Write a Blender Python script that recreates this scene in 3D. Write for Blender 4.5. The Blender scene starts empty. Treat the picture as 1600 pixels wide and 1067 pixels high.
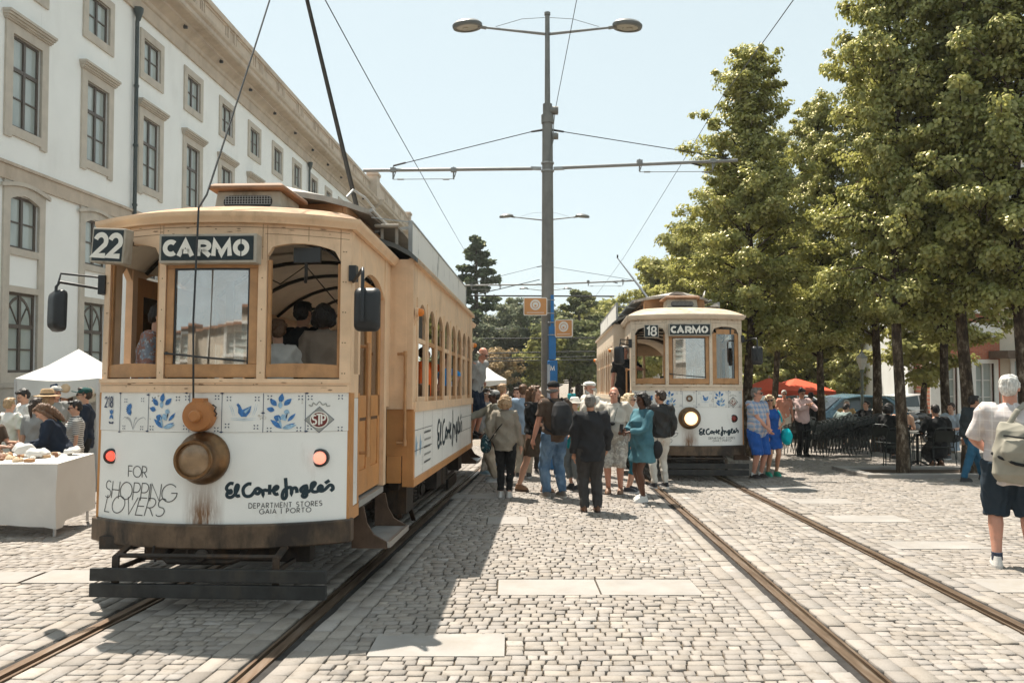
import bpy, bmesh, math, random
import numpy as np
from mathutils import Vector, Matrix, Euler, noise as mnoise
R = math.radians
sin, cos, pi = math.sin, math.cos, math.pi
SC = bpy.context.scene
COL = SC.collection
# ---------------- camera
F = 1244.0; PITCH = R(1.77); EYE = 1.67; K = 0.0289
cam = bpy.data.cameras.new('camera'); cam_o = bpy.data.objects.new('camera', cam); COL.objects.link(cam_o)
cam.sensor_width = 36; cam.lens = 36*F/1600; cam.clip_end = 3000; cam.clip_start = .05
cam_o.location = (0, 0, EYE); cam_o.rotation_euler = (R(90)+PITCH, 0, 0)
SC.camera = cam_o
# ---------------- sky, sun, exposure
SUN_V = Vector((-.24, .40, 1.0)).normalized()
w = bpy.data.worlds.new('World'); SC.world = w; w.use_nodes = True
nt = w.node_tree; nt.nodes.clear()
sky = nt.nodes.new('ShaderNodeTexSky'); sky.sky_type = 'NISHITA'; sky.sun_disc = False
sky.sun_elevation = math.asin(SUN_V.z); sky.sun_rotation = math.atan2(SUN_V.x, SUN_V.y)
sky.altitude = 60; sky.air_density = 1.0; sky.dust_density = 1.0; sky.ozone_density = 1.6
bgn = nt.nodes.new('ShaderNodeBackground'); bgn.inputs[1].default_value = 0.115
wo = nt.nodes.new('ShaderNodeOutputWorld')
hs = nt.nodes.new('ShaderNodeHueSaturation'); hs.inputs['Saturation'].default_value = .5; nt.links.new(sky.outputs[0], hs.inputs['Color'])
hz = nt.nodes.new('ShaderNodeMix'); hz.data_type = 'RGBA'; hz.inputs[0].default_value = .78; hz.inputs[7].default_value = (2.75, 3.25, 3.25, 1)   # thin bright summer haze
nt.links.new(hs.outputs[0], hz.inputs[6]); nt.links.new(hz.outputs[2], bgn.inputs[0]); nt.links.new(bgn.outputs[0], wo.inputs[0])
sl = bpy.data.lights.new('sun', 'SUN'); sl.energy = 4.4; sl.angle = R(.5); sl.color = (1, .925, .81)
so = bpy.data.objects.new('sun', sl); COL.objects.link(so)
so.rotation_euler = (-SUN_V).to_track_quat('-Z', 'Y').to_euler(); so.location = (0, 0, 40)
SC.view_settings.view_transform = 'Standard'; SC.view_settings.look = 'None'
SC.view_settings.exposure = 1.12; SC.view_settings.gamma = 1
SC.render.engine = 'CYCLES'
SC.cycles.max_bounces = 6; SC.cycles.diffuse_bounces = 3; SC.cycles.glossy_bounces = 3
SC.cycles.transmission_bounces = 4; SC.cycles.transparent_max_bounces = 12
SC.cycles.caustics_reflective = False; SC.cycles.caustics_refractive = False
SC.cycles.use_adaptive_sampling = True; SC.cycles.adaptive_threshold = 0.015

# ---------------- pixel <-> place
def gz(y):
    return -K*max(-60, min(75, y))
_fw = Vector((0, cos(PITCH), sin(PITCH))); _up = Vector((0, -sin(PITCH), cos(PITCH))); _rt = Vector((1, 0, 0))
def ray(px, py):
    return _fw*F + _rt*(px-800) + _up*(533.5-py)
def gp(px, py):                                   # pixel -> point on the sloping ground
    r = ray(px, py); s = -EYE/(r.z + K*r.y)
    return Vector((r.x*s, r.y*s, gz(r.y*s)))
def at(px, py, d):                                # pixel at depth d (world y)
    r = ray(px, py); s = d/r.y
    return Vector((r.x*s, d, EYE + r.z*s))

# ---------------- object helpers
def link(o, parent=None):
    COL.objects.link(o)
    if parent is not None: o.parent = parent
    return o
def tag(o, label=None, cat=None, group=None, kind=None):
    if label: o['label'] = label
    if cat: o['category'] = cat
    if group: o['group'] = group
    if kind: o['kind'] = kind
    return o
def empty(name, loc=(0, 0, 0), rz=0, rx=0, label=None, cat=None, group=None):
    o = bpy.data.objects.new(name, None); COL.objects.link(o)
    o.empty_display_size = .2
    o.location = loc; o.rotation_euler = (rx, 0, rz)
    return tag(o, label, cat, group)
def copy_tree(o, parent=None):
    c = o.copy(); COL.objects.link(c)
    if parent is not None: c.parent = parent
    for ch in list(o.children): copy_tree(ch, c)
    return c

class MB:
    """collects faces, links them as ONE mesh object"""
    def __init__(s): s.v = []; s.f = []; s.m = []; s.cur = 0
    def add(s, vs, fs, m=None):
        b = len(s.v); s.v.extend([tuple(x) for x in vs])
        for f in fs: s.f.append([i+b for i in f]); s.m.append(s.cur if m is None else m)
    def box(s, x0, x1, y0, y1, z0, z1, m=None):
        v = [(x0,y0,z0),(x1,y0,z0),(x1,y1,z0),(x0,y1,z0),(x0,y0,z1),(x1,y0,z1),(x1,y1,z1),(x0,y1,z1)]
        s.add(v, [(0,3,2,1),(4,5,6,7),(0,1,5,4),(1,2,6,5),(2,3,7,6),(3,0,4,7)], m)
    def obox(s, c, ax, ay, az, m=None):           # oriented box: centre and three half-axis vectors
        c = Vector(c); ax, ay, az = Vector(ax), Vector(ay), Vector(az)
        v = [c+ax*i+ay*j+az*k for k in (-1,1) for (i,j) in ((-1,-1),(1,-1),(1,1),(-1,1))]
        s.add(v, [(0,3,2,1),(4,5,6,7),(0,1,5,4),(1,2,6,5),(2,3,7,6),(3,0,4,7)], m)
    def bar(s, a, b, w, h, m=None, up=(0,0,1)):   # rectangular bar a->b
        a, b = Vector(a), Vector(b); d = (b-a); L = d.length; d.normalize(); u = Vector(up)
        if abs(d.dot(u)) > .98: u = Vector((0,1,0))
        x = d.cross(u).normalized(); y = x.cross(d).normalized()
        s.obox((a+b)/2, d*(L/2), x*(w/2), y*(h/2), m)
    def tube(s, pts, rad, n=8, m=None, caps=True, el=None):
        pts = [Vector(p) for p in pts]; k = len(pts)
        if not hasattr(rad, '__len__'): rad = [rad]*k
        rings = []; ref = None
        for i, p in enumerate(pts):
            d = (pts[min(i+1,k-1)]-pts[max(i-1,0)])
            if d.length < 1e-9: d = Vector((0,0,1))
            d.normalize()
            if ref is None:
                ref = Vector((1,0,0)) if abs(d.x) < .9 else Vector((0,1,0))
            x = (ref - d*ref.dot(d))
            if x.length < 1e-6: x = Vector((0,1,0)).cross(d)
            x.normalize(); ref = x; y = d.cross(x)
            r = rad[i]
            rings.append([p + x*(cos(2*pi*j/n)*r) + y*(sin(2*pi*j/n)*r*(el or 1)) for j in range(n)])
        v = [q for r_ in rings for q in r_]; f = []
        for i in range(k-1):
            for j in range(n):
                f.append((i*n+j, i*n+(j+1)%n, (i+1)*n+(j+1)%n, (i+1)*n+j))
        if caps:
            f.append(tuple(range(n))[::-1]); f.append(tuple((k-1)*n+j for j in range(n)))
        s.add(v, f, m)
    def loft(s, secs, n=16, m=None):              # sections (x,y,z,rx,ry[,power]) stacked upward (ellipses in xy)
        v = []; f = []; k = len(secs)
        for q in secs:
            x, y, z, rx, ry = q[:5]; pw = q[5] if len(q) > 5 else 1
            for j in range(n):
                a = 2*pi*j/n; c_, s_ = cos(a), sin(a)
                c_ = math.copysign(abs(c_)**pw, c_); s_ = math.copysign(abs(s_)**pw, s_)
                v.append((x+rx*c_, y+ry*s_, z))
        for i in range(k-1):
            for j in range(n):
                f.append((i*n+j, i*n+(j+1)%n, (i+1)*n+(j+1)%n, (i+1)*n+j))
        f.append(tuple(range(n))[::-1]); f.append(tuple((k-1)*n+j for j in range(n)))
        s.add(v, f, m)
    def ell(s, c, rx, ry, rz, rot=None, nu=14, nv=10, m=None):
        c = Vector(c); M = rot or Matrix.Identity(3); v = []; f = []
        for i in range(1, nv):
            t = pi*i/nv
            for j in range(nu):
                a = 2*pi*j/nu
                v.append(c + M @ Vector((rx*sin(t)*cos(a), ry*sin(t)*sin(a), rz*cos(t))))
        top = len(v); v.append(c + M @ Vector((0,0,rz))); bot = len(v); v.append(c + M @ Vector((0,0,-rz)))
        for i in range(nv-2):
            for j in range(nu):
                f.append((i*nu+j, (i+1)*nu+j, (i+1)*nu+(j+1)%nu, i*nu+(j+1)%nu))
        for j in range(nu):
            f.append((top, j, (j+1)%nu)); f.append((bot, (nv-2)*nu+(j+1)%nu, (nv-2)*nu+j))
        s.add(v, f, m)
    def lathe(s, prof, n=24, M=None, m=None, cap=True):   # profile (r,z) round local z; M = Matrix 4x4
        M = M or Matrix.Identity(4); v = []; f = []; k = len(prof)
        for r, z in prof:
            for j in range(n):
                a = 2*pi*j/n; v.append(M @ Vector((r*cos(a), r*sin(a), z)))
        for i in range(k-1):
            for j in range(n):
                f.append((i*n+j, i*n+(j+1)%n, (i+1)*n+(j+1)%n, (i+1)*n+j))
        if cap:
            f.append(tuple(range(n))[::-1]); f.append(tuple((k-1)*n+j for j in range(n)))
        s.add(v, f, m)
    def prism(s, poly, fn, t0, t1, m=None):       # outline poly of 2D points; fn(p, t) -> 3D
        n = len(poly)
        v = [fn(p, t0) for p in poly] + [fn(p, t1) for p in poly]
        f = [tuple(range(n))[::-1], tuple(range(n, 2*n))]
        for i in range(n): f.append((i, (i+1)%n, n+(i+1)%n, n+i))
        s.add(v, f, m)
    def sweep(s, prof, path, frame, m=None, closed_prof=True, caps=True):
        """prof: list of (a,b); path: list of P; frame(i)->(origin, A, B)"""
        n = len(prof); v = []; f = []
        for i in range(len(path)):
            o, A, B = frame(i)
            for a, b in prof: v.append(o + A*a + B*b)
        L = len(path); rng = n if closed_prof else n-1
        for i in range(L-1):
            for j in range(rng):
                f.append((i*n+j, i*n+(j+1)%n, (i+1)*n+(j+1)%n, (i+1)*n+j))
        if caps and closed_prof:
            f.append(tuple(range(n))[::-1]); f.append(tuple((L-1)*n+j for j in range(n)))
        s.add(v, f, m)
    def mesh(s, name, mats, smooth=None):
        me = bpy.data.meshes.new(name); me.from_pydata(s.v, [], s.f)
        for mm in (mats if isinstance(mats, (list, tuple)) else [mats]): me.materials.append(mm)
        if s.m and max(s.m) > 0: me.polygons.foreach_set('material_index', s.m)
        bm = bmesh.new(); bm.from_mesh(me); bmesh.ops.recalc_face_normals(bm, faces=bm.faces); bm.to_mesh(me); bm.free()
        if smooth is not None:
            if smooth >= 180: me.shade_smooth()
            else:
                me.shade_smooth()
                try: me.set_sharp_from_angle(angle=R(smooth))
                except Exception: pass
        me.update(); return me
    def build(s, name, mats, parent=None, smooth=None, bevel=0, loc=None):
        o = bpy.data.objects.new(name, s.mesh(name, mats, smooth)); link(o, parent)
        if loc is not None: o.location = loc
        if bevel:
            b = o.modifiers.new('bevel', 'BEVEL'); b.width = bevel; b.segments = 2; b.limit_method = 'ANGLE'; b.angle_limit = R(50)
            b.harden_normals = False
        return o

# ---------------- materials
MATS = {}
def srgb(r, g, b):
    f = lambda c: (c/255/12.92) if c/255 <= .04045 else ((c/255+.055)/1.055)**2.4
    return (f(r), f(g), f(b))
class NT:
    def __init__(s, name):
        s.mat = bpy.data.materials.new(name); s.mat.use_nodes = True; s.t = s.mat.node_tree; s.t.nodes.clear()
        s.out = s.n('ShaderNodeOutputMaterial'); s.b = s.n('ShaderNodeBsdfPrincipled'); s.l(s.b.outputs[0], s.out.inputs[0])
    def n(s, ty, **kw):
        x = s.t.nodes.new(ty)
        for k, v in kw.items(): setattr(x, k, v)
        return x
    def l(s, a, b): s.t.links.new(a, b)
    def coord(s, which='Object'): return s.n('ShaderNodeTexCoord').outputs[which]
    def mapping(s, vec, scale=(1,1,1), rot=(0,0,0), loc=(0,0,0)):
        m = s.n('ShaderNodeMapping'); m.inputs['Scale'].default_value = scale; m.inputs['Rotation'].default_value = rot; m.inputs['Location'].default_value = loc
        s.l(vec, m.inputs[0]); return m.outputs[0]
    def noise(s, vec, scale, detail=4, rough=.55, out='Fac', dist=0):
        x = s.n('ShaderNodeTexNoise'); x.inputs['Scale'].default_value = scale; x.inputs['Detail'].default_value = detail
        x.inputs['Roughness'].default_value = rough; x.inputs['Distortion'].default_value = dist
        s.l(vec, x.inputs['Vector']); return x.outputs[out]
    def ramp(s, fac, stops, interp='LINEAR'):
        x = s.n('ShaderNodeValToRGB'); x.color_ramp.interpolation = interp; e = x.color_ramp.elements
        while len(e) < len(stops): e.new(.5)
        for i, (p, c) in enumerate(stops):
            e[i].position = p; e[i].color = (c if hasattr(c, '__len__') else (c, c, c))[:3] + (1,) if hasattr(c, '__len__') else (c, c, c, 1)
        s.l(fac, x.inputs[0]); return x.outputs[0]
    def mix(s, fac, a, b, mode='MIX'):
        x = s.n('ShaderNodeMix', data_type='RGBA', blend_type=mode)
        for sock, val in ((x.inputs[0], fac), (x.inputs[6], a), (x.inputs[7], b)):
            if isinstance(val, (int, float)): sock.default_value = val
            elif isinstance(val, (tuple, list)): sock.default_value = tuple(val)[:3]+(1,)
            else: s.l(val, sock)
        return x.outputs[2]
    def math(s, op, a, b=None, c=None, clamp=False):
        x = s.n('ShaderNodeMath', operation=op, use_clamp=clamp)
        for i, val in enumerate((a, b, c)):
            if val is None: continue
            if isinstance(val, (int, float)): x.inputs[i].default_value = val
            else: s.l(val, x.inputs[i])
        return x.outputs[0]
    def attr(s, name, out='Color'):
        x = s.n('ShaderNodeAttribute'); x.attribute_name = name; return x.outputs[out]
    def bump(s, h, strength=.3, dist=.02):
        x = s.n('ShaderNodeBump'); x.inputs['Strength'].default_value = strength; x.inputs['Distance'].default_value = dist
        s.l(h, x.inputs['Height']); s.l(x.outputs[0], s.b.inputs['Normal'])
    def set(s, col=None, rough=None, metal=None, spec=None):
        for k, v in (('Base Color', col), ('Roughness', rough), ('Metallic', metal), ('Specular IOR Level', spec)):
            if v is None: continue
            if isinstance(v, (int, float)): s.b.inputs[k].default_value = v
            elif isinstance(v, (tuple, list)): s.b.inputs[k].default_value = tuple(v)[:3]+(1,)
            else: s.l(v, s.b.inputs[k])
        return s
def mat(name, col, rough=.6, metal=0, var=.18, scale=6, spec=.4, bump=0, bscale=60, dirt=None, dscale=3, dlo=.5, dhi=.75):
    """painted / plain surface with tonal variation, optional stains of a second colour"""
    if name in MATS: return MATS[name]
    t = NT(name); v = t.coord()
    n = t.noise(v, scale, 6, .6)
    c = t.mix(t.ramp(n, [(.3, 0), (.7, 1)]), tuple(x*(1-var) for x in col), tuple(min(1, x*(1+var)) for x in col))
    if dirt is not None:
        d = t.noise(t.mapping(v, (1,1,.35)), dscale, 8, .68)
        c = t.mix(t.ramp(d, [(dlo, 0), (dhi, 1)]), c, dirt)
    t.set(c, t.math('MULTIPLY_ADD', n, .25, rough-.12), metal, spec)
    if bump: t.bump(t.noise(v, bscale, 3), bump, .01)
    MATS[name] = t.mat; return t.mat
# ================= GROUND, RAILS, SETTS, SLABS
rnd = random.Random(7); npr = np.random.RandomState(7)
def line2(p, q):
    a, b = gp(*p), gp(*q); k = (b.x-a.x)/(b.y-a.y)
    return (a.x - k*a.y, k)                       # X = c + k*Y
L_R = line2((600, 867), (375, 1067)); L_L = (L_R[0]-1.46, L_R[1])
R_L = line2((1037, 773), (1375, 1067)); R_R = (R_L[0]+1.46, R_L[1])
RAILS = [L_L, L_R, R_L, R_R]
def mat_ground():
    t = NT('cobbled_ground'); v = t.coord()
    br = t.n('ShaderNodeTexBrick'); br.offset = .5; br.inputs['Scale'].default_value = 1
    br.inputs['Mortar Size'].default_value = .008; br.inputs['Brick Width'].default_value = .13; br.inputs['Row Height'].default_value = .098
    br.inputs['Color1'].default_value = (.235,.20,.16,1); br.inputs['Color2'].default_value = (.315,.27,.225,1); br.inputs['Mortar'].default_value = (.07,.058,.042,1)
    t.l(t.mapping(v, rot=(0,0,.02)), br.inputs['Vector'])
    big = t.noise(v, .35, 4); c = t.mix(t.ramp(big, [(.3,0),(.7,1)]), br.outputs['Color'], (.27,.235,.20), 'MIX')
    c2 = t.mix(.35, br.outputs['Color'], c)
    sep = t.n('ShaderNodeSeparateXYZ'); t.l(v, sep.inputs[0])
    near = t.math('MULTIPLY_ADD', sep.outputs['Y'], 1/1.5, -22.6/1.5, clamp=True)   # joint sand under the laid setts, coursed setts beyond them
    sand = t.mix(t.ramp(t.noise(v, 9, 6), [(.3,0),(.7,1)]), (.035,.028,.020), (.105,.08,.052))
    t.set(t.mix(near, sand, c2), .85, 0, .25)
    return t.mat
def ground_sheet():
    mb = MB(); ys = [-60, -20, 0, 10, 23.2, 40, 75, 160, 1500]; xs = [-900, -60, -14, 0, 14, 60, 900]
    vs = [(x, y, gz(y)-(.022 if y < 24 else 0)) for y in ys for x in xs]; n = len(xs)
    mb.add(vs, [(i*n+j, i*n+j+1, (i+1)*n+j+1, (i+1)*n+j) for i in range(len(ys)-1) for j in range(n-1)])
    return tag(mb.build('ground', mat_ground()), 'pale granite cobbled square falling gently away from the viewer', 'ground', kind='structure')
ground_sheet()

SLABS = []        # (x0,x1,y0,y1) flush granite crossing slabs
for (xa, ya, xb, yb) in ((776,905,940,930),(940,905,1102,930),(570,990,790,1026),(760,807,826,819),(1404,845,1552,858),(1310,805,1430,816),
                         (1250,779,1342,787),(1206,759,1282,766),(1558,904,1760,926),(30,890,147,911),(-90,893,26,911),(700,770,790,779)):
    p, q, s_ = gp(xa, ya), gp(xa, yb), gp(xb, yb)
    SLABS.append((q.x, s_.x, q.y, p.y))
def mat_sett():
    t = NT('granite_setts'); v = t.coord()
    tint = t.attr('tint'); g = t.noise(v, 2.2, 5); fine = t.noise(v, 140, 4, .7); st = t.noise(v, 11, 6, .65)
    c = t.mix(.28, tint, t.ramp(fine, [(.25, (.16,.14,.12)), (.75, (.62,.55,.48))]))
    c = t.mix(t.ramp(g, [(.35, 0), (.75, .45)]), c, (.20,.17,.145))
    c = t.mix(t.ramp(st, [(.53, 0), (.72, .55)]), c, (.15,.12,.09))
    t.set(c, t.math('MULTIPLY_ADD', fine, .3, .58), 0, .35)
    t.bump(t.math('ADD', fine, t.noise(v, 28, 3)), .5, .006)
    return t.mat
def setts():
    V = []; T = []
    def stone(x00, x10, x01, x11, y0, y1, tint, hz):
        """corner xs on the near edge (x00,x10) and far edge (x01,x11)"""
        g = .0052; e = .0042
        zz = npr.normal(0, .0028)+hz
        j = npr.uniform(-.006, .006, 8)
        tx, ty = npr.normal(0, .009, 2)
        b = [(x00+g+j[0], y0+g+j[1]), (x10-g+j[2], y0+g+j[3]), (x11-g+j[4], y1-g+j[5]), (x01+g+j[6], y1-g+j[7])]
        cx = (x00+x10+x01+x11)/4; cy = (y0+y1)/2
        top = []
        for (x, y) in b:
            dx, dy = cx-x, cy-y
            k = e/max(.03, math.hypot(dx, dy)); top.append((x+dx*k*1.2, y+dy*k*1.2))
        for (x, y) in b: V.append((x, y, -K*y-.024))
        for (x, y) in b: V.append((x, y, -K*y-.006+zz))
        for (x, y) in top: V.append((x, y, -K*y+zz+tx*(x-cx)*.9+ty*(y-cy)*.9))
        T.append(tint)
    def tint():
        b = npr.normal(.236, .036); wv = npr.uniform(-.4, 1.3); b = max(.13, b)
        if npr.rand() < .05: b *= 1.25
        if npr.rand() < .05: b *= .7
        return (b*(1.02+.045*wv), b*(.94+.01*wv), b*(.875-.045*wv))
    # ring of long setts beside every rail
    BW = .135
    for c, k in RAILS:
        for side in (-1, 1):
            for row in (0, 1):
                o = side*(.10+BW*row); o2 = side*(.10+BW*(row+1)); y = 2.2 + npr.uniform(0, .2)
                while y < 24:
                    ln = npr.uniform(.17, .30)
                    a, b = sorted((o, o2))
                    stone(c+k*y+a, c+k*y+b, c+k*(y+ln)+a, c+k*(y+ln)+b, y, y+ln, tint(), 0); y += ln
    y = 2.4; lim = .10+2*BW
    while y < 23.6:
        h = npr.uniform(.084, .10)
        x0, x1 = -(.72*y+1.4), .72*y+1.4; x0 = max(x0, -13); x1 = min(x1, 15)
        # edges as functions of y: list of (left(y), right(y))
        cuts = [[(0, x0)], ]
        ed = []
        L = lambda v: (lambda yy, v=v: v)
        bounds = [L(x0)]
        for c, k in RAILS:
            bounds.append(lambda yy, c=c, k=k: c+k*yy-lim); bounds.append(lambda yy, c=c, k=k: c+k*yy+lim)
        bounds.append(L(x1))
        spans = [(bounds[i], bounds[i+1]) for i in range(0, len(bounds), 2)]
        for fa, fb in spans:
            sub = [(fa, fb)]
            for (sx0, sx1, sy0, sy1) in SLABS:
                if sy0 < y+h*.5 < sy1:
                    ns = []
                    for (a, b) in sub:
                        A, B = a(y), b(y)
                        if sx1 <= A or sx0 >= B: ns.append((a, b)); continue
                        if sx0 > A+.05: ns.append((a, L(sx0)))
                        if sx1 < B-.05: ns.append((L(sx1), b))
                    sub = ns
            for (a, b) in sub:
                a0, b0, a1, b1 = a(y), b(y), a(y+h), b(y+h)
                if b0-a0 < .06 or b0 < x0 or a0 > x1: continue
                n = max(1, int(round((b0-a0)/.110))); cut = np.cumsum(npr.uniform(.65, 1.4, n)); cut = np.concatenate([[0], cut/cut[-1]])
                wv = .012*math.sin(a0*3+y*2)
                for i in range(n):
                    s0, s1 = cut[i], cut[i+1]
                    xm = a0+(b0-a0)*(s0+s1)/2
                    dy = .012*math.sin(xm*1.1+y*.9)+.005*math.sin(xm*4.1-y*2.3)
                    stone(a0+(b0-a0)*s0, a0+(b0-a0)*s1, a1+(b1-a1)*s0, a1+(b1-a1)*s1, y+dy, y+h+dy, tint(), 0)
        y += h
    V = np.array(V, dtype=np.float32); n = len(T)
    base = np.arange(n)*12
    q = np.array([[0,1,5,4],[1,2,6,5],[2,3,7,6],[3,0,4,7],[4,5,9,8],[5,6,10,9],[6,7,11,10],[7,4,8,11],[8,9,10,11]])
    Fc = (base[:, None, None]+q[None]).reshape(-1, 4)
    me = bpy.data.meshes.new('cobblestones'); me.vertices.add(len(V)); me.vertices.foreach_set('co', V.ravel())
    me.loops.add(Fc.size); me.loops.foreach_set('vertex_index', Fc.ravel().astype(np.int32))
    me.polygons.add(len(Fc)); me.polygons.foreach_set('loop_start', np.arange(0, Fc.size, 4, dtype=np.int32))
    at_ = me.color_attributes.new('tint', 'FLOAT_COLOR', 'POINT')
    c = np.repeat(np.concatenate([np.array(T, dtype=np.float32), np.ones((n, 1), np.float32)], 1), 12, 0)
    at_.data.foreach_set('color', c.ravel()); me.update(calc_edges=True); me.validate()
    me.materials.append(mat_sett())
    o = bpy.data.objects.new('cobblestones', me); COL.objects.link(o)
    tag(o, 'pale granite setts laid in rows across the square and along the rails', 'paving', kind='structure')
setts()
M_slab = mat('granite_slab', (.29,.27,.25), .7, 0, .12, 3, .3, .3, 90, (.25,.22,.185), 2.5, .5, .8)
for i, (x0, x1, y0, y1) in enumerate(SLABS):
    mb = MB(); g = .008
    for zt in (0,):
        mb.add([(x0+g,y0+g,-K*y0-.02),(x1-g,y0+g,-K*y0-.02),(x1-g,y1-g,-K*y1-.02),(x0+g,y1-g,-K*y1-.02),
                (x0+g,y0+g,-K*y0+.003),(x1-g,y0+g,-K*y0+.003),(x1-g,y1-g,-K*y1+.003),(x0+g,y1-g,-K*y1+.003)],
               [(0,3,2,1),(4,5,6,7),(0,1,5,4),(1,2,6,5),(2,3,7,6),(3,0,4,7)])
    o = mb.build('paving_slab', M_slab); tag(o, 'pale flush granite slab set among the cobbles', 'slab', 'flush granite slabs', kind='structure')
def mat_rail():
    t = NT('rail_steel'); v = t.coord()
    n = t.noise(t.mapping(v, (8, .8, 8)), 3, 6); c = t.ramp(n, [(.3, (.13,.085,.055)), (.55, (.24,.17,.12)), (.8, (.34,.28,.23))])
    t.set(c, .42, .7, .5); t.bump(n, .15, .004); return t.mat
M_rail = mat_rail(); M_groove = mat('rail_bed', (.035,.032,.03), .8, 0, .4, 14, .2)
for c, k in RAILS:
    mb = MB(); y0, y1 = 1.5, 62
    def strip(a, b, z0, z1, m):
        vs = []
        for y in (y0, 24, y1):
            x = c+k*y
            vs += [(x+a, y, -K*y+z0), (x+b, y, -K*y+z0), (x+b, y, -K*y+z1), (x+a, y, -K*y+z1)]
        f = [(3,2,1,0),(8,9,10,11)]
        for i in (0, 4):
            for j in range(4): f.append((i+j, i+(j+1)%4, i+4+(j+1)%4, i+4+j))
        mb.add(vs, f, m)
    sg = 1 if c in (L_L[0], R_L[0]) else -1      # groove on the gauge side
    ab = lambda p, q: (min(sg*p, sg*q), max(sg*p, sg*q))
    strip(*ab(-.098, -.042), -.05, -.012, 1)
    strip(*ab(-.041, .022), -.05, .004, 0)
    strip(*ab(.0225, .058), -.05, -.032, 1)
    strip(*ab(.0585, .078), -.05, -.001, 0)
    strip(*ab(.0785, .098), -.05, -.014, 1)
    o = mb.build('tram_rail', [M_rail, M_groove]); tag(o, 'rusty grooved steel tram rail sunk in the cobbles', 'rail', 'grooved rails of the two tracks', kind='structure')
# ================= LETTERING (stroke alphabet; drawn as flat ribbons laid on a surface)
def arc(cx, cy, rx, ry, a0, a1, n=12):
    return [(cx+rx*cos(R(a0+(a1-a0)*i/n)), cy+ry*sin(R(a0+(a1-a0)*i/n))) for i in range(n+1)]
GL = {  # glyph: (width, strokes) in a box 1 high
 'A': (.74, [[(0,0),(.37,1),(.74,0)], [(.14,.34),(.60,.34)]]),
 'B': (.55, [[(0,0),(0,1),(.25,1)]+arc(.25,.76,.24,.24,90,-90,8)+[(0,.52),(.27,.52)]+arc(.27,.26,.27,.26,90,-90,8)+[(0,0)]]),
 'C': (.80, [arc(.5,.5,.5,.5,48,312,22)]),
 'D': (.72, [[(0,0),(0,1),(.22,1)]+arc(.22,.5,.5,.5,90,-90,16)+[(0,0)]]),
 'E': (.50, [[(.5,0),(0,0),(0,1),(.5,1)], [(0,.52),(.44,.52)]]),
 'F': (.48, [[(0,0),(0,1),(.48,1)], [(0,.52),(.42,.52)]]),
 'G': (.92, [arc(.5,.5,.5,.5,42,360,24)+[(.62,.5)]]),
 'H': (.62, [[(0,0),(0,1)], [(.62,0),(.62,1)], [(0,.5),(.62,.5)]]),
 'I': (.0, [[(0,0),(0,1)]]),
 '|': (.0, [[(0,-.1),(0,1.05)]]),
 'L': (.42, [[(0,1),(0,0),(.42,0)]]),
 'M': (.84, [[(0,0),(.06,1),(.42,.15),(.78,1),(.84,0)]]),
 'N': (.66, [[(0,0),(0,1),(.66,0),(.66,1)]]),
 'O': (.96, [arc(.48,.5,.48,.5,90,450,28)]),
 'P': (.50, [[(0,0),(0,1),(.24,1)]+arc(.24,.73,.26,.27,90,-90,10)+[(0,.46)]]),
 'R': (.54, [[(0,0),(0,1),(.24,1)]+arc(.24,.73,.26,.27,90,-90,10)+[(0,.46)], [(.2,.46),(.54,0)]]),
 'S': (.52, [arc(.26,.75,.24,.25,40,270,12)+arc(.26,.25,.26,.25,90,-140,12)]),
 'T': (.60, [[(.3,0),(.3,1)], [(0,1),(.6,1)]]),
 'V': (.70, [[(0,1),(.35,0),(.70,1)]]),
 '1': (.30, [[(0,.78),(.24,1),(.24,0)]]),
 '2': (.60, [arc(.3,.69,.29,.31,165,-30,14)+[(.0,0),(.62,0)]]),
 '8': (.60, [arc(.3,.745,.235,.255,-90,270,18), arc(.3,.245,.29,.255,90,450,18)]),
 ' ': (.35, []),
}
def text_strokes(txt, x, y, h, gap=.18, slant=0, wscale=1):
    """polylines of a line of text whose lower left corner is (x, y); also its width"""
    out = []; cx = 0
    for ch in txt:
        w_, st = GL[ch]
        for s in st:
            out.append([(x+((cx+p[0]*wscale)+slant*p[1])*h, y+p[1]*h) for p in s])
        cx += w_*wscale+gap
    return out, (cx-gap)*h
def text_width(txt, h, gap=.18, wscale=1): return text_strokes(txt, 0, 0, h, gap, 0, wscale)[1]
def smooth_line(pts, n=5):
    """Catmull-Rom through the points"""
    o = []; k = len(pts)
    for i in range(k-1):
        p0, p1, p2, p3 = pts[max(0,i-1)], pts[i], pts[i+1], pts[min(k-1,i+2)]
        for j in range(n):
            t = j/n
            o.append(tuple(.5*((2*p1[a])+(-p0[a]+p2[a])*t+(2*p0[a]-5*p1[a]+4*p2[a]-p3[a])*t*t+(-p0[a]+3*p1[a]-3*p2[a]+p3[a])*t**3) for a in (0,1)))
    return o+[tuple(pts[-1])]
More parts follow.
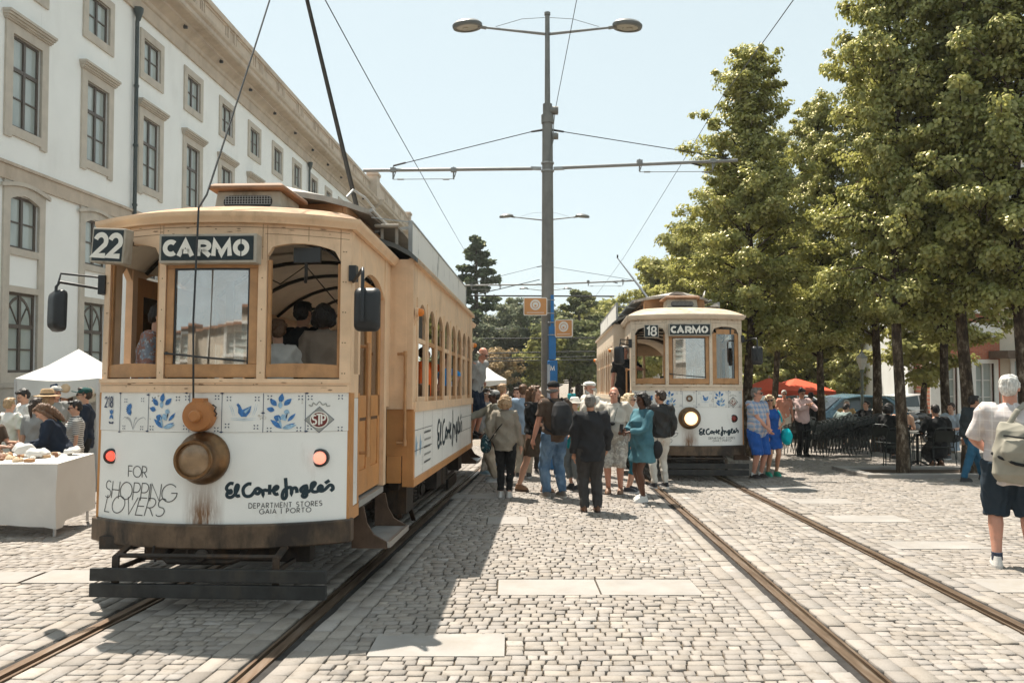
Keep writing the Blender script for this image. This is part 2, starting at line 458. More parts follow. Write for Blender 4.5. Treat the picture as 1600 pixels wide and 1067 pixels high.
def ribbon(mb, pts, w, surf, m=0, taper=False):
    """flat ribbon of width w along 2D pts laid on surf(u, z) -> 3D"""
    k = len(pts)
    if k < 2: return
    closed = math.dist(pts[0], pts[-1]) < 1e-6 and k > 3
    L = []; Rr = []
    for i in range(k):
        if closed: a, b = pts[(i-1) % (k-1)], pts[(i+1) % (k-1)]
        else: a, b = pts[max(0,i-1)], pts[min(k-1,i+1)]
        p = pts[i]
        d1 = (p[0]-a[0], p[1]-a[1]); d2 = (b[0]-p[0], b[1]-p[1])
        l1 = math.hypot(*d1) or 1; l2 = math.hypot(*d2) or 1
        if math.hypot(*d1) < 1e-9: d1, l1 = d2, l2
        if math.hypot(*d2) < 1e-9: d2, l2 = d1, l1
        n1 = (-d1[1]/l1, d1[0]/l1); n2 = (-d2[1]/l2, d2[0]/l2)
        nx, ny = n1[0]+n2[0], n1[1]+n2[1]; q = math.hypot(nx, ny)
        if q < .2: nx, ny, q = n1[0], n1[1], 1
        nx /= q; ny /= q; c = max(.45, nx*n1[0]+ny*n1[1]); hw = w/2/c
        if taper: hw *= max(.12, math.sin(pi*(.08+.9*i/(k-1))))
        L.append((p[0]+nx*hw, p[1]+ny*hw)); Rr.append((p[0]-nx*hw, p[1]-ny*hw))
    vs = [surf(*q) for q in L]+[surf(*q) for q in Rr]
    mb.add(vs, [(i, i+1, k+i+1, k+i) for i in range(k-1)], m)
def flatpoly(mb, pts, surf, m=0):
    c = (sum(p[0] for p in pts)/len(pts), sum(p[1] for p in pts)/len(pts)); n = len(pts)
    mb.add([surf(*p) for p in pts]+[surf(*c)], [(i, (i+1) % n, n) for i in range(n)], m)
def leafshape(x, y, ang, ln, wd, n=7):
    a = R(ang); o = []
    for i in range(n+1):
        t = i/n; o.append((t*ln, wd*math.sin(pi*t**.85)))
    for i in range(n-1, 0, -1):
        t = i/n; o.append((t*ln, -wd*math.sin(pi*t**.85)))
    return [(x+p[0]*cos(a)-p[1]*sin(a), y+p[0]*sin(a)+p[1]*cos(a)) for p in o]
# handwritten shop lettering traced as pen lines; box 0..14.2 wide, x-height about 1
SCRIPT = [[(1.05,2.05),(.6,2.1),(.2,1.75),(.1,1.35),(.35,1.05),(.7,1.1),(.75,.8),(.45,.75),(.35,.95),(.15,.55),(.3,.2),(.75,.15),(1.2,.5),(1.6,1.2),(1.7,1.75),(1.5,1.85),(1.3,1.3),(1.35,.6),(1.6,.3),(1.95,.4)],
 [(3.45,2.0),(3.0,2.0),(2.5,1.6),(2.35,1.1),(2.5,.5),(2.9,.25),(3.4,.35),(3.75,.75),(4.05,1.25),(4.4,1.35),(4.6,1.0),(4.35,.6),(4.0,.75),(4.0,1.15),(4.4,1.3),(4.9,.95),(5.0,.45),(5.0,.95),(5.25,1.1),(5.45,1.05),(5.7,1.05)],
 [(5.85,1.85),(5.85,.45)], [(5.55,1.05),(6.2,1.0),(6.7,1.15),(6.9,1.45),(6.7,1.6),(6.4,1.3),(6.4,.8),(6.65,.45),(7.0,.55)],
 [(7.85,2.75),(7.95,1.6),(8.0,.9),(8.0,.15),(7.8,-.2),(7.55,-.1),(7.5,.4),(7.7,1.0),(8.2,1.35),(8.55,1.35),(8.65,.95),(8.65,.5),(8.75,1.1),(9.1,1.3),(9.3,1.05),(9.35,.55)],
 [(10.6,1.55),(10.2,1.45),(9.85,1.1),(9.9,.75),(10.2,.75),(10.55,1.35),(10.55,.6),(10.55,.1),(10.3,-.1),(10.05,.1),(10.25,.45),(10.8,.65),(11.2,1.1),(11.6,1.7),(11.5,1.95),(11.2,1.75),(11.15,1.1),(11.35,.65),(11.8,.6),(12.2,.85),(12.5,1.2),(12.3,1.45),(12.05,1.15),(12.1,.8),(12.5,.65),(12.95,.95),(13.4,1.45),(13.75,1.35),(13.85,.9),(13.55,.6)],
 [(12.85,1.75),(13.4,2.15)]]
# ================= TRAMS
CREAM = (.77, .535, .345)
M_cream = mat('cream_paint', CREAM, .5, 0, .10, 5, .45, .12, 30, (.36,.22,.12), 2.6, .55, .82)
M_tan = mat('tan_paint', (.53,.245,.085), .45, 0, .16, 4, .45, .15, 24, (.25,.11,.04), 3, .58, .8)
M_sash = mat('sash_wood', (.46,.245,.11), .5, 0, .2, 7, .4, .2, 40, (.22,.10,.04), 5, .58, .8)
M_dsash = mat('dark_wood', (.10,.055,.03), .5, 0, .3, 7, .4)
M_hood = mat('weathered_hood', (.50,.32,.19), .75, 0, .25, 3, .2, .4, 16, (.16,.105,.068), 3.6, .44, .66)
M_dkroof = mat('dark_roof_canvas', (.085,.095,.095), .7, 0, .3, 2, .3, .2, 30, (.18,.17,.15), 2, .55, .8)
M_bump = mat('rusty_bumper', (.125,.085,.055), .55, .3, .4, 6, .4, .3, 20, (.035,.027,.022), 2.8, .47, .62)
M_plank = mat('dark_guard_plank', (.030,.030,.029), .6, 0, .35, 9, .35, .3, 40, (.075,.06,.045), 4, .55, .8)
M_under = mat('oily_underframe', (.038,.031,.026), .65, .2, .5, 8, .35, .2, 40, (.13,.07,.035), 4, .5, .75)
M_black = mat('black_metal', (.018,.019,.02), .4, 0, .3, 8, .5)
M_grey = mat('grey_metal', (.33,.33,.32), .45, .4, .15, 8, .5)
M_steel = mat('bright_steel', (.5,.49,.47), .35, .9, .1, 8, .5)
M_brass = mat('aged_brass', (.21,.118,.055), .36, .75, .35, 9, .5, .1, 30, (.07,.05,.035), 7, .5, .7)
M_reel = mat('orange_reel', (.42,.17,.055), .5, 0, .15, 6, .4, .1, 30, (.12,.05,.02), 6, .58, .75)
M_rubber = mat('mirror_shell', (.022,.024,.026), .45, 0, .2, 10, .4)
M_int = mat('tram_ceiling_paint', (.80,.74,.62), .6, 0, .1, 4)
M_seat = mat('seat_wood', (.20,.10,.045), .5, 0, .3, 8)
M_white = mat('white_lettering', (.84,.80,.72), .6, 0, .06, 10)
M_signbg = mat('sign_black', (.012,.022,.026), .5, 0, .3, 20)
M_ink = mat('dark_lettering', (.010,.030,.042), .5, 0, .1, 10)
M_thin = mat('thin_lettering', (.05,.05,.05), .6, 0, .1, 10)
M_b1 = mat('tile_blue', (.045,.17,.42), .35, 0, .45, 40)
M_b2 = mat('tile_pale_blue', (.30,.47,.62), .35, 0, .3, 40)
M_b3 = mat('tile_ink_blue', (.012,.03,.09), .35, 0, .2, 40)
M_red = mat('emblem_red', (.16,.025,.02), .4, 0, .1, 20)
M_egrey = mat('emblem_grey', (.33,.33,.30), .4, 0, .1, 20)
def mat_panel():
    t = NT('white_tram_panel'); v = t.coord(); sep = t.n('ShaderNodeSeparateXYZ'); t.l(v, sep.inputs[0])
    n = t.noise(v, 3, 5); c = t.mix(t.ramp(n, [(.3,0),(.7,1)]), (.84,.83,.79), (.89,.88,.84))
    # rust run below the headlamp
    ax = t.math('ABSOLUTE', t.math('ADD', sep.outputs['X'], .01))
    m1 = t.math('MULTIPLY_ADD', ax, -1/.13, 1.35, clamp=True)
    m2 = t.math('MULTIPLY_ADD', sep.outputs['Z'], -1/.30, 1.02/.30, clamp=True)
    st = t.noise(t.mapping(v, (14, 14, 1.6)), 1.6, 6, .7)
    m = t.math('MULTIPLY', t.math('MULTIPLY', m1, m2), t.ramp(st, [(.30,0),(.52,1)]))
    c = t.mix(m, c, (.20,.10,.045))
    d = t.noise(t.mapping(v, (2, 2, .5)), 3, 7, .7); c = t.mix(t.ramp(d, [(.58,0),(.8,.35)]), c, (.42,.36,.28))
    t.set(c, .38, 0, .5); return t.mat
M_panel = mat_panel()
def mat_tiles():
    t = NT('white_wall_tiles'); v = t.coord(); n = t.noise(v, 4, 6); c = t.mix(t.ramp(n, [(.3,0),(.7,1)]), (.78,.765,.72), (.86,.85,.81))
    e = t.noise(v, 6, 8, .75); c = t.mix(t.ramp(e, [(.63,0),(.68,.8)]), c, (.35,.28,.2)); t.set(c, .25, 0, .5); return t.mat
M_tile = mat_tiles()
def mat_advert(name, dens):
    t = NT(name); v = t.coord()
    n = t.noise(t.mapping(v, (1, 1.5, .42)), 2.3, 8, .72, dist=.4); f = t.noise(t.mapping(v, (6, 6, 1.2)), 3, 8, .7)
    c = t.ramp(t.mix(.35, n, f), [(dens-.07, (.03,.032,.03)), (dens, (.30,.29,.27)), (dens+.045, (.78,.76,.71)), (.75, (.86,.84,.79))])
    t.set(c, .5, 0, .4); return t.mat
M_advert = mat_advert('weathered_advert', .395)
def mat_glass(name, tint=(.9,.93,.92), alpha=.72, rough=.02, refl=1.0):
    t = NT(name); t.t.nodes.remove(t.b)
    tr = t.n('ShaderNodeBsdfTransparent'); tr.inputs[0].default_value = tint+(1,)
    gl = t.n('ShaderNodeBsdfGlossy'); gl.inputs['Roughness'].default_value = rough; gl.inputs[0].default_value = (refl, refl, refl, 1)
    fr = t.n('ShaderNodeLayerWeight'); fr.inputs[0].default_value = .35
    mx = t.n('ShaderNodeMixShader'); t.l(t.math('MULTIPLY_ADD', fr.outputs['Fresnel'], 1.0, 1-alpha, clamp=True), mx.inputs[0])
    t.l(tr.outputs[0], mx.inputs[1]); t.l(gl.outputs[0], mx.inputs[2]); t.l(mx.outputs[0], t.out.inputs[0]); return t.mat
M_glass = mat_glass('window_glass', alpha=.96)
M_wind = mat_glass('windscreen_glass', alpha=.70)
def dust(m):                                       # a film of road dust on the glass
    t = m.node_tree; out = [n for n in t.nodes if n.type == 'OUTPUT_MATERIAL'][0]; src = out.inputs[0].links[0].from_socket
    d = t.nodes.new('ShaderNodeBsdfDiffuse'); d.inputs[0].default_value = (.50,.40,.30,1); tc = t.nodes.new('ShaderNodeTexCoord'); n = t.nodes.new('ShaderNodeTexNoise'); n.inputs['Scale'].default_value = 4; n.inputs['Detail'].default_value = 6
    mr = t.nodes.new('ShaderNodeMath'); mr.operation = 'MULTIPLY'; mr.inputs[1].default_value = .42; mx = t.nodes.new('ShaderNodeMixShader')
    t.links.new(tc.outputs['Object'], n.inputs['Vector']); t.links.new(n.outputs[0], mr.inputs[0]); t.links.new(mr.outputs[0], mx.inputs[0]); t.links.new(src, mx.inputs[1]); t.links.new(d.outputs[0], mx.inputs[2]); t.links.new(mx.outputs[0], out.inputs[0])
dust(M_wind)
def mat_emit(name, col, s, base=(.8,.8,.8)):
    t = NT(name); t.set(base, .2); t.b.inputs['Emission Color'].default_value = col+(1,); t.b.inputs['Emission Strength'].default_value = s; return t.mat
M_lampred = mat_emit('red_lamp', (1,.12,.07), .55, (.5,.03,.02))
M_lamppink = mat_emit('pink_lamp', (1,.30,.20), .65, (.6,.2,.15))
M_lampwarm = mat_emit('warm_headlamp', (1,.60,.30), 1.0, (.9,.8,.6))
M_amber = mat('amber_lens', (.75,.22,.02), .25, 0, .1, 20)
M_lens = mat('dusty_headlamp_lens', (.30,.20,.12), .15, .2, .5, 7, .6)
M_grille = mat('dark_grille', (.03,.028,.025), .7, 0, .5, 90)

HW, CB = 1.04, .33                                # half width of the front and its bow
def Fv(u): return CB*(min(1.15, abs(u)/HW))**2.2
def FU(px, py):                                   # photograph pixel on the near tram's front -> (u, z) on its panel
    u = 0
    for _ in range(6): d = 6.2+Fv(u); u = (px-862)*d/1244+2.70
    return u, EYE*(1-(py-608)/(2077/d))
def SV(v): return HW-.05*(v-.36)/1.9              # half width of the platform beside the doors
def cslab(mb, u0, u1, z0, z1, o0, o1, nu=None, m=None):
    """slab that follows the bowed front; z0, z1 numbers or functions of u; o0 outer, o1 inner offset"""
    nu = nu or max(2, int(abs(u1-u0)/.06)); f0 = z0 if callable(z0) else (lambda u: z0); f1 = z1 if callable(z1) else (lambda u: z1)
    vs = []; fs = []
    for i in range(nu+1):
        u = u0+(u1-u0)*i/nu; a, b = Fv(u)+o0, Fv(u)+o1
        vs += [(u,a,f0(u)), (u,b,f0(u)), (u,b,f1(u)), (u,a,f1(u))]
    for i in range(nu):
        for j in range(4): fs.append((i*4+j, i*4+(j+1)%4, i*4+4+(j+1)%4, i*4+4+j))
    fs += [(3,2,1,0), (nu*4, nu*4+1, nu*4+2, nu*4+3)]
    mb.add(vs, fs, m)
def sslab(mb, s, fx, v0, v1, z0, z1, o0, o1, nv=1, m=None):
    """slab on a side wall: s=+1/-1, fx(v) half width, between v0..v1; o0 outer proud, o1 inner depth"""
    f0 = z0 if callable(z0) else (lambda u: z0); f1 = z1 if callable(z1) else (lambda u: z1); vs = []; fs = []
    for i in range(nv+1):
        v = v0+(v1-v0)*i/nv; a, b = s*(fx(v)+o0), s*(fx(v)-o1)
        vs += [(a,v,f0(v)), (b,v,f0(v)), (b,v,f1(v)), (a,v,f1(v))]
    for i in range(nv):
        for j in range(4): fs.append((i*4+j, i*4+(j+1)%4, i*4+4+(j+1)%4, i*4+4+j))
    fs += [(3,2,1,0), (nv*4, nv*4+1, nv*4+2, nv*4+3)]
    mb.add(vs, fs, m)
def roundrect(w, h, r, n=5):
    o = []
    for cx, cy, a in ((w/2-r, h/2-r, 0), (-w/2+r, h/2-r, 90), (-w/2+r, -h/2+r, 180), (w/2-r, -h/2+r, 270)):
        o += [(cx+r*cos(R(a+90*i/n)), cy+r*sin(R(a+90*i/n))) for i in range(n+1)]
    return o
V1, V2, SW, END = 2.25, 8.45, 1.23, 10.7           # bulkheads, saloon half width, far end
def tile_art(mb, full=True):
    """painted blue flowers, bird, crest on the strip of tiles (materials 0 blue, 1 pale, 2 ink, 3 red, 4 grey, 5 white)"""
    S1 = lambda u, z: (u, Fv(u)-.010, z); S2 = lambda u, z: (u, Fv(u)-.0115, z); S3 = lambda u, z: (u, Fv(u)-.013, z)
    P = lambda x, y: FU(x, y)
    k = 1/200.
    def dots(px, py, r=4.2, n=4, m=2):
        u, z = P(px, py)
        for i in range(n):
            a = 45+90*i; flatpoly(mb, leafshape(u+r*.45*k*cos(R(a)), z+r*.45*k*sin(R(a)), a, r*k*.75, r*k*.22, 4), S1, m)
    def rose(cx, cy, sc=1):
        for dx, dy, a, ln, wd, m in ((0,-13,80,15,5,0),(6,-9,45,15,5,0),(-6,-8,130,15,5,0),(-9,-1,165,12,5,0),(6,0,-20,9,5,1),(-2,6,-110,11,7,0),(3,5,-60,12,6,1),(0,-4,90,12,4,1)):
            u, z = P(cx+dx*sc, cy+dy*sc); flatpoly(mb, leafshape(u, z, a, ln*sc*k, wd*sc*k*.8), S1 if m == 0 else S2, m)
        for dx, dy, a, ln, wd, m in ((3,27,140,22,3.6,0),(3,27,105,20,1.6,1),(4,27,15,21,3.4,1),(4,26,22,20,2.0,0),(12,16,48,17,2.6,0),(9,12,75,10,1,2)):
            u, z = P(cx+dx*sc, cy+dy*sc); flatpoly(mb, leafshape(u, z, a, ln*sc*k, wd*sc*k), S1 if m == 0 else S2, m)
    for cx in (248, 438): rose(cx, 642)
    for x, y in ((235,624),(274,623),(233,669),(289,622),(287,668),(337,621),(337,671),(356,623),(401,623),(354,665),(400,667),(421,621),(470,621),(421,671),(468,670),(485,621),(533,620),(533,669),(485,667)): dots(x, y)
    # single carnation and grass stems
    u, z = P(198, 640)
    for a in range(90, 271, 22): flatpoly(mb, leafshape(u, z, a, .052, .012, 4), S1, 0)
    for a, b in ((60, 20), (100, -12), (120, -18), (75, 6)):
        p = P(203, 672); ribbon(mb, smooth_line([p, (p[0]+b*k*.4, p[1]+.07), (p[0]+b*k, p[1]+.10), (p[0]+b*k*1.3, p[1]+.075)]), .003, S1, 2, True)
    for x, y in ((190,626),(217,625),(188,668),(217,669)): dots(x, y, 3.6)
    # left tulip and fleet number
    u, z = P(167, 648)
    for a in (60, 90, 120, -60, -120): flatpoly(mb, leafshape(u, z, a, .045, .010, 5), S1, 0)
    for a in (20, 160): u, z = P(167, 662); flatpoly(mb, leafshape(u, z, a, .035, .009, 5), S1, 2)
    u, z = P(156, 636)
    for st in text_strokes('218', u, z, .082, .16, 0, .62)[0]: ribbon(mb, st, .010, S3, 2)
    # swimming bird
    body = [P(*q) for q in ((368,632),(371,630),(374,633),(374,641),(379,645),(384,640),(392,634),(390,644),(384,651),(376,651),(371,645),(371,637))]
    flatpoly(mb, body, S1, 0); flatpoly(mb, [P(*q) for q in ((380,643),(391,635),(387,642),(383,646))], S2, 1)
    for y in (653, 655.5): ribbon(mb, [P(360,y), P(380,y+1.4), P(400,y)], .004, S2, 1, True)
    for x in (359, 362, 397, 400): ribbon(mb, [P(x+4,650), P(x+1,640), P(x-3,632)] if x < 380 else [P(x-4,650), P(x,640), P(x+2,630)], .003, S1, 1, True)
    # company crest: diamond, disc, crown
    c = P(500, 655)
    dia = lambda r: [(c[0], c[1]+r), (c[0]+r, c[1]), (c[0], c[1]-r), (c[0]-r, c[1])]
    flatpoly(mb, dia(.106), S1, 2); flatpoly(mb, dia(.101), S2, 4); flatpoly(mb, [(c[0]+.066*cos(a*pi/12), c[1]+.066*sin(a*pi/12)) for a in range(24)], S3, 5)
    S4 = lambda u, z: (u, Fv(u)-.0145, z); S5 = lambda u, z: (u, Fv(u)-.016, z)
    flatpoly(mb, [(c[0]+.058*cos(a*pi/12), c[1]+.058*sin(a*pi/12)) for a in range(24)], S4, 3)
    for ch, dx, h in (('S', -.047, .07), ('T', -.019, .085), ('P', .017, .07)):
        for st in text_strokes(ch, c[0]+dx, c[1]-h*.5, h, 0, 0, .75)[0]: ribbon(mb, st, .012, S5, 5)
    ribbon(mb, smooth_line([P(483,632), P(488,634), P(490,629), P(495,632), P(500,627), P(505,632), P(510,630), P(512,634), P(517,633)]), .008, S1, 4)
    # joints and chips between the tiles
    for x in (181, 227, 293, 345, 411, 478): ribbon(mb, [P(x, 614.5), P(x, 675.5)], .004, S1, 2)
    for x, y in ((181,614.5),(226,617),(288,614),(226,674),(181,675),(345,614.5),(345,675),(411,645),(480,614),(480,673)):
        u, z = P(x, y); flatpoly(mb, [(u-.018,z),(u,z+.006),(u+.016,z),(u,z-.008)], S2, 2)

def make_tram(label, route, lit, reel, trail, paint, group='old trams on the square'):
    M_cream, M_tan, M_hood = paint
    T = empty('tram', label=label, cat='tram', group=group)
    # ---- body shell: posts, rails, arches in cream
    b = MB()
    for sgn in (1, -1):
        cslab(b, sgn*.97, sgn*1.045, 1.745, 3.0, -.006, .07); cslab(b, sgn*.375, sgn*.435, 1.745, 2.70, -.006, .07)
        uc = .70
        cslab(b, sgn*.44, sgn*.965, lambda u: 2.842-.055*min(1, (abs(abs(u)-uc)/.262))**2-.06*max(0, abs(abs(u)-uc)/.262-.86)/.14, 3.0, -.004, .05, 14)
    cslab(b, -1.045, 1.045, 1.645, 1.74, -.022, .07); cslab(b, -.436, .436, 2.69, 3.0, -.005, .05)
    cslab(b, -1.05, 1.05, 1.72, 1.752, -.034, .06)
    for s in (1, -1):                             # platform sides, both ends
        for k_ in (0, 1):
            mv = (lambda v: v) if k_ == 0 else (lambda v: END-v)
            fx = (lambda v: SV(v)) if k_ == 0 else (lambda v: SV(END-v))
            def SS(v0, v1, *a, **kw):
                p, q = sorted((mv(v0), mv(v1))); sslab(b, s, fx, p, q, *a, **kw)
            SS(.335, .46, 1.64, 3.0, .006, .07); SS(.46, .66, 1.60, 1.80, .003, .05); SS(.64, .72, 1.80, 3.0, .002, .06)
            SS(.46, .64, lambda v: 2.72-.10*abs((v if k_ == 0 else END-v)-.55)/.09, 3.0, .001, .05, nv=6)
            SS(.72, 1.82, lambda v: 2.74-.16*(abs((v if k_ == 0 else END-v)-1.27)/.55)**2.4, 3.0, .004, .05, nv=12)
            SS(1.82, 1.95, .72, 3.0, .012, .06); SS(1.95, 2.25, 1.5, 3.0, -.004, .05)
            va = V1 if k_ == 0 else V2
            b.box(*sorted((s*.93, s*SW)), va-.03, va+.03, 1.48, 3.06); b.box(*sorted((s*.96, s*1.235)), va-.055, va+.045, 1.47, 1.55)
            b.box(*sorted((s*1.03, s*1.16)), va-.036, va-.02, 1.6, 2.9)
    # saloon sides
    NW = 8; W0, W1 = V1+.22, V2-.22; dw = (W1-W0)/NW
    fS = lambda v: SW
    for s in (1, -1):
        sslab(b, s, fS, V1, V2, 2.68, 3.06, .0, .05); sslab(b, s, fS, V1, V2, 1.44, 1.545, .03, .05); sslab(b, s, fS, V1-.02, V2+.02, 3.02, 3.075, .045, .05)
        sslab(b, s, fS, V1, W0-.045, 1.545, 2.68, .002, .05); sslab(b, s, fS, W1+.045, V2, 1.545, 2.68, .002, .05)
        for i in range(NW+1):
            v = W0+dw*i; sslab(b, s, fS, v-.045, v+.045, 1.545, 2.68, .012, .05)
        for i in range(NW):
            a, c = W0+dw*i+.045, W0+dw*(i+1)-.045; mid = (a+c)/2; hw = (c-a)/2
            sslab(b, s, fS, a, c, lambda v, mid=mid, hw=hw: 2.64-.20*(abs(v-mid)/hw)**2.2, 2.68, .004, .045, nv=10)
    # far end front: the same posts mirrored
    sh = b.build('body_shell', M_cream, T, 30)
    jn = MB(); Sj = lambda o: (lambda u, z: (u, Fv(u)-o, z)); rj = random.Random(12)
    for z, a, c_, o in ((2.955, -1.03, 1.03, .0075), (2.905, -1.03, -.42, .0065), (2.905, .42, 1.03, .0065), (1.70, -1.03, 1.03, .0245)): ribbon(jn, [(a+(c_-a)*i/24, z) for i in range(25)], .004, Sj(o))
    for u in (-.74, -.405, .405, .74): ribbon(jn, [(u, 2.86 if abs(u) > .5 else 2.70), (u, 2.98)], .0035, Sj(.0085))
    for u in (-1.008, -.99, -.405, .405, .99, 1.008):
        for z in (1.80, 2.05, 2.30, 2.55, 2.80): k = .0045; ribbon(jn, [(u-k, z), (u+k, z)], .009, Sj(.0085 if abs(u) < .99 else .0085))
    for i in range(44):
        u, z = rj.uniform(-1.02, 1.02), rj.choice((rj.uniform(1.655, 1.735), rj.uniform(2.90, 2.985)))
        w_, h_ = rj.uniform(.004, .03), rj.uniform(.002, .007); flatpoly(jn, [(u-w_, z), (u-w_*.3, z+h_), (u+w_*.6, z+h_*.7), (u+w_, z-h_*.2), (u, z-h_)], Sj(.0082 if z > 2 else .0245+(.0105 if z > 1.72 else 0)), 1)
    jn.build('paint_chips', [mat('dark_joint_line', (.24,.15,.085), .8), mat('bare_wood_chip', (.30,.19,.115), .8)], sh)  # dark seam lines and nail dots, with chips of bare wood
    # ---- far end wall
    e = MB()
    for u0, u1, z0, z1 in ((-1.04,1.04,.62,1.74), (-1.04,1.04,2.72,3.0), (-1.04,-.95,1.74,2.72), (.95,1.04,1.74,2.72), (-.43,-.36,1.74,2.72), (.36,.43,1.74,2.72)):
        n0 = len(e.v); cslab(e, u0, u1, z0, z1, 0, .06)
        e.v[n0:] = [(x, END-y, z) for x, y, z in e.v[n0:]]
    e.build('end_wall', M_cream, T)
    # ---- white front panel, tile strip, lettering
    p = MB(); cslab(p, -1.038, 1.038, .60, 1.332, 0, .04, 34); fp = p.build('front_panel', M_panel, T, 30)
    S = lambda u, z: (u, Fv(u)-.003, z)
    m = MB(); 
    x0, zz = FU(355, 783); x1, _ = FU(525, 783); sc = (x1-x0)/14.2
    for st in SCRIPT: ribbon(m, smooth_line([(x0+(px-.1)*sc*1.02, .824+py*sc) for px, py in st], 5), .0255, S)
    m.build('shop_lettering', M_ink, fp)
    m = MB()
    def line(txt, pxa, pxb, pyb, pyt, wd, slant=0, gap=.18):
        (a, z0), (c, _), (_, z1) = FU(pxa, pyb), FU(pxb, pyb), FU((pxa+pxb)/2, pyt)
        h = z1-FU((pxa+pxb)/2, pyb)[1]; ws = 1.0
        w0 = text_width(txt, h, gap); ws = max(.3, (c-a-slant*h)/w0)
        for st in text_strokes(txt, a, z0, h, gap*ws, slant, ws)[0]: ribbon(m, st, wd, S)
    line('FOR', 197, 227, 745, 728, .0065, 0, .10); line('SHOPPING', 160, 276, 777, 750, .0068, .12, .10); line('LOVERS', 160, 262, 799, 772, .0068, .30, .12)
    m.build('slogan_lettering', M_thin, fp); m = MB()
    line('DEPARTMENT STORES', 391, 506, 792.5, 785, .0052, 0, .32); line('GAIA | PORTO', 408, 489, 801, 794, .0052, 0, .34)
    m.build('address_lettering', M_thin, fp)
    p = MB(); cslab(p, -1.038, 1.038, 1.334, 1.648, -.006, .04, 34); ts = p.build('tile_strip', M_tile, T, 30)
    m = MB(); tile_art(m); m.build('tile_pattern', [M_b1, M_b2, M_b3, M_red, M_egrey, M_white], ts)
    # ---- bumper
    p = MB(); cslab(p, -1.075, 1.075, .44, .625, -.055, .06, 40); p.build('bumper', M_bump, T, 30, bevel=.012)
    # ---- tan pillars, narrow tile panels, skirts
    p = MB(); q = MB()
    for s in (1, -1):
        for k_ in (0, 1):
            mv = (lambda v: v) if k_ == 0 else (lambda v: END-v)
            fx = (lambda v: SV(v)) if k_ == 0 else (lambda v: SV(END-v))
            def SS(mb, v0, v1, *a, **kw):
                p_, q_ = sorted((mv(v0), mv(v1))); sslab(mb, s, fx, p_, q_, *a, **kw)
            SS(p, .325, .47, .60, 1.642, .012, .06); SS(p, .47, .70, .60, .70, .012, .05); SS(q, .472, .655, .705, 1.598, .004, .04)
            SS(p, .66, .715, .70, 1.64, .006, .05)
            va = V1 if k_ == 0 else V2
            p.box(*sorted((s*.96, s*1.19)), va-.034, va+.02, .98, 1.468); p.box(*sorted((s*1.13, s*1.245)), va-.03, va+.06, .66, 1.466)
            p.box(*sorted((s*.97, s*1.12)), va-.06, va+.04, .70, .98)
        sslab(p, s, lambda v: SW, V1-.02, V2+.02, .655, .735, .022, .05)
    p.build('tan_trim', M_tan, T, 30)
    q.build('side_tiles', M_tile, T)
    sd = MB(); sl_ = MB()
    for s in (1, -1):
        sslab(sd, s, lambda v: SW, V1+.06, V2-.06, .737, 1.438, .004, .04)
        Sd = lambda v, z, s=s: (s*(SW+.0075), v if s > 0 else V1+V2-v, z)
        for v in (2.9, 3.6, 4.5, 5.6, 6.6, 7.6): ribbon(sl_, [(v, .745), (v+.01, 1.43)], .007, Sd, 1)
        for z in (1.02, 1.24): ribbon(sl_, [(V1+.08, z), (3.6, z+.004)], .006, Sd, 1); ribbon(sl_, [(6.6, z), (V2-.08, z)], .006, Sd, 1)
        for st in SCRIPT: ribbon(sl_, smooth_line([(4.05+px*.20, .92+py*.17) for px, py in st], 4), .055, Sd, 0)
        for j in range(5):
            for i in range(7): ribbon(sl_, [(3.0+i*.07+.02*(j%2), .84+j*.085), (3.05+i*.07, .86+j*.085)], .018, Sd, 1)
        for v in (2.45, 2.72): flatpoly(sl_, leafshape(v, .95, 90, .25, .035), Sd, 2); flatpoly(sl_, leafshape(v, 1.0, 55, .14, .03), Sd, 2)
    sdo = sd.build('side_panel', mat_advert('weathered_side_panel', .33), T); sl_.build('side_lettering', [M_ink, M_thin, M_b2], sdo)
    # ---- front windows
    wd = MB(); z0, z1 = 1.762, 2.685
    cslab(wd, -.372, .372, z0, z0+.105, .008, .05); cslab(wd, -.372, .372, z1-.055, z1, .008, .05)
    cslab(wd, -.372, -.305, z0+.105, z1-.055, .008, .05); cslab(wd, .305, .372, z0+.105, z1-.055, .008, .05)
    ws = wd.build('windscreen', M_sash, T, bevel=.006)
    g = MB(); cslab(g, -.306, .306, z0+.104, z1-.054, .026, .030); g.build('pane', M_wind, ws)
    rim = MB(); 
    for u0, u1, a, c in ((-.306,.306,z1-.07,z1-.054), (-.306,-.292,z0+.105,z1-.07), (.292,.306,z0+.105,z1-.07)): cslab(rim, u0, u1, a, c, .018, .025)
    rim.build('rubber_seal', M_black, ws)
    wp = MB(); wp.tube([(-.34, Fv(.3)-.03, 1.95), (0, Fv(0)-.035, 1.915), (.30, Fv(.3)-.03, 1.89)], .009, 6); wp.tube([(-.34, Fv(.3)-.03, 1.95), (-.355, Fv(.3)+.02, 1.955)], .014, 6); wp.build('wiper', M_black, ws)
    for sgn in (1, -1):
        wd = MB(); a, c = sorted((sgn*.44, sgn*.968))
        cslab(wd, a, c, 1.765, lambda u: 1.865+.012*(1-(abs(abs(u)-.70)/.27)**2), .012, .05, 10)
        i0, i1 = sorted((sgn*.44, sgn*.462)); o0, o1 = sorted((sgn*.945, sgn*.968))
        cslab(wd, i0, i1, 1.86, 2.70, .02, .055); cslab(wd, o0, o1, 1.86, 2.70, .02, .055)
        if route == '18' and sgn > 0:
            cslab(wd, .462, .52, 1.86, 2.72, .02, .05); cslab(wd, .89, .945, 1.86, 2.72, .02, .05); cslab(wd, .52, .89, 2.70, 2.79, .02, .05)
        wo_ = wd.build('front_window', M_sash, T)
        if route == '18' and sgn > 0:
            g = MB(); cslab(g, .52, .89, 1.86, 2.72, .03, .034); g.build('pane', M_glass, wo_)
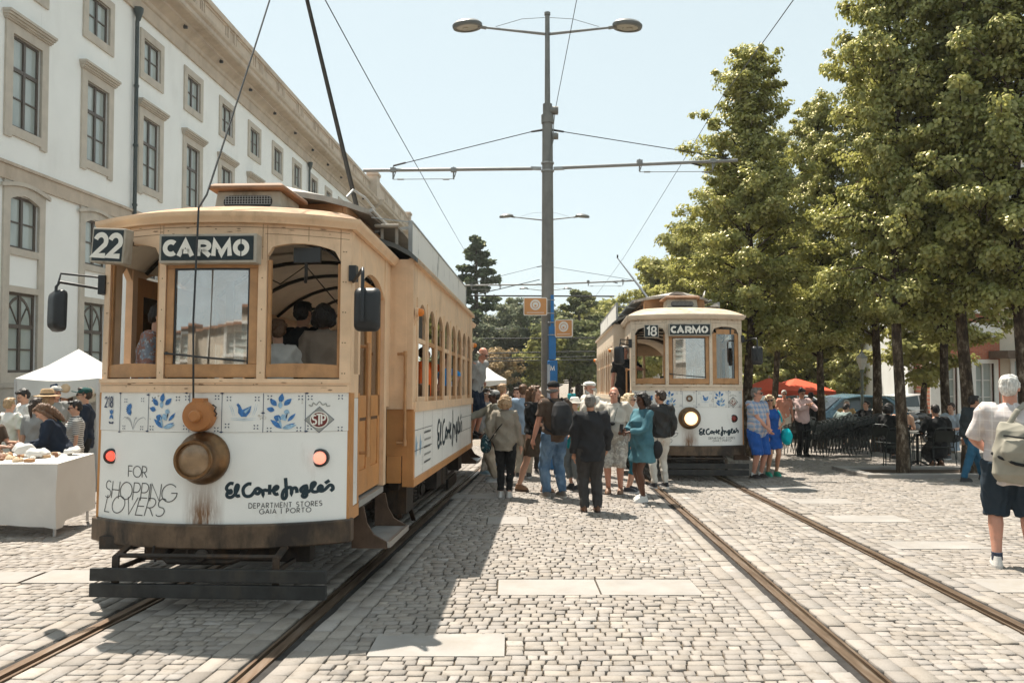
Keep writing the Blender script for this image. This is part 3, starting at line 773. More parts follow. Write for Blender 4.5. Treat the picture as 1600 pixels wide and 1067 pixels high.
    # ---- saloon windows
    for s in (1, -1):
        for i in range(NW):
            a, c = W0+dw*i+.045, W0+dw*(i+1)-.045
            m = MB(); sslab(m, s, fS, a, c, 2.20, 2.25, -.008, .045); sslab(m, s, fS, a, a+.025, 1.60, 2.50, -.01, .04); sslab(m, s, fS, c-.025, c, 1.60, 2.50, -.01, .04); sslab(m, s, fS, a, c, 1.545, 1.60, -.008, .045)
            wn = m.build('side_window', M_sash if i % 3 else M_cream, T)
            g = MB(); sslab(g, s, fS, a+.02, c-.02, 2.248, 2.63, -.02, .024); g.build('pane', M_glass, wn)
    # ---- doors, rails, steps
    for k_ in (0, 1):
        for s in (1, -1):
            mv = (lambda v: v) if k_ == 0 else (lambda v: END-v)
            fx = (lambda v: SV(v)-.03) if k_ == 0 else (lambda v: SV(END-v)-.03)
            d = MB(); pn = MB()
            def SS(mb, v0, v1, *a, **kw):
                p_, q_ = sorted((mv(v0), mv(v1))); sslab(mb, s, fx, p_, q_, *a, **kw)
            gl = MB()
            if not (route == '18' and s < 0 and k_ == 0):
                for v0 in (.72, 1.272):
                    v1 = v0+.545
                    SS(d, v0, v1, .74, .95, 0, .03); SS(d, v0, v1, 1.42, 1.62, 0, .03); SS(d, v0, v1, 2.50, 2.66, 0, .03)
                    SS(d, v0, v0+.10, .95, 2.50, 0, .03); SS(d, v1-.10, v1, .95, 2.50, 0, .03); SS(d, v0+.1, v1-.1, .95, 1.42, -.014, .03)
                    SS(d, v0+.13, v1-.13, .98, 1.39, -.004, .03)
                    SS(gl, v0+.1, v1-.1, 1.62, 2.50, -.014, .018)
                    SS(pn, v0+.1, v1-.1, 1.39, 1.42, -.0035, .02); SS(pn, v0+.10, v0+.115, .95, 1.39, -.0035, .02)
                do = d.build('door', M_tan, T); gl.build('pane', M_glass, do); pn.build('panel_line', M_dsash, do)
            th = MB(); SS(th, .70, 1.82, .66, .715, .045, .1); th.build('threshold', M_grey, T)
            for hv, z0_, z1_ in ((.80, 1.12, 2.05), (V1-.09, 1.12, 2.05)):
                v = mv(hv); x = s*(SV(hv)+(.06 if hv < 1 else .17))
                h = MB(); h.tube([(x, v, z0_), (x, v, z1_)], .016, 8)
                for z in (z0_, z1_): h.tube([(x, v, z), (x-s*.085, v, z)], .015, 8); h.tube([(x, v, z-.03), (x, v, z+.03)], .021, 8)
                h.build('handrail', [M_sash], T, 40)
            st = MB()                             # step hung between two flared plates
            prof = [(0,.66),(.10,.66),(.13,.52),(.19,.42),(.30,.36),(.31,.30),(0,.30)]
            for v in (.80, 1.70):
                st.prism([(px, pz) for px, pz in prof], lambda q, t, s=s: (s*(SV(1)-.06+q[0]), mv(t), q[1]), v-.012, v+.012)
            st.box(*sorted((s*(SV(1)-.05), s*(SV(1)+.25))), *sorted((mv(.812), mv(1.688))), .315, .345, 1)
            st.box(*sorted((s*(SV(1)+.25), s*(SV(1)+.275))), *sorted((mv(.80), mv(1.70))), .305, .358, 2)
            st.build('step', [mat('rusty_step_plate', (.12,.075,.05), .6, .2, .4, 6, .4, .2, 30, (.04,.03,.025), 5), M_grey, M_steel], T, 40)
    # ---- eaves mouldings
    ev = MB(); path = []
    for i in range(33):
        u = -1.06+2.12*i/32; path.append((u, Fv(min(1.0, abs(u)))-.02))
    path = [(-SV(2.2)-.02, 2.22)]+path+[(SV(2.2)+.02, 2.22)]
    prof = [(-.01,2.985),(.03,2.985),(.038,3.01),(.055,3.025),(.062,3.045),(.062,3.067),(-.02,3.067)]
    def sweep_path(mb, path, flip=False, m=0):
        n = len(prof); vs = []; L = len(path)
        for i, (x, y) in enumerate(path):
            a, c = path[max(0,i-1)], path[min(L-1,i+1)]; dx, dy = c[0]-a[0], c[1]-a[1]; q = math.hypot(dx, dy); nx, ny = dy/q, -dx/q
            for o, z in prof:
                X, Y = x+nx*o, y+ny*o; vs.append((X, END-Y if flip else Y, z))
        fs = [(i*n+j, i*n+(j+1)%n, (i+1)*n+(j+1)%n, (i+1)*n+j) for i in range(L-1) for j in range(n)]+[tuple(range(n)), tuple((L-1)*n+j for j in range(n))]
        mb.add(vs, fs, m)
    sweep_path(ev, path); ev.build('eaves', M_cream, T, 35); ev = MB(); sweep_path(ev, path, True); ev.build('eaves', M_cream, T, 35)
    # ---- roofs
    for flip in (0, 1):
        rf = MB()
        path2 = []
        for (x, y) in [(-1.02, 2.28), (-1.035, 1.7), (-1.05, 1.1)]+path[1:-1]+[(1.05, 1.1), (1.035, 1.7), (1.02, 2.28)]:
            path2.append((x*1.05, y-.045 if abs(x) < 1 and y < .6 else y))
        ns = 9; vs = []
        for (x, y) in path2:
            for j in range(ns+1):
                s = j/ns; C = (x*.40, 1.0+.5*y); z = 3.062+.215*(1-(1-s)**2.1)
                Y = y+(C[1]-y)*s; vs.append((x+(C[0]-x)*s, END-Y if flip else Y, z))
        L = len(path2); n = ns+1
        rf.add(vs, [(i*n+j, i*n+j+1, (i+1)*n+j+1, (i+1)*n+j) for i in range(L-1) for j in range(ns)]+[tuple(i*n+ns for i in range(L))])
        rf.build('hood_roof', M_hood, T, 60)
    rs = MB(); pr = [(1.275, 3.07), (1.20, 3.135), (1.05, 3.215), (.85, 3.285), (.65, 3.325)]
    for s in (1, -1):
        n = len(pr); vs = [(s*x, v, z) for v in (V1-.12, V2+.12) for x, z in pr]+[(s*x, v, z-.05) for v in (V1-.12, V2+.12) for x, z in pr]
        f = [(i, i+1, n+i+1, n+i) for i in range(n-1)]+[(2*n+i, 3*n+i, 3*n+i+1, 2*n+i+1) for i in range(n-1)]
        f += [(i, 2*n+i, 2*n+i+1, i+1) for i in range(n-1)]+[(n+i, n+i+1, 3*n+i+1, 3*n+i) for i in range(n-1)]+[(0, n, 3*n, 2*n), (n-1, 3*n-1, 4*n-1, 2*n-1)]
        rs.add(vs, f)
    rs.build('saloon_roof', M_dkroof, T, 50)
    # monitor: walls with small lights and its own rounded roof
    mo = MB(); MW = .62; m0, m1 = 1.75, END-1.75
    for s in (1, -1):
        mo.box(*sorted((s*(MW-.04), s*MW)), m0, m1, 3.20, 3.27)
        mo.box(*sorted((s*(MW-.04), s*MW)), m0, m1, 3.46, 3.535)
        for i in range(11):
            v = m0+(m1-m0)*i/10; mo.box(*sorted((s*(MW-.045), s*(MW+.012))), max(m0, v-.06), min(m1, v+.06), 3.271, 3.459)
        sslab(mo, s, lambda v: MW-.025, m0, m1, 3.27, 3.46, 0, .01, m=1)
    for v in (m0, m1): mo.box(-MW+.041, MW-.041, v-.02, v+.02, 3.20, 3.55); 
    for v in (m0-.022, m1+.022): mo.box(-.30, .30, v-.008, v+.008, 3.29, 3.47, 2)
    mo.build('monitor', [mat('monitor_paint', (.34,.19,.095), .55, 0, .2, 5, .4, .2, 30, (.15,.08,.04), 3), M_dsash, M_sash], T)
    mr = MB(); NU = 16; ys = [1.30,1.36,1.5,1.75,2.1,2.6]; ys = ys+[END-y for y in ys[::-1]]
    def mrw(y):
        q = min(y, END-y); return .80*math.sqrt(max(.02, min(1, (q-1.28)/.9)))**.75
    top = []; bot = []
    for y in ys:
        wv = mrw(y)
        for i in range(NU+1):
            t = -1+2*i/NU; z = 3.575+.07*(1-t*t)
            top.append((t*wv, y, z)); bot.append((t*wv, y, z-.055))
    n = NU+1; L = len(ys); B = n*L
    f = [(i*n+j, i*n+j+1, (i+1)*n+j+1, (i+1)*n+j) for i in range(L-1) for j in range(NU)]
    f += [(B+i*n+j, B+(i+1)*n+j, B+(i+1)*n+j+1, B+i*n+j+1) for i in range(L-1) for j in range(NU)]
    f += [(i*n, (i+1)*n, B+(i+1)*n, B+i*n) for i in range(L-1)]+[(i*n+NU, B+i*n+NU, B+(i+1)*n+NU, (i+1)*n+NU) for i in range(L-1)]
    f += [(j, B+j, B+j+1, j+1) for j in range(NU)]+[((L-1)*n+j, (L-1)*n+j+1, B+(L-1)*n+j+1, B+(L-1)*n+j) for j in range(NU)]
    mr.add(top+bot, f); mr.build('monitor_roof', mat('monitor_roof_skin', (.36,.335,.30), .5, .1, .2, 3, .4, .2, 30, (.16,.13,.10), 3), T, 40)
    gu = MB()
    for s in (1, -1): gu.tube([(s*.815, 2.0, 3.545), (s*.815, END-2.0, 3.545)], .022, 6)
    gu.tube([(.62, 1.75, 3.62), (.66, 1.85, 3.72), (.70, 2.2, 3.73), (.74, 2.5, 3.67), (.75, 2.6, 3.58)], .012, 6)
    gu.build('gutter', M_grey, T, 60)
    # vent box on the hood
    vb = MB(); va0, va1 = .72, 1.28
    vb.add([(-.31,va0,3.19),(.31,va0,3.19),(.31,va1,3.19),(-.31,va1,3.19),(-.285,va0+.03,3.435),(.285,va0+.03,3.435),(.285,va1,3.435),(-.285,va1,3.435)], [(0,3,2,1),(4,5,6,7),(0,1,5,4),(1,2,6,5),(2,3,7,6),(3,0,4,7)])
    vo = vb.build('vent_box', mat('vent_paint', (.36,.33,.27), .6, .1, .25, 5, .4, .2, 30, (.17,.13,.09), 5), T, bevel=.01)
    l = MB(); l.add([(-.34,va0-.045,3.437),(.34,va0-.045,3.437),(.36,va1+.05,3.437),(-.36,va1+.05,3.437),(-.34,va0-.045,3.468),(.34,va0-.045,3.468),(.36,va1+.05,3.468),(-.36,va1+.05,3.468),(-.30,va0,3.498),(.30,va0,3.498),(.32,va1,3.498),(-.32,va1,3.498)],
        [(0,3,2,1),(0,1,5,4),(1,2,6,5),(2,3,7,6),(3,0,4,7),(4,5,9,8),(5,6,10,9),(6,7,11,10),(7,4,8,11),(8,9,10,11)])
    l.build('lid', mat('vent_lid', (.26,.15,.09), .7, 0, .3, 5, .3, .3, 20, (.16,.10,.06), 4), vo, bevel=.012)
    g = MB(); rr = roundrect(.44, .115, .055, 6)
    g.prism(rr, lambda q, t: (q[0]+.0, va0+.005+(q[1]+.108)*.14+t, 3.335+q[1]), -.006, .004)
    g.prism(roundrect(.30, .10, .03, 4), lambda q, t: (.296-(q[1]+.1)*.11+t, 1.0+q[0], 3.335+q[1]), -.002, .008)
    g.build('grille', M_grille, vo)
    sc_ = MB()
    for i in range(17): sc_.box(-.2+i*.025-.0025, -.2+i*.025+.0025, va0+.011, va0+.013, 3.282, 3.388)
    for i in range(5): sc_.box(-.21, .21, va0+.010, va0+.0128, 3.292+i*.022, 3.296+i*.022)
    sc_.build('wire_screen', M_grey, vo)
    # roof adverts on stays, trolley plank
    for s in (1, -1):
        a = MB(); a.box(*sorted((s*1.10, s*1.125)), V1+.42, V2-.1, 3.12, 3.56); ao = a.build('advert_board', M_advert, T)
        fr = MB()
        for v in (V1+.42, V2-.1): fr.box(*sorted((s*1.09, s*1.135)), v-.012, v+.012, 3.10, 3.575)
        for z in (3.105, 3.57): fr.box(*sorted((s*1.092, s*1.133)), V1+.432, V2-.112, z-.01, z+.01)
        for v in (V1+.46, 4.4, 6.2, 8.1):
            fr.bar((s*1.1, v, 3.50), (s*.70, v, 3.46), .05, .03); fr.bar((s*1.1, v, 3.22), (s*.72, v, 3.32), .05, .03)
        fr.bar((s*1.11, V1+.43, 3.56), (s*.78, V1-.1, 3.50), .012, .012)
        fr.build('frame', M_grey, ao)
    pk = MB(); pk.box(.80, 1.04, V1+.06, V1+1.7, 3.42, 3.445); pk.tube([(.79, V1+.05, 3.44), (1.05, V1+.05, 3.44)], .02, 8)
    for v in (V1+.1, V1+1.0): pk.bar((.86, v, 3.42), (.86, v, 3.27), .03, .012); pk.bar((1.02, v, 3.42), (1.02, v, 3.2), .03, .012)
    pk.build('roof_plank', mat('plank_grey', (.34,.30,.25), .7, 0, .2, 8), T)
    # ---- signs
    b_ = MB(); f0 = -.075; b_.box(-.385, .395, f0, .05, 2.655, 2.885); sg = b_.build('destination_sign', mat('sign_frame', (.42,.375,.31), .55, 0, .15, 10, .4, 0, 40, (.2,.15,.1), 8), T, bevel=.006)
    q = MB(); q.box(-.365, .372, f0-.004, f0-.001, 2.676, 2.866); q.build('sign_face', M_signbg, sg)
    q = MB(); Sf = lambda y: (lambda u, z: (u, y, z)); sw_ = .037; hh = .128; zb_ = 2.709
    for ch, a_, b_2 in (('C', 660, 788), ('A', 795, 943), ('R', 966, 1116), ('M', 1116, 1290), ('O', 1306, 1456)):
        ua, ub = [-.385+(x-622)/(1520-622)*.78 for x in (a_, b_2)]; w0 = GL[ch][0]; k = (ub-ua-sw_*(.55 if ch in 'AM' else 1))/w0; h = hh-(.018 if ch in 'AM' else sw_-.006 if ch in 'CO' else sw_*.5)
        for st in GL[ch][1]: ribbon(q, [(ua+sw_*(.28 if ch in 'AM' else .5)+x*k, zb_+(sw_/2-.003 if ch in 'CO' else 0)+y*h) for x, y in st], sw_, Sf(f0-.0060), 0)
        if ch == 'O': ribbon(q, [((ua+ub)/2, 2.69), ((ua+ub)/2, 2.85)], .008, Sf(f0-.0075), 1)
        if ch in 'ARM': ribbon(q, [(ua+.040, 2.69), (ua+.046, 2.76)], .006, Sf(f0-.0075), 1)
    q.build('letters', [M_white, M_signbg], sg)
    if route == '22': c = Vector((-.795, -.02, 2.80)); rot = Euler((0, R(4), R(-9))).to_matrix(); sz = .150
    else: c = Vector((-.70, -.03, 2.745)); rot = Euler((0, 0, R(-6))).to_matrix(); sz = .135
    tf = lambda x, y, z: c + rot @ Vector((x, y, z))
    b_ = MB(); b_.obox(c, rot @ Vector((sz, 0, 0)), rot @ Vector((0, .05, 0)), rot @ Vector((0, 0, sz*.92))); rsn = b_.build('route_sign', mat('sign_frame', (0,0,0)), T, bevel=.006)
    q = MB(); k = sz-.016; q.obox(c+rot @ Vector((0, -.052, 0)), rot @ Vector((k, 0, 0)), rot @ Vector((0, .0015, 0)), rot @ Vector((0, 0, k*.92))); q.build('sign_face', M_signbg, rsn)
    q = MB(); h = .165 if route == '22' else .155; w_ = text_width(route, h, .20); 
    for st in text_strokes(route, -w_/2, -h/2, h, .20, .04)[0]: ribbon(q, st, .041 if route == '22' else .030, lambda u, z: tf(u, -.0555, z))
    q.build('numerals', M_white, rsn)
    ib = MB(); ib.tube([tf(-.06, .06, -.05), (-.8, Fv(.8)+.03, 2.75)], .02, 6); ib.build('bracket', M_black, rsn); ib = MB(); ib.tube([tf(.06, .06, .05), (-.72, Fv(.8)+.03, 2.86)], .02, 6); ib.build('bracket', M_black, rsn)
    # ---- lamps
    Mh = Matrix.Translation((-.012, Fv(0)+.02, 1.135)) @ Matrix.Rotation(R(90), 4, 'X')
    p = MB(); p.lathe([(.0,0),(.19,0),(.205,.015),(.205,.05),(.192,.07),(.17,.085),(.150,.12),(.146,.20),(.152,.215),(.146,.23),(.128,.23),(.122,.20),(.0,.19)], 36, Mh); hl = p.build('headlight', M_brass, T, 35)
    p = MB(); p.lathe([(.119,.200),(.10,.206),(.05,.212),(0,.214)], 28, Mh); p.build('lens', M_lampwarm if lit else M_lens, hl, 60)
    for pu, pr_, mm in ((FU(169,713), .050, M_lampred), (FU(502,714), .060, M_lamppink if route == '22' else M_lampred)):
        Ml = Matrix.Translation((pu[0], Fv(pu[0])+.02, pu[1])) @ Matrix.Rotation(R(90), 4, 'X')
        p = MB(); p.lathe([(0,0),(pr_+.012,0),(pr_+.012,.04),(pr_-.004,.046),(pr_-.006,.03),(0,.03)], 22, Ml); lo = p.build('marker_lamp', M_black, T, 40)
        p = MB(); p.lathe([(pr_-.008,.03),(pr_-.016,.05),(pr_*.45,.062),(0,.065)], 20, Ml); p.build('lens', mm if (route == '22') else mat('red_lens_off', (.22,.03,.02), .3), lo, 60)
    if reel:
        Mr = Matrix.Translation((-.035, Fv(0)+.0, 1.462)) @ Matrix.Rotation(R(90), 4, 'X')
        p = MB(); p.lathe([(0,0),(.105,0),(.122,.02),(.122,.085),(.112,.105),(.05,.112),(.047,.145),(.035,.158),(0,.158)], 30, Mr)
        p.box(-.075, .01, -.10, -.0, 1.56, 1.60); ro = p.build('rope_reel', M_reel, T, 35)
        p = MB(); p.tube([(.07,-.06,1.55),(.10,-.06,1.53),(.085,-.06,1.50),(.105,-.06,1.48),(.095,-.06,1.46)], .006, 6); p.build('hook', M_black, ro)
    else:
        p = MB(); p.lathe([(.035,0),(.055,.0),(.06,.02),(.05,.03),(.035,.03),(.03,.02)], 20, Matrix.Translation((-.01, Fv(0)-.006, 1.50)) @ Matrix.Rotation(R(90), 4, 'X'), cap=False); p.build('ring_bracket', M_brass, T, 40)
    for v in (V1+.04, V2-.15):
        for s in ((1, -1)):
            p = MB(); Ma = Matrix.Translation((s*(SW+.02), v, 2.50)) @ Matrix.Rotation(R(90)*s, 4, 'Y'); p.lathe([(0,0),(.05,0),(.05,.03),(0,.032)], 16, Ma, 0); p.lathe([(.044,.03),(.04,.07),(.02,.085),(0,.087)], 16, Ma, 1)
            p.bar((s*(SW+.04), v, 2.44), (s*(SW-.01), v, 2.36), .03, .03, 0); p.build('indicator_lamp', [M_cream, M_amber], T, 50)
    # ---- mirrors
    p = MB(); cr = Vector((1.25, .06, 2.295))
    def shell(c, yaw, w_, h_):
        Rm = Euler((0, 0, yaw)).to_matrix(); L = 5; vs = []; o = roundrect(w_, h_, .045, 5); n = len(o)
        secs = [(.0, .94), (.02, 1.0), (.05, .98), (.085, .80), (.095, .55)]
        for dy, k in secs: vs += [c+Rm @ Vector((q[0]*k, -dy, q[1]*k)) for q in o]
        p.add(vs, [(i*n+j, i*n+(j+1)%n, (i+1)*n+(j+1)%n, (i+1)*n+j) for i in range(L-1) for j in range(n)]+[tuple(range(n))[::-1], tuple((L-1)*n+j for j in range(n))])
    shell(cr, R(4), .205, .345)
    p.tube([(1.06, .34, 2.56), (1.16, .14, 2.60), (1.225, -.03, 2.61), (1.235, -.065, 2.57), (1.235, -.065, 2.20)], .014, 8); p.box(1.03, 1.09, .30, .38, 2.56, 2.69)
    p.build('mirror', M_rubber, T, 50)
    p = MB(); shell(Vector((-1.27, .12, 2.30)), R(-38), .20, .34)
    p.tube([(-1.04, .36, 2.50), (-1.16, .3, 2.52), (-1.27, .07, 2.53), (-1.28, .04, 2.49), (-1.28, .03, 2.22)], .012, 8); p.tube([(-1.04, .36, 2.60), (-1.16, .3, 2.61), (-1.265, .07, 2.60), (-1.275, .05, 2.50)], .009, 8); p.box(-1.09, -1.03, .30, .38, 2.46, 2.62)
    p.build('mirror', M_rubber, T, 50)
    p = MB(); p.box(.60, .82, .20, .24, 2.70, 2.82); p.tube([(.70,.22,2.72),(.69,.25,2.60),(.67,.30,2.55)], .014, 6); p.build('cab_mirror', M_black, T)
    # ---- inside
    p = MB(); p.box(-SW+.06, SW-.06, V1-.02, V2+.02, .80, .86); p.box(-.95, .95, .40, V1-.022, .78, .84); p.box(-.95, .95, V2+.022, END-.4, .78, .84); p.build('floor', M_seat, T)
    p = MB(); n = 15
    for y0, y1, wv in ((.30, V1-.05, .97), (V1+.04, V2-.04, 1.17), (V2+.05, END-.3, .97)):
        pr2 = [(wv*(-1+2*i/(n-1)), 2.72+.42*(1-abs(-1+2*i/(n-1))**2.6)) for i in range(n)]
        vs = [(x, y, z) for y in (y0, y1) for x, z in pr2]+[(x, y, z+.015) for y in (y0, y1) for x, z in pr2]
        p.add(vs, [(i, i+1, n+i+1, n+i) for i in range(n-1)]+[(2*n+i, 3*n+i, 3*n+i+1, 2*n+i+1) for i in range(n-1)])
    p.build('ceiling', M_int, T, 60)
    p = MB()
    for v in (V1, V2):                            # bulkheads with a wide opening
        for s in (1, -1):
            p = MB(); p.box(*sorted((s*.72, s*(SW-.06))), v-.025, v+.025, .86, 1.6); p.box(*sorted((s*.72, s*.80)), v-.025, v+.025, 1.601, 2.84); p.box(*sorted((s*1.09, s*(SW-.06))), v-.025, v+.025, 1.601, 2.70); p.build('bulkhead', M_dsash, T)
    p = MB()
    for v in np.linspace(V1+.5, V2-.5, 6):
        pts = [(1.15*(-1+2*i/14), v, 2.70+.42*(1-abs(-1+2*i/14)**2.6)) for i in range(15)]; p.tube(pts, .022, 6)
    for v in (.8, 1.5):
        pts = [(.94*(-1+2*i/14), v, 2.70+.42*(1-abs(-1+2*i/14)**2.6)) for i in range(15)]; p.tube(pts, .02, 6)
    p.tube([(-.3,.75,2.98),(0,.8,2.75),(.25,.9,2.62),(.45,1.0,2.80),(.55,1.3,2.62),(.75,1.5,2.35)], .006, 5)
    p.build('roof_hoops', M_black, T, 60)
    for v in np.linspace(V1+.7, V2-.7, 7):
        for s in (1, -1):
            p = MB(); p.box(*sorted((s*.36, s*1.14)), v-.20, v+.20, 1.22, 1.28); p.bar((s*.75, v+.20, 1.24), (s*.75, v+.28, 1.74), .78, .03, up=(0,1,0)); p.box(*sorted((s*.40, s*.44)), v-.16, v+.16, .86, 1.22); p.build('seat', M_seat, T)
    p = MB(); p.lathe([(0,0),(.16,0),(.16,.95),(.13,1.0),(0,1.0)], 18, Matrix.Translation((-.45,.62,.84))); p.tube([(-.45,.62,1.84),(-.45,.62,1.9),(-.25,.55,1.92)], .02, 8); p.build('controller', M_black, T, 40)
    # ---- guard boards and front ironwork
    for z0_, z1_, u0 in ((.105, .205, -.79), (.225, .32, -.79)):
        p = MB(); p.box(u0, 1.02, -.19, -.15, z0_, z1_); p.build('guard_board', M_plank, T, bevel=.006)
    p = MB()
    for u in (-.62, .62):
        p.bar((u, -.13, .12), (u, -.13, .40), .05, .025); p.bar((u, -.13, .39), (u, .35, .52), .05, .025); p.bar((u, -.12, .30), (u, .30, .30), .03, .03)
    p.tube([(-.62, -.10, .40), (.62, -.10, .40)], .018, 8)
    p.tube([(-.28,.10,.44),(-.30,-.02,.37),(-.26,-.04,.345),(.24,-.04,.345),(.30,-.02,.37),(.30,.10,.44)], .022, 8)
    p.tube([(-.12,0,.45),(-.12,-.03,.36)], .012, 6); p.tube([(.08,0,.45),(.08,-.03,.36)], .012, 6)
    p.lathe([(0,0),(.045,0),(.05,.03),(.04,.05),(0,.052)], 14, Matrix.Translation((.02,-.05,.40)) @ Matrix.Rotation(R(90),4,'X'))
    p.box(-.90, -.62, .12, .40, .40, .50); p.tube([(-.38,-.02,.46),(-.385,-.03,.40),(-.37,-.03,.36),(-.36,-.03,.34)], .010, 6)
    p.box(-.8, .8, .5, V1, .50, .60); p.box(-.7, .7, .45, .6, .25, .5)
    p.build('front_irons', M_under, T, 40)
    # ---- truck
    p = MB()
    for s in (1, -1):
        p.bar((s*.86, 3.4, .52), (s*.86, 7.3, .52), .07, .12); p.bar((s*.90, 3.3, .20), (s*.90, 7.4, .20), .05, .06); p.bar((s*.96, V1+.4, .62), (s*.96, V2-.4, .62), .1, .1)
        for v in (4.2, 6.5):
            p.box(*sorted((s*.82, s*1.0)), v-.12, v+.12, .30, .50); p.lathe([(0,0),(.07,0),(.08,.02),(.05,.05),(0,.05)], 12, Matrix.Translation((s*1.0, v, .40)) @ Matrix.Rotation(R(90)*s, 4, 'Y'))
            for dv in (-.30, .30):
                for i in range(7): p.lathe([(.03,0),(.075,.0),(.075,.022),(.03,.022)], 12, Matrix.Translation((s*.93, v+dv, .27+i*.045)))
            p.bar((s*.88, v-.52, .60), (s*.88, v-.46, .18), .05, .05); p.bar((s*.88, v+.52, .60), (s*.88, v+.46, .18), .05, .05); p.box(*sorted((s*.80, s*.92)), v-.56, v-.44, .26, .44)
        for v, ln in ((2.75, .45), (5.1, .5), (5.7, .35), (7.7, .5)): p.box(*sorted((s*.80, s*1.08)), v, v+ln, .30, .62)
        p.tube([(s*1.0, 2.9, .30), (s*1.02, 4.9, .26), (s*1.0, 7.6, .30)], .025, 6)
        p.bar((s*1.02, 3.1, .42), (s*1.02, 3.6, .10), .05, .02); p.bar((s*.98, 7.0, .14), (s*.98, 8.1, .14), .04, .16)
    p.box(-.75, .75, V1+.1, V2-.1, .62, .74); p.box(-.5, .5, 3.6, 7.1, .22, .5)
    p.build('truck_frame', M_under, T, 40)
    for v in (4.2, 6.5):
        for s in (1, -1):
            p = MB(); p.lathe([(0,-.01),(.10,-.01),(.11,.02),(.28,.03),(.30,-.01),(.39,-.01),(.40,.04),(.385,.10),(.36,.11),(.1,.11),(0,.11)], 28, Matrix.Translation((s*.66, v, .385)) @ Matrix.Rotation(R(90)*s, 4, 'Y')); p.build('wheel', M_under, T, 40)
    # ---- trolley pole and rope
    p = MB(); bv = 5.2
    tip = Vector(trail[0]); base = Vector((0, bv, 3.80)); p.lathe([(0,0),(.16,0),(.14,.05),(.06,.14),(0,.15)], 16, Matrix.Translation((0, bv, 3.63)))
    p.tube([base, base.lerp(tip, .5), tip], [.036, .028, .020], 8); p.tube([tip, tip+Vector((0, -.03, .12))], .03, 8)
    p.tube([base+Vector((0,.25,-.02)), base+Vector((0,-.25,.0))], .045, 8)
    tp = p.build('trolley_pole', M_black, T, 50)
    if reel:
        p = MB(); q = [Vector((-.075, -.075, 1.55)), Vector((-.068, -.13, 2.2)), Vector((-.05, -.13, 3.08)), Vector((-.02, -.06, 3.2)), tip+Vector((0,0,.05))]
        p.tube(q[:3], .0085, 6); p.tube([q[2], q[3], q[3].lerp(q[4], .5)+Vector((0,0,-.02)), q[4]], .0085, 6); p.build('trolley_rope', M_black, T, 60)
    return T
X22 = (320-800)*6.2/F
T22 = make_tram('nearer cream tram numbered 22 with unlit brass headlight and rope reel', '22', False, True, [(.05, 1.6, 6.3)], (M_cream, M_tan, M_hood))
T22.location = (X22, 6.2, gz(6.2)); T22.rotation_euler = (-math.atan(K)-.004, 0, -math.atan(62/F))
X18 = (1078-800)*14.75/F
T18 = make_tram('paler cream tram numbered 18 with glowing headlight, behind the crowd', '18', True, False, [(-.06, 15.0, 6.6)], (mat('faded_cream_paint', (.70,.575,.44), .5, 0, .10, 5, .45, .12, 30, (.36,.25,.16), 2.6, .58, .86), M_tan, mat('faded_hood', (.55,.44,.33), .75, 0, .2, 3, .2, .35, 16, (.24,.18,.13), 3.2, .48, .7)))
T18.location = (X18, 14.75, gz(14.75)); T18.rotation_euler = (-math.atan(K), 0, -math.atan(61/F))
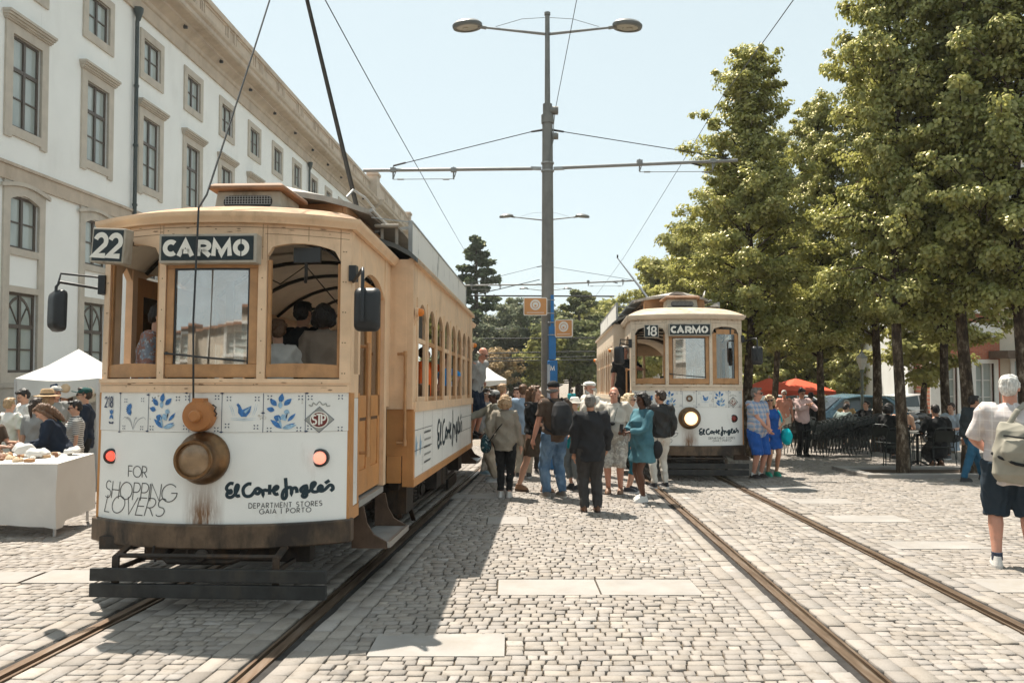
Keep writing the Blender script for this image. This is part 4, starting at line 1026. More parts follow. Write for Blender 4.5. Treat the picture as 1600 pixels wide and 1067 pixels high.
# ================= POLES, WIRES, FLAGS
M_pole = mat('pole_grey', (.20,.195,.18), .5, .2, .15, 4, .4, .1, 30, (.12,.115,.105), 3)
M_arm = mat('arm_grey', (.25,.25,.245), .45, .3, .12, 8, .4)
M_lampshell = mat('lamp_shell', (.16,.165,.16), .45, .2, .1, 10)
M_diff = mat('lamp_diffuser', (.42,.40,.35), .3, 0, .1, 10)
M_blue = mat('blue_post', (.015,.16,.42), .4, 0, .12, 6, .5)
M_wire = mat('wire_black', (.03,.03,.03), .5, .3, .1, 5)
def make_pole(label, near, arms_w=3.96):
    """street pole, base at origin: two lamps on thin arms, one cross arm for the trolley wires"""
    T = empty('lamp_pole', label=label, cat='lamp pole', group='poles in line between the tracks')
    p = MB(); p.tube([(0,0,-.3),(0,0,.5)], .19, 16); p.tube([(0,0,.5),(0,0,7.48)], [.150,.112], 20); p.tube([(0,0,7.38),(0,0,7.56)], .135, 16); p.tube([(0,0,7.56),(0,0,9.78)], [.062,.05], 12); p.tube([(0,0,9.74),(0,0,9.80)], .066, 10)
    p.build('pole', M_pole, T, 40)
    for s in (1, -1):
        a = MB(); a.tube([(s*.05,0,9.33),(s*1.35,0,9.47)], [.034,.024], 8); a.tube([(s*.05,0,9.69),(s*.55,0,9.66),(s*1.12,0,9.49)], .006, 5); a.tube([(s*1.32,0,9.465),(s*1.5,-.0,9.49)], .04, 8)
        la = a.build('lamp_arm', M_arm, T, 50)
        h = MB(); Mx = Matrix.Translation((s*1.73, -.0, 9.52)) @ Matrix.Rotation(R(5)*s, 4, 'Y') @ Matrix.Rotation(R(6), 4, 'X')
        h.lathe([(.0,-.035),(.245,-.035),(.245,-.06),(.31,-.06),(.325,-.03),(.325,.01),(.28,.055),(.15,.09),(0,.10)], 32, Mx); hd = h.build('lamp_head', M_lampshell, la, 35)
        h = MB(); h.lathe([(.243,-.045),(.12,-.052),(0,-.055)], 28, Mx); h.lathe([(.07,-.053),(.06,-.075),(0,-.08)], 14, Mx @ Matrix.Translation((s*.05,0,0))); h.build('diffuser', M_diff, hd, 60)
    a = MB()
    L = arms_w
    a.tube([(-L,0,6.36),(-.32,0,6.40)], .036, 10); a.tube([(.32,0,6.42),(L+.13,0,6.58)], .036, 10)
    a.build('cross_arm', M_arm, T, 60)
    a = MB()
    for z in (6.33, 6.50): a.tube([(0,0,z),(0,0,z+.035)], .14, 16)
    for s in (1, -1): a.bar((s*.13,0,6.40),(s*.36,0,6.41),.05,.07)
    a.build('clamp', M_grey, T, 50)
    for s in (1, -1):
        a = MB(); a.tube([(s*.10,0,7.24),(s*.35,0,7.20)], [.025,.02], 6); a.tube([(s*.35,0,7.20),(s*(3.32 if s < 0 else 3.95),0,6.46 if s < 0 else 6.62)], .010, 5); a.tube([(s*3.05,0,6.53),(s*3.32,0,6.46)], .02, 6); a.build('stay_wire', M_wire, T)
        a = MB()
        for x in ((-3.32,-2.02) if s < 0 else (1.98,3.55)):
            zz = 6.37 if s < 0 else 6.50+.02*x
            a.tube([(x,0,zz+.07),(x,0,zz-.02),(x-s*.0,0,zz-.20)], .018, 6); a.tube([(x+.06,0,zz-.02),(x+.015,0,zz-.16)], .010, 5); a.box(x-.06,x+.06,-.045,.045,zz-.045,zz+.045)
        x0, x1 = ((-3.32,-2.02) if s < 0 else (1.98,3.55)); z_ = 6.17 if s < 0 else 6.33
        a.tube([(x0,0,z_),(x1,0,z_+.01)], .008, 5)
        for x, q in ((x0+.16, 1), (x1-.16, -1)): a.tube([(x-.07,0,z_),(x+.07,0,z_)], .017, 6)
        a.build('wire_hanger', M_arm, T, 50)
    if near:
        c = MB(); c.lathe([(0,0),(.09,0),(.09,.20),(0,.20)], 14, Matrix.Translation((.03,0,7.66)) @ Matrix.Rotation(R(90),4,'Y')); c.tube([(0,0,7.56),(0,0,7.80)], .10, 14)
        c.lathe([(0,0),(.075,0),(.075,.13),(0,.13)], 12, Matrix.Translation((.10,-.02,7.10)) @ Matrix.Rotation(R(90),4,'Y')); c.tube([(.16,0,7.62),(.13,-.05,7.35),(.12,-.10,7.0),(.06,-.13,6.7),(.04,-.14,6.52)], .010, 5)
        c.build('junction_box', M_pole, T, 45)
    return T
PY = 17.0
p0 = at(856, 600, PY); NP = make_pole('tall grey pole with two round lamps and flags in front of the far ones', True)
NP.location = (p0.x, PY, gz(PY)); NP.rotation_euler = (0, 0, 0)
for (px, d, lab) in ((851, 36, 'second grey lamp pole behind the tall near one, between the trams'), (853, 62, 'farthest grey lamp pole in line behind the near pole')):
    q = make_pole(lab, False); p = at(px, 600, d); q.location = (p.x, d, gz(d))
# blue information post and the two orange flags on it
T = empty('information_post', (p0.x+.085, PY-.24, gz(PY)), label='slim blue post with a blue box strapped to the grey pole', cat='sign post')
m = MB(); m.box(-.035,.035,-.03,.03,2.3,3.26); m.box(-.075,.075,-.04,.04,2.3,3.0); m.build('post', M_blue, T, bevel=.006)
m = MB(); m.box(-.035,.035,-.025,.025,3.265,3.66); m.build('upper_post', M_blue, T, bevel=.006)
m = MB(); m.box(-.105,.105,-.08,.08,.0,2.28); m.build('cabinet', M_blue, T, bevel=.02)
m = MB(); m.box(-.108,-.055,-.083,-.05,.1,2.2); m.build('side_strip', mat('pale_strip', (.45,.50,.55), .4), T)
m = MB(); 
for st in text_strokes('M', -.06, 2.07, .09, 0, 0, 1.0)[0]: ribbon(m, st, .02, lambda u, z: (u+.02, -.0815, z))
m.build('letter', M_white, T)
M_flag = mat('orange_flag', (.62,.30,.12), .6, 0, .06, 3, .3); M_fw = mat('flag_white', (.78,.74,.68), .6, 0, .05, 5)
def flag(x0, x1, z0, z1, yaw, loc, label):
    T = empty('hanging_sign', loc, yaw, label=label, cat='sign', group='orange seal signs on the pole')
    m = MB(); cx, cz = (x0+x1)/2, (z0+z1)/2; w_, h_ = abs(x1-x0), z1-z0
    m.prism(roundrect(w_, h_, .03), lambda q, t: (cx+q[0], t, cz+q[1]), -.012, .012); m.build('board', M_fw, T)
    f = MB(); f.prism(roundrect(w_-.035, h_-.035, .022), lambda q, t: (cx+q[0], t, cz+q[1]), -.0165, -.0145)
    f.build('face', M_flag, T)
    e = MB(); S = lambda u, z: (u, -.0185, z); S2 = lambda u, z: (u, -.0205, z); zc = cz+.035; r = min(w_, h_)*.28
    circ = lambda r_: [(cx+r_*cos(2*pi*i/28), zc+r_*sin(2*pi*i/28)) for i in range(29)]
    ribbon(e, circ(r), .012, S); ribbon(e, circ(r*.86), .03, S2); flatpoly(e, circ(r*.58)[:-1], S)
    e.add([S2(cx-r*.2, zc-r*.35), S2(cx+r*.2, zc-r*.35), S2(cx+r*.2, zc), S2(cx-r*.2, zc)], [(0,1,2,3)], 1)
    ribbon(e, [(cx-w_*.36, z0+.06), (cx+w_*.36, z0+.06)], .012, S)
    e.build('seal', [M_fw, M_flag], T)
    b = MB()
    xi = x1 if abs(x1) < abs(x0) else x0
    for z in (z0+.05, z1-.05): b.tube([(xi,0,z),(xi+(.16 if x0 < 0 else -.16),0,z)], .012, 6)
    b.build('bracket', M_grey, T)
zb = p0
P1, P2 = at(818, 493, PY-.26), at(855, 465, PY-.26)
flag(P1.x-p0.x, P2.x-p0.x, P1.z-gz(PY), P2.z-gz(PY), 0, (p0.x, PY-.26, gz(PY)), 'upper orange sign with a white round seal, left of the grey pole')
P1, P2 = at(868, 527, PY-.26), at(893, 500, PY-.26)
flag(P1.x-p0.x, P2.x-p0.x+.06, P1.z-gz(PY), P2.z-gz(PY), R(-25), (p0.x, PY-.26, gz(PY)), 'lower orange sign with a white seal, turned aside right of the pole')
def wire(name, pts, r, label, cat='wire', group=None, sag=0):
    m = MB(); o = []
    for i in range(len(pts)-1):
        a, b = Vector(pts[i]), Vector(pts[i+1])
        for j in range(8):
            t = j/8; q = a.lerp(b, t); q.z -= sag*4*t*(1-t); o.append(q)
    o.append(Vector(pts[-1])); m.tube(o, r, 5); ob = m.build(name, M_wire); return tag(ob, label, cat, group)
ax = lambda px, py, d: at(px, py, d)
ext = lambda a, b, y: a+(a-b)*((a.y-y)/(b.y-a.y))
wire('trolley_wire', [ext(at(508, 0, 10.2), at(655, 266, PY), -25), at(508, 0, 10.2), at(655, 266, PY), at(724, 388, 36), at(760, 452, 62)], .0075, 'trolley wire above the near tram, running down past the left arm of the pole', 'overhead wire', 'trolley wires', .02)
wire('trolley_wire', [ext(at(1240, 0, 10.2), at(1128, 152, PY), -25), at(1240, 0, 10.2), at(1128, 152, PY), at(975, 402, 34), at(925, 470, 62)], .0075, 'trolley wire above the far tram, running up behind the tall tree', 'overhead wire', 'trolley wires', .02)
wire('span_wire', [ext(at(905, -20, 13), at(868, 170, PY), -6), at(868, 170, PY)], .007, 'thin span wire rising from the junction box of the near pole', 'overhead wire')
wire('span_wire', [at(735, 462, 30), at(960, 463, 30)], .03, 'steel cross wire behind the orange flags, between the trams', 'overhead wire')
wire('span_wire', [at(738, 462, 29.5), at(766, 455, 29.5), at(843, 437, 36)], .018, 'dark stay wire sloping up to the second pole', 'overhead wire')
for (ya, yb, d, k) in ((529, 528, 42, 'second lowest pale one'), (552, 549, 46, 'one just below the pale wire'), (560, 557, 50, 'lowest one but one'), (564, 562, 54, 'lowest one of all')):
    wire('span_wire', [at(755, ya, d), at(930, yb, d)], .035, 'far cross wire below the orange flags, '+k, 'overhead wire', 'far cross wires')
# ================= BUILDINGS
M_plaster = mat('white_plaster', (.87,.87,.845), .8, 0, .04, .6, .2, .12, 25, (.74,.73,.70), .5, .52, .78)
M_stone = mat('warm_granite', (.52,.435,.35), .8, 0, .12, 2.2, .25, .3, 50, (.33,.26,.195), .9, .5, .8)
M_stone2 = mat('grey_granite', (.44,.40,.35), .8, 0, .14, 3, .25, .3, 50, (.24,.21,.18), 1.2, .5, .8)
M_frame = mat('window_timber', (.105,.085,.07), .5, 0, .15, 8)
def mat_pane():
    t = NT('curtain_sky_pane'); v = t.coord(); n = t.noise(t.mapping(v, (1, 1, .4)), 1.3, 4)
    t.set(t.ramp(n, [(.3, (.30,.345,.33)), (.7, (.47,.51,.485))]), .06, 0, .6); return t.mat  # pale curtain tone, raised so the colour stands in for reflected sky
M_pane = mat_pane()
M_surr = mat('taupe_surround', (.53,.475,.405), .8, 0, .10, 2.5, .25, .2, 50, (.36,.31,.26), 1.2, .55, .8)
BAY = 3.39; N0, N1 = -1, 17
def palace():
    T = empty('palace', (-13.5+.0305*20.86, 20.86, 0), math.atan2(1, .0305), label='long white palace with stone window surrounds and a heavy cornice, left of the trams', cat='building')
    XA, XB = (N0-.5)*BAY, (N1+.55)*BAY
    H = .6; OPEN = [(1.50,3.58),(4.72,6.10),(7.85,10.25),(11.75,12.95)]
    w = MB()
    for n in range(N0, N1+1):
        x = n*BAY
        w.box(x+H, x+BAY-H, 0, .4, -3, 14.2)
        z = -3
        for a, b in OPEN: w.box(x-H, x+H, .002, .4, z, a); z = b
        w.box(x-H, x+H, .002, .4, z, 14.2)
    w.box(XA-.5, N0*BAY-H, 0, .4, -3, 14.2); w.box(XA, XB, .4, 14, -3, 14.3); w.box(XB-.4, XB, -.0, .41, -3, 14.2)
    w.build('wall', M_plaster, T)
    p = MB(); p.box(XA-.3, XB, -.07, -.004, -3, 1.12); p.box(XA-.3, XB, -.10, -.002, 1.121, 1.24); p.build('plinth', M_stone2, T)
    p = MB(); p.box(XA-.3, XB, -.07, -.001, 6.42, 6.80); p.box(XA-.3, XB, -.11, -.001, 6.801, 6.88); p.build('string_course', M_stone, T)
    # cornice profile swept along the front, returned at the far end
    prof = [(0,13.62),(-.08,13.62),(-.10,14.05),(-.16,14.09),(-.18,14.22),(-.34,14.36),(-.46,14.42),(-.46,14.52),(-.78,14.60),(-.84,14.66),(-.84,14.82),(-.92,14.90),(-.95,15.02),(.3,15.10),(.3,13.62)]
    c = MB(); vs = []
    for x in (XA, 12.6*BAY): vs += [(x, y, z) for y, z in prof]
    n = len(prof); f = [(i, (i+1)%n, n+(i+1)%n, n+i) for i in range(n)]+[tuple(range(n)), tuple(range(n, 2*n))]
    c.add(vs, f); vs = []
    for x in (12.6*BAY+.003, XB+.4): vs += [(x, y-.35, z+.004) for y, z in prof]
    c.add(vs, f)
    for n_ in range(N0, N1+1):
        for k in range(4): pass
    c.build('cornice', M_stone, T, 30)
    pp = MB(); xs = XA
    def parapet(x0, x1, y, zt):
        pp.box(x0, x1, y, y+.4, 15.06, 15.42); pp.box(x0, x1, y-.05, y+.45, zt-.22, zt); pp.box(x0, x1, y+.06, y+.34, 15.421, zt-.221)
    parapet(XA, 12.6*BAY, -.22, 16.55); parapet(12.6*BAY+.003, XB+.3, -.62, 16.75)
    for n_ in range(N0, N1+1):
        yy = -.22 if n_ < 12.5 else -.62; zt = 16.33 if n_ < 12.5 else 16.53
        for (a, b) in ((-.42, -.30), (.30, .42)): pp.box(n_*BAY+a, n_*BAY+b, yy+.0, yy+.06, 15.425, zt-.004)
        for (a, b) in ((-.42+.14, .42-.14), (.56, BAY-.56)):
            x0, x1 = n_*BAY+a, n_*BAY+b
            pp.box(x0, x1, yy+.02, yy+.058, 15.43, 15.52); pp.box(x0, x1, yy+.02, yy+.058, zt-.10, zt-.005)
            pp.box(x0, x0+.08, yy+.022, yy+.058, 15.521, zt-.101); pp.box(x1-.08, x1, yy+.022, yy+.058, 15.521, zt-.101)
    for x in (12.6*BAY+.25, XB-.2): pp.box(x-.5, x+.5, -.80, .0, 15.07, 16.95); pp.box(x-.58, x+.58, -.88, .08, 16.951, 17.15)
    pp.build('parapet', M_stone, T)
    for n_ in range(N0, N1+1):
        sp = MB(); x = (n_+.5)*BAY
        sp.box(x-.04, x+.04, -.50, -.36, 14.24, 14.34); sp.bar((x, -.40, 14.34), (x, -.40, 14.40), .03, .03)
        sp.build('floodlight', M_black, T)
    for n_ in range(N0, N1+1):
        X = n_*BAY
        for kind, (z0, z1) in enumerate(OPEN):
            s = MB(); sw = .28 if kind in (1, 2) else .25; pr = -.055; cut = n_ == N0
            B = lambda a, b, c_, d, o=pr: s.box(X+a, X+b, o, .02, c_, d)
            if kind == 0:
                B(-H-sw, -H, 1.242, 6.415); B(H, H+sw, 1.242, 6.415); B(-H, H, z1, z1+.16); B(-H, H, 1.242, z0)
            elif kind == 1:
                pts = [(X-H, 6.10), (X-H, 5.96)]; arch_ = [(X-H+2*H*i/10, 5.96+.16*math.sin(pi*i/10)) for i in range(11)]
                poly = arch_+[(X+H, 6.41), (X-H, 6.41)]; s.prism(poly, lambda q, t: (q[0], t, q[1]), pr, .05); B(-H, H, z0-.18, z0)
                arc2 = [(X-H-.40+(2*H+.8)*i/10, 6.30+.16*math.sin(pi*i/10)) for i in range(11)]
                s.prism([(a, b) for a, b in arc2]+[(a, b-.10) for a, b in arc2[::-1]], lambda q, t: (q[0], t, q[1]), pr-.06, pr-.001)
            elif kind == 2:
                B(-H-sw, -H, z0-.32, z1+.26); B(H, H+sw, z0-.32, z1+.26); B(-H, H, z1, z1+.26); B(-H, H, z0-.24, z0)
                for j, (o, zz) in enumerate(((.05,.30),(.09,.36),(.14,.42),(.18,.49))): s.box(X-H-sw-.02-o*.5, X+H+sw+.02+o*.5, -.05-o, .0, z1+(.261 if j == 0 else (.30,.36,.42)[j-1]+.0005), z1+zz)
            else:
                B(-H-sw, -H, z0-.26, z1+.26); B(H, H+sw, z0-.26, z1+.26); B(-H, H, z1, z1+.26); B(-H, H, z0-.26, z0)
            wn = s.build('window', M_surr, T)
            f = MB(); yb, yf = .13, .06; t_ = .07
            G = lambda a, b, c_, d, o=0: f.box(X+a, X+b, yf-o, yb, c_, d)
            G(-H, -H+t_, z0, z1); G(H-t_, H, z0, z1); G(-H+t_, H-t_, z1-t_, z1); G(-H+t_, H-t_, z0, z0+t_); G(-.045, .045, z0+t_, z1-t_, .012)
            h = z1-z0
            if kind == 0:
                zt = z0+h*.58; G(-H+t_, -.045, zt-.05, zt+.05, .008); G(.045, H-t_, zt-.05, zt+.05, .008)
                a_ = [(X+(H-t_)*cos(pi*i/14), zt+.05+(h*.42-.14)*sin(pi*i/14)) for i in range(15)]
                f.prism(a_+[(X+(q[0]-X)*.9, zt+.05+(q[1]-zt-.05)*.9) for q in a_[::-1]], lambda q, t: (q[0], t, q[1]), yf+.02, yb)
                for an in (45, 135): f.bar((X+.05*cos(R(an)), .09, zt+.06), (X+(H-t_)*.9*cos(R(an)), .09, zt+.05+(h*.42-.14)*.9*sin(R(an))), .03, .03, up=(0,1,0))
                zz = z0+h*.29; G(-H+t_, -.045, zz-.02, zz+.02, -.01); G(.045, H-t_, zz-.02, zz+.02, -.01)
            elif kind == 2:
                zt = z0+h*.64; G(-H+t_, -.045, zt-.05, zt+.05, .008); G(.045, H-t_, zt-.05, zt+.05, .008)
                for zz in (z0+h*.33,): G(-H+t_, -.045, zz-.02, zz+.02, -.01); G(.045, H-t_, zz-.02, zz+.02, -.01)
            else:
                zz = z0+h*.5; G(-H+t_, -.045, zz-.02, zz+.02, -.01); G(.045, H-t_, zz-.02, zz+.02, -.01)
            f.build('frame', M_frame, wn)
            g = MB(); g.box(X-H+.02, X+H-.02, .10, .11, z0+.02, z1-.02); g.build('pane', M_pane, wn)
    for nx in (1.63, 7.62):
        d = MB(); x = nx*BAY
        d.tube([(x,-.12,-2),(x,-.12,13.2),(x,-.16,13.5),(x,-.25,13.7)], .065, 10); d.lathe([(.06,0),(.15,.3),(.16,.42),(0,.42)], 12, Matrix.Translation((x,-.16,13.25)))
        for z in np.arange(1, 13, 2): d.tube([(x,-.12,z),(x,-.12,z+.07)], .085, 10)
        d.build('downpipe', mat('dark_pipe', (.06,.075,.075), .5, .2, .2, 8), T, 50)
    r = MB(); r.add([(XA,.5,15.2),(XB,.5,15.2),(XB-6,7,17.6),(XA,7,17.6),(XA,14,15.2),(XB,14,15.2)], [(0,1,2,3),(3,2,5,4),(1,5,2)]); r.build('roof', mat('roof_tiles', (.30,.13,.07), .8, 0, .25, 4), T)
palace()
def mat_brick():
    t = NT('red_brick'); v = t.coord(); br = t.n('ShaderNodeTexBrick'); br.inputs['Scale'].default_value = 1; br.inputs['Brick Width'].default_value = .24; br.inputs['Row Height'].default_value = .08; br.inputs['Mortar Size'].default_value = .008
    br.inputs['Color1'].default_value = (.36,.10,.055,1); br.inputs['Color2'].default_value = (.46,.15,.085,1); br.inputs['Mortar'].default_value = (.36,.24,.18,1)
    t.l(t.mapping(v, rot=(R(90),0,0)), br.inputs['Vector']); t.set(br.outputs[0], .85, 0, .2); return t.mat
M_brick = mat_brick()
M_wtrim = mat('white_trim', (.72,.70,.66), .7, 0, .06, 4)
def house(name, label, x0, x1, d, depth, h, wallm, wins, band=True, yaw=0):
    """front faces the square; wins: (x, z0, z1, width, kind) in metres from the left corner and base"""
    gx = gz(d); T = empty(name, (x0, d, gx), yaw, label=label, cat='building'); W = x1-x0
    w = MB(); xs = sorted(set([0, W]+[q[0]-q[3]/2 for q in wins]+[q[0]+q[3]/2 for q in wins]))
    for a, b in zip(xs[:-1], xs[1:]):
        z = -1; m = (a+b)/2
        for q in sorted([q for q in wins if abs(m-q[0]) < q[3]/2], key=lambda q: q[1]): w.box(a, b, 0, .35, z, q[1]); z = q[2]
        w.box(a, b, 0, .35, z, h)
    w.box(0, .35, .351, depth, -1, h); w.box(W-.35, W, .351, depth, -1, h); w.box(.351, W-.351, depth-.35, depth, -1, h); w.box(.36, W-.36, .6, .62, -1, h)
    w.build('wall', wallm, T)
    if band:
        b = MB(); b.box(-.05, W+.05, -.12, -.002, 3.75, 4.35); b.build('band_course', M_wtrim, T); b = MB(); b.box(-.1, W+.1, -.3, .5, h, h+.4); b.build('cornice', M_wtrim, T); b = MB(); b.box(0, .4, -.05, -.003, -1, 3.749); b.build('quoin', M_wtrim, T)
    for (x, z0, z1, ww, kd) in wins:
        s = MB(); q = .16
        s.box(x-ww/2-q, x-ww/2, -.06, .1, z0-.05, z1+q); s.box(x+ww/2, x+ww/2+q, -.06, .1, z0-.05, z1+q); s.box(x-ww/2, x+ww/2, -.06, .1, z1, z1+q)
        if kd == 'w': s.box(x-ww/2-q-.05, x+ww/2+q+.05, -.14, .1, z0-.20, z0-.04)
        wo_ = s.build('window' if kd == 'w' else 'door', M_wtrim, T)
        f = MB(); f.box(x-ww/2, x-ww/2+.06, .12, .18, z0, z1); f.box(x+ww/2-.06, x+ww/2, .12, .18, z0, z1); f.box(x-.03, x+.03, .118, .18, z0, z1)
        for k in range(1, 4): f.box(x-ww/2+.061, x+ww/2-.061, .125, .175, z0+(z1-z0)*k/4-.02, z0+(z1-z0)*k/4+.02)
        f.build('frame', M_wtrim, wo_); g = MB(); g.box(x-ww/2+.01, x+ww/2-.01, .19, .20, z0, z1); g.build('pane', M_pane, wo_)
    r = MB(); r.box(-.2, W+.2, -.2, depth+.2, h+.41, h+.55); r.build('roof', mat('roof_tiles', (.3,.13,.07)), T)
    return T
hx = lambda px, d: (px-800)*d/F
d_ = 32
bh = house('brick_house', 'red brick house with white window surrounds beyond the cafe trees', hx(1452, d_), hx(1562, d_), d_, 9, 11, M_brick,
      [(.78, 0, 2.75, .62, 'd'), (2.2, 0, 2.7, .75, 'd'), (.75, 4.9, 6.8, .7, 'w'), (2.15, 4.9, 6.9, .7, 'w'), (.75, 8.2, 10, .7, 'w'), (2.15, 8.2, 10, .7, 'w')])
m = MB(); m.box(2.35, 3.9, -1.3, -.06, 2.9, 3.2); m.build('awning', mat('brown_awning', (.12,.085,.06), .7), bh)
house('white_house', 'pale house with arched doorway left of the red brick house', hx(1418, d_+1.2), hx(1451, d_+1.2), d_+1.2, 8, 10.5, M_plaster, [(.42, .2, 3.1, .42, 'd'), (.42, 5, 6.8, .5, 'w')], False)
house('cream_house', 'cream house with tall windows right of the red brick house', hx(1563.5, d_), hx(1800, d_), d_+.05, 9, 12, mat('cream_plaster', (.62,.53,.42), .8, 0, .06, 2),
      [(1.0, 4.8, 7.0, .9, 'w'), (3.0, 4.8, 7.0, .9, 'w'), (5.0, 4.8, 7.0, .9, 'w'), (1.0, 0, 2.8, .9, 'd'), (3.0, 0, 2.8, 1.2, 'd'), (1.0, 8.5, 10.6, .9, 'w'), (3.0, 8.5, 10.6, .9, 'w')], False)
# low houses far beyond the square
for (pa, pb, d, h, c, lab) in ((700, 790, 105, 7.5, (.60,.45,.36), 'far pinkish house half hidden behind the conifer'), (930, 1190, 95, 8, (.5,.45,.38), 'far pale house behind the tram on the other track')):
    W = hx(pb, d)-hx(pa, d); n = int(W/3); house('far_house', lab, hx(pa, d), hx(pb, d), d, 8, h, mat('far_wall_%d' % d, c, .8), [(W*(i+.5)/n, z, z+1.7, 1.0, 'w') for i in range(n) for z in (1, 4.6)], False)
# houses behind the viewer, seen only as reflections in the windscreens
for (x0, x1, y, h, c, lab) in ((-40, -26, -30, 5.4, (.50,.40,.30), 'low ochre house behind the viewer with red roof'), (-9, 6, -32, 6.0, (.42,.36,.30), 'grey brown house behind the viewer between two lower ones'), (-25.5, -9.5, -31, 5.0, (.55,.47,.38), 'long cream house behind the viewer')):
    W = x1-x0; n = int(W/2.6); house('far_house', lab, x1, x1+W, y, 7, h, mat('near_wall_%d' % -y, c, .8), [(W*(i+.5)/n, z, z+1.6, 1.0, 'w') for i in range(n) for z in (.9, 3.9)], False, pi)
# ---------------- white market tents
M_cloth = mat('white_canvas', (.60,.59,.565), .8, 0, .07, 2, .2, .6, 5)
M_tentleg = mat('tent_leg', (.55,.55,.55), .4, .5, .1, 5)
def tent(label, loc, wx, wy, eave, peak, yaw=0, back=False):
    T = empty('market_tent', loc, yaw, label=label, cat='tent', group='white market tents')
    c = MB(); n = 8; a, b = wx/2, wy/2; top = (0, 0, peak)
    def edge(p, q): return [(p[0]+(q[0]-p[0])*i/n, p[1]+(q[1]-p[1])*i/n, eave-.05*math.sin(pi*i/n)) for i in range(n)]
    ring = edge((-a,-b),(a,-b))+edge((a,-b),(a,b))+edge((a,b),(-a,b))+edge((-a,b),(-a,-b)); N = len(ring)
    mid = [(x*.5, y*.5, eave+(peak-eave)*.42) for x, y, z in ring]
    c.add(ring+mid+[top], [(i, (i+1)%N, N+(i+1)%N, N+i) for i in range(N)]+[(N+i, N+(i+1)%N, 2*N) for i in range(N)])
    val = [(x*1.002, y*1.002, z-.26-.04*math.sin(i*1.6)) for i, (x, y, z) in enumerate(ring)]; rg = [(x*1.002, y*1.002, z-.002) for x, y, z in ring]
    c.add(rg+val, [(i, (i+1)%N, N+(i+1)%N, N+i) for i in range(N)])
    if back: c.add([(-a*.99,b*.98,0),(a*.99,b*.98,0),(a*.99,b*.98,eave-.1),(-a*.99,b*.98,eave-.1)], [(0,1,2,3)])
    c.build('canopy', M_cloth, T, 25)
    for x in (-a, a):
        for y in (-b, b):
            l = MB(); l.box(x*.985-.02, x*.985+.02, y*.985-.02, y*.985+.02, -.2, eave-.02); l.build('leg', M_tentleg, T)
    return T
d = 14.5; q = at(122, 600, d); tent('large white market tent with hanging hats, left behind the stall table', (q.x, d, gz(d)), 1.4, 1.5, 1.67+(572-590)*d/F-gz(d), 1.67+(572-548)*d/F-gz(d)+.03, R(3), True)
d = 44; q = at(757, 600, d); tent('small white tent far down the square beside the near tram', (q.x, d, gz(d)), 2.4, 2.4, 2.2, 3.0)
# ================= TREES
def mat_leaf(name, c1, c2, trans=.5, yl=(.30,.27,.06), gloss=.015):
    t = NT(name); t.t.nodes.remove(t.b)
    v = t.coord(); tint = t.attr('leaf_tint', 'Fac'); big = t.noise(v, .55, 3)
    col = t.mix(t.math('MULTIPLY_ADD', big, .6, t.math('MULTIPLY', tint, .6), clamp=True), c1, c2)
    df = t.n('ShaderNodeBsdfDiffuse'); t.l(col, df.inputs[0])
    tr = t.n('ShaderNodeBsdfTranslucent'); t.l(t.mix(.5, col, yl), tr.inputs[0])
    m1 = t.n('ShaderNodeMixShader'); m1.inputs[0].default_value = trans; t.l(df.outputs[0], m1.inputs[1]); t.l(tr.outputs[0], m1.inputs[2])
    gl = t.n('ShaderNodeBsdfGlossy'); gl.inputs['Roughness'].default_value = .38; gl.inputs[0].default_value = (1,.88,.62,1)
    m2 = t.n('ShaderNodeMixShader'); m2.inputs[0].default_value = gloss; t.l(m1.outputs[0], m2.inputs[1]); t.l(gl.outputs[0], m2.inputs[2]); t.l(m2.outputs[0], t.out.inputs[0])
    return t.mat
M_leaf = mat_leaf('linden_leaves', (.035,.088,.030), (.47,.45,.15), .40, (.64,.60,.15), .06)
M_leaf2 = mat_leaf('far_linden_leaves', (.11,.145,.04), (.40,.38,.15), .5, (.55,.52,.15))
M_leafgrey = mat_leaf('grey_green_leaves', (.085,.11,.075), (.20,.225,.155), .3, (.25,.25,.12))
M_leafdark = mat_leaf('dark_needles', (.06,.09,.055), (.17,.20,.11), .3, (.08,.1,.03))
M_leafolive = mat_leaf('olive_cedar', (.09,.12,.055), (.27,.28,.13), .34, (.15,.15,.05))
M_leaftan = mat_leaf('tan_bloom', (.30,.22,.13), (.45,.33,.2), .3, (.4,.3,.12))
def mat_bark():
    t = NT('mottled_bark'); v = t.coord(); n = t.noise(t.mapping(v, (1,1,.55)), 9, 8, .72); b = t.noise(v, 14, 3)
    c = t.ramp(n, [(.32, (.022,.016,.012)), (.48, (.06,.043,.03)), (.56, (.12,.09,.062)), (.64, (.26,.22,.17))])
    t.set(c, .9, 0, .15); t.bump(t.math('ADD', n, b), .6, .02); return t.mat
M_bark = mat_bark()
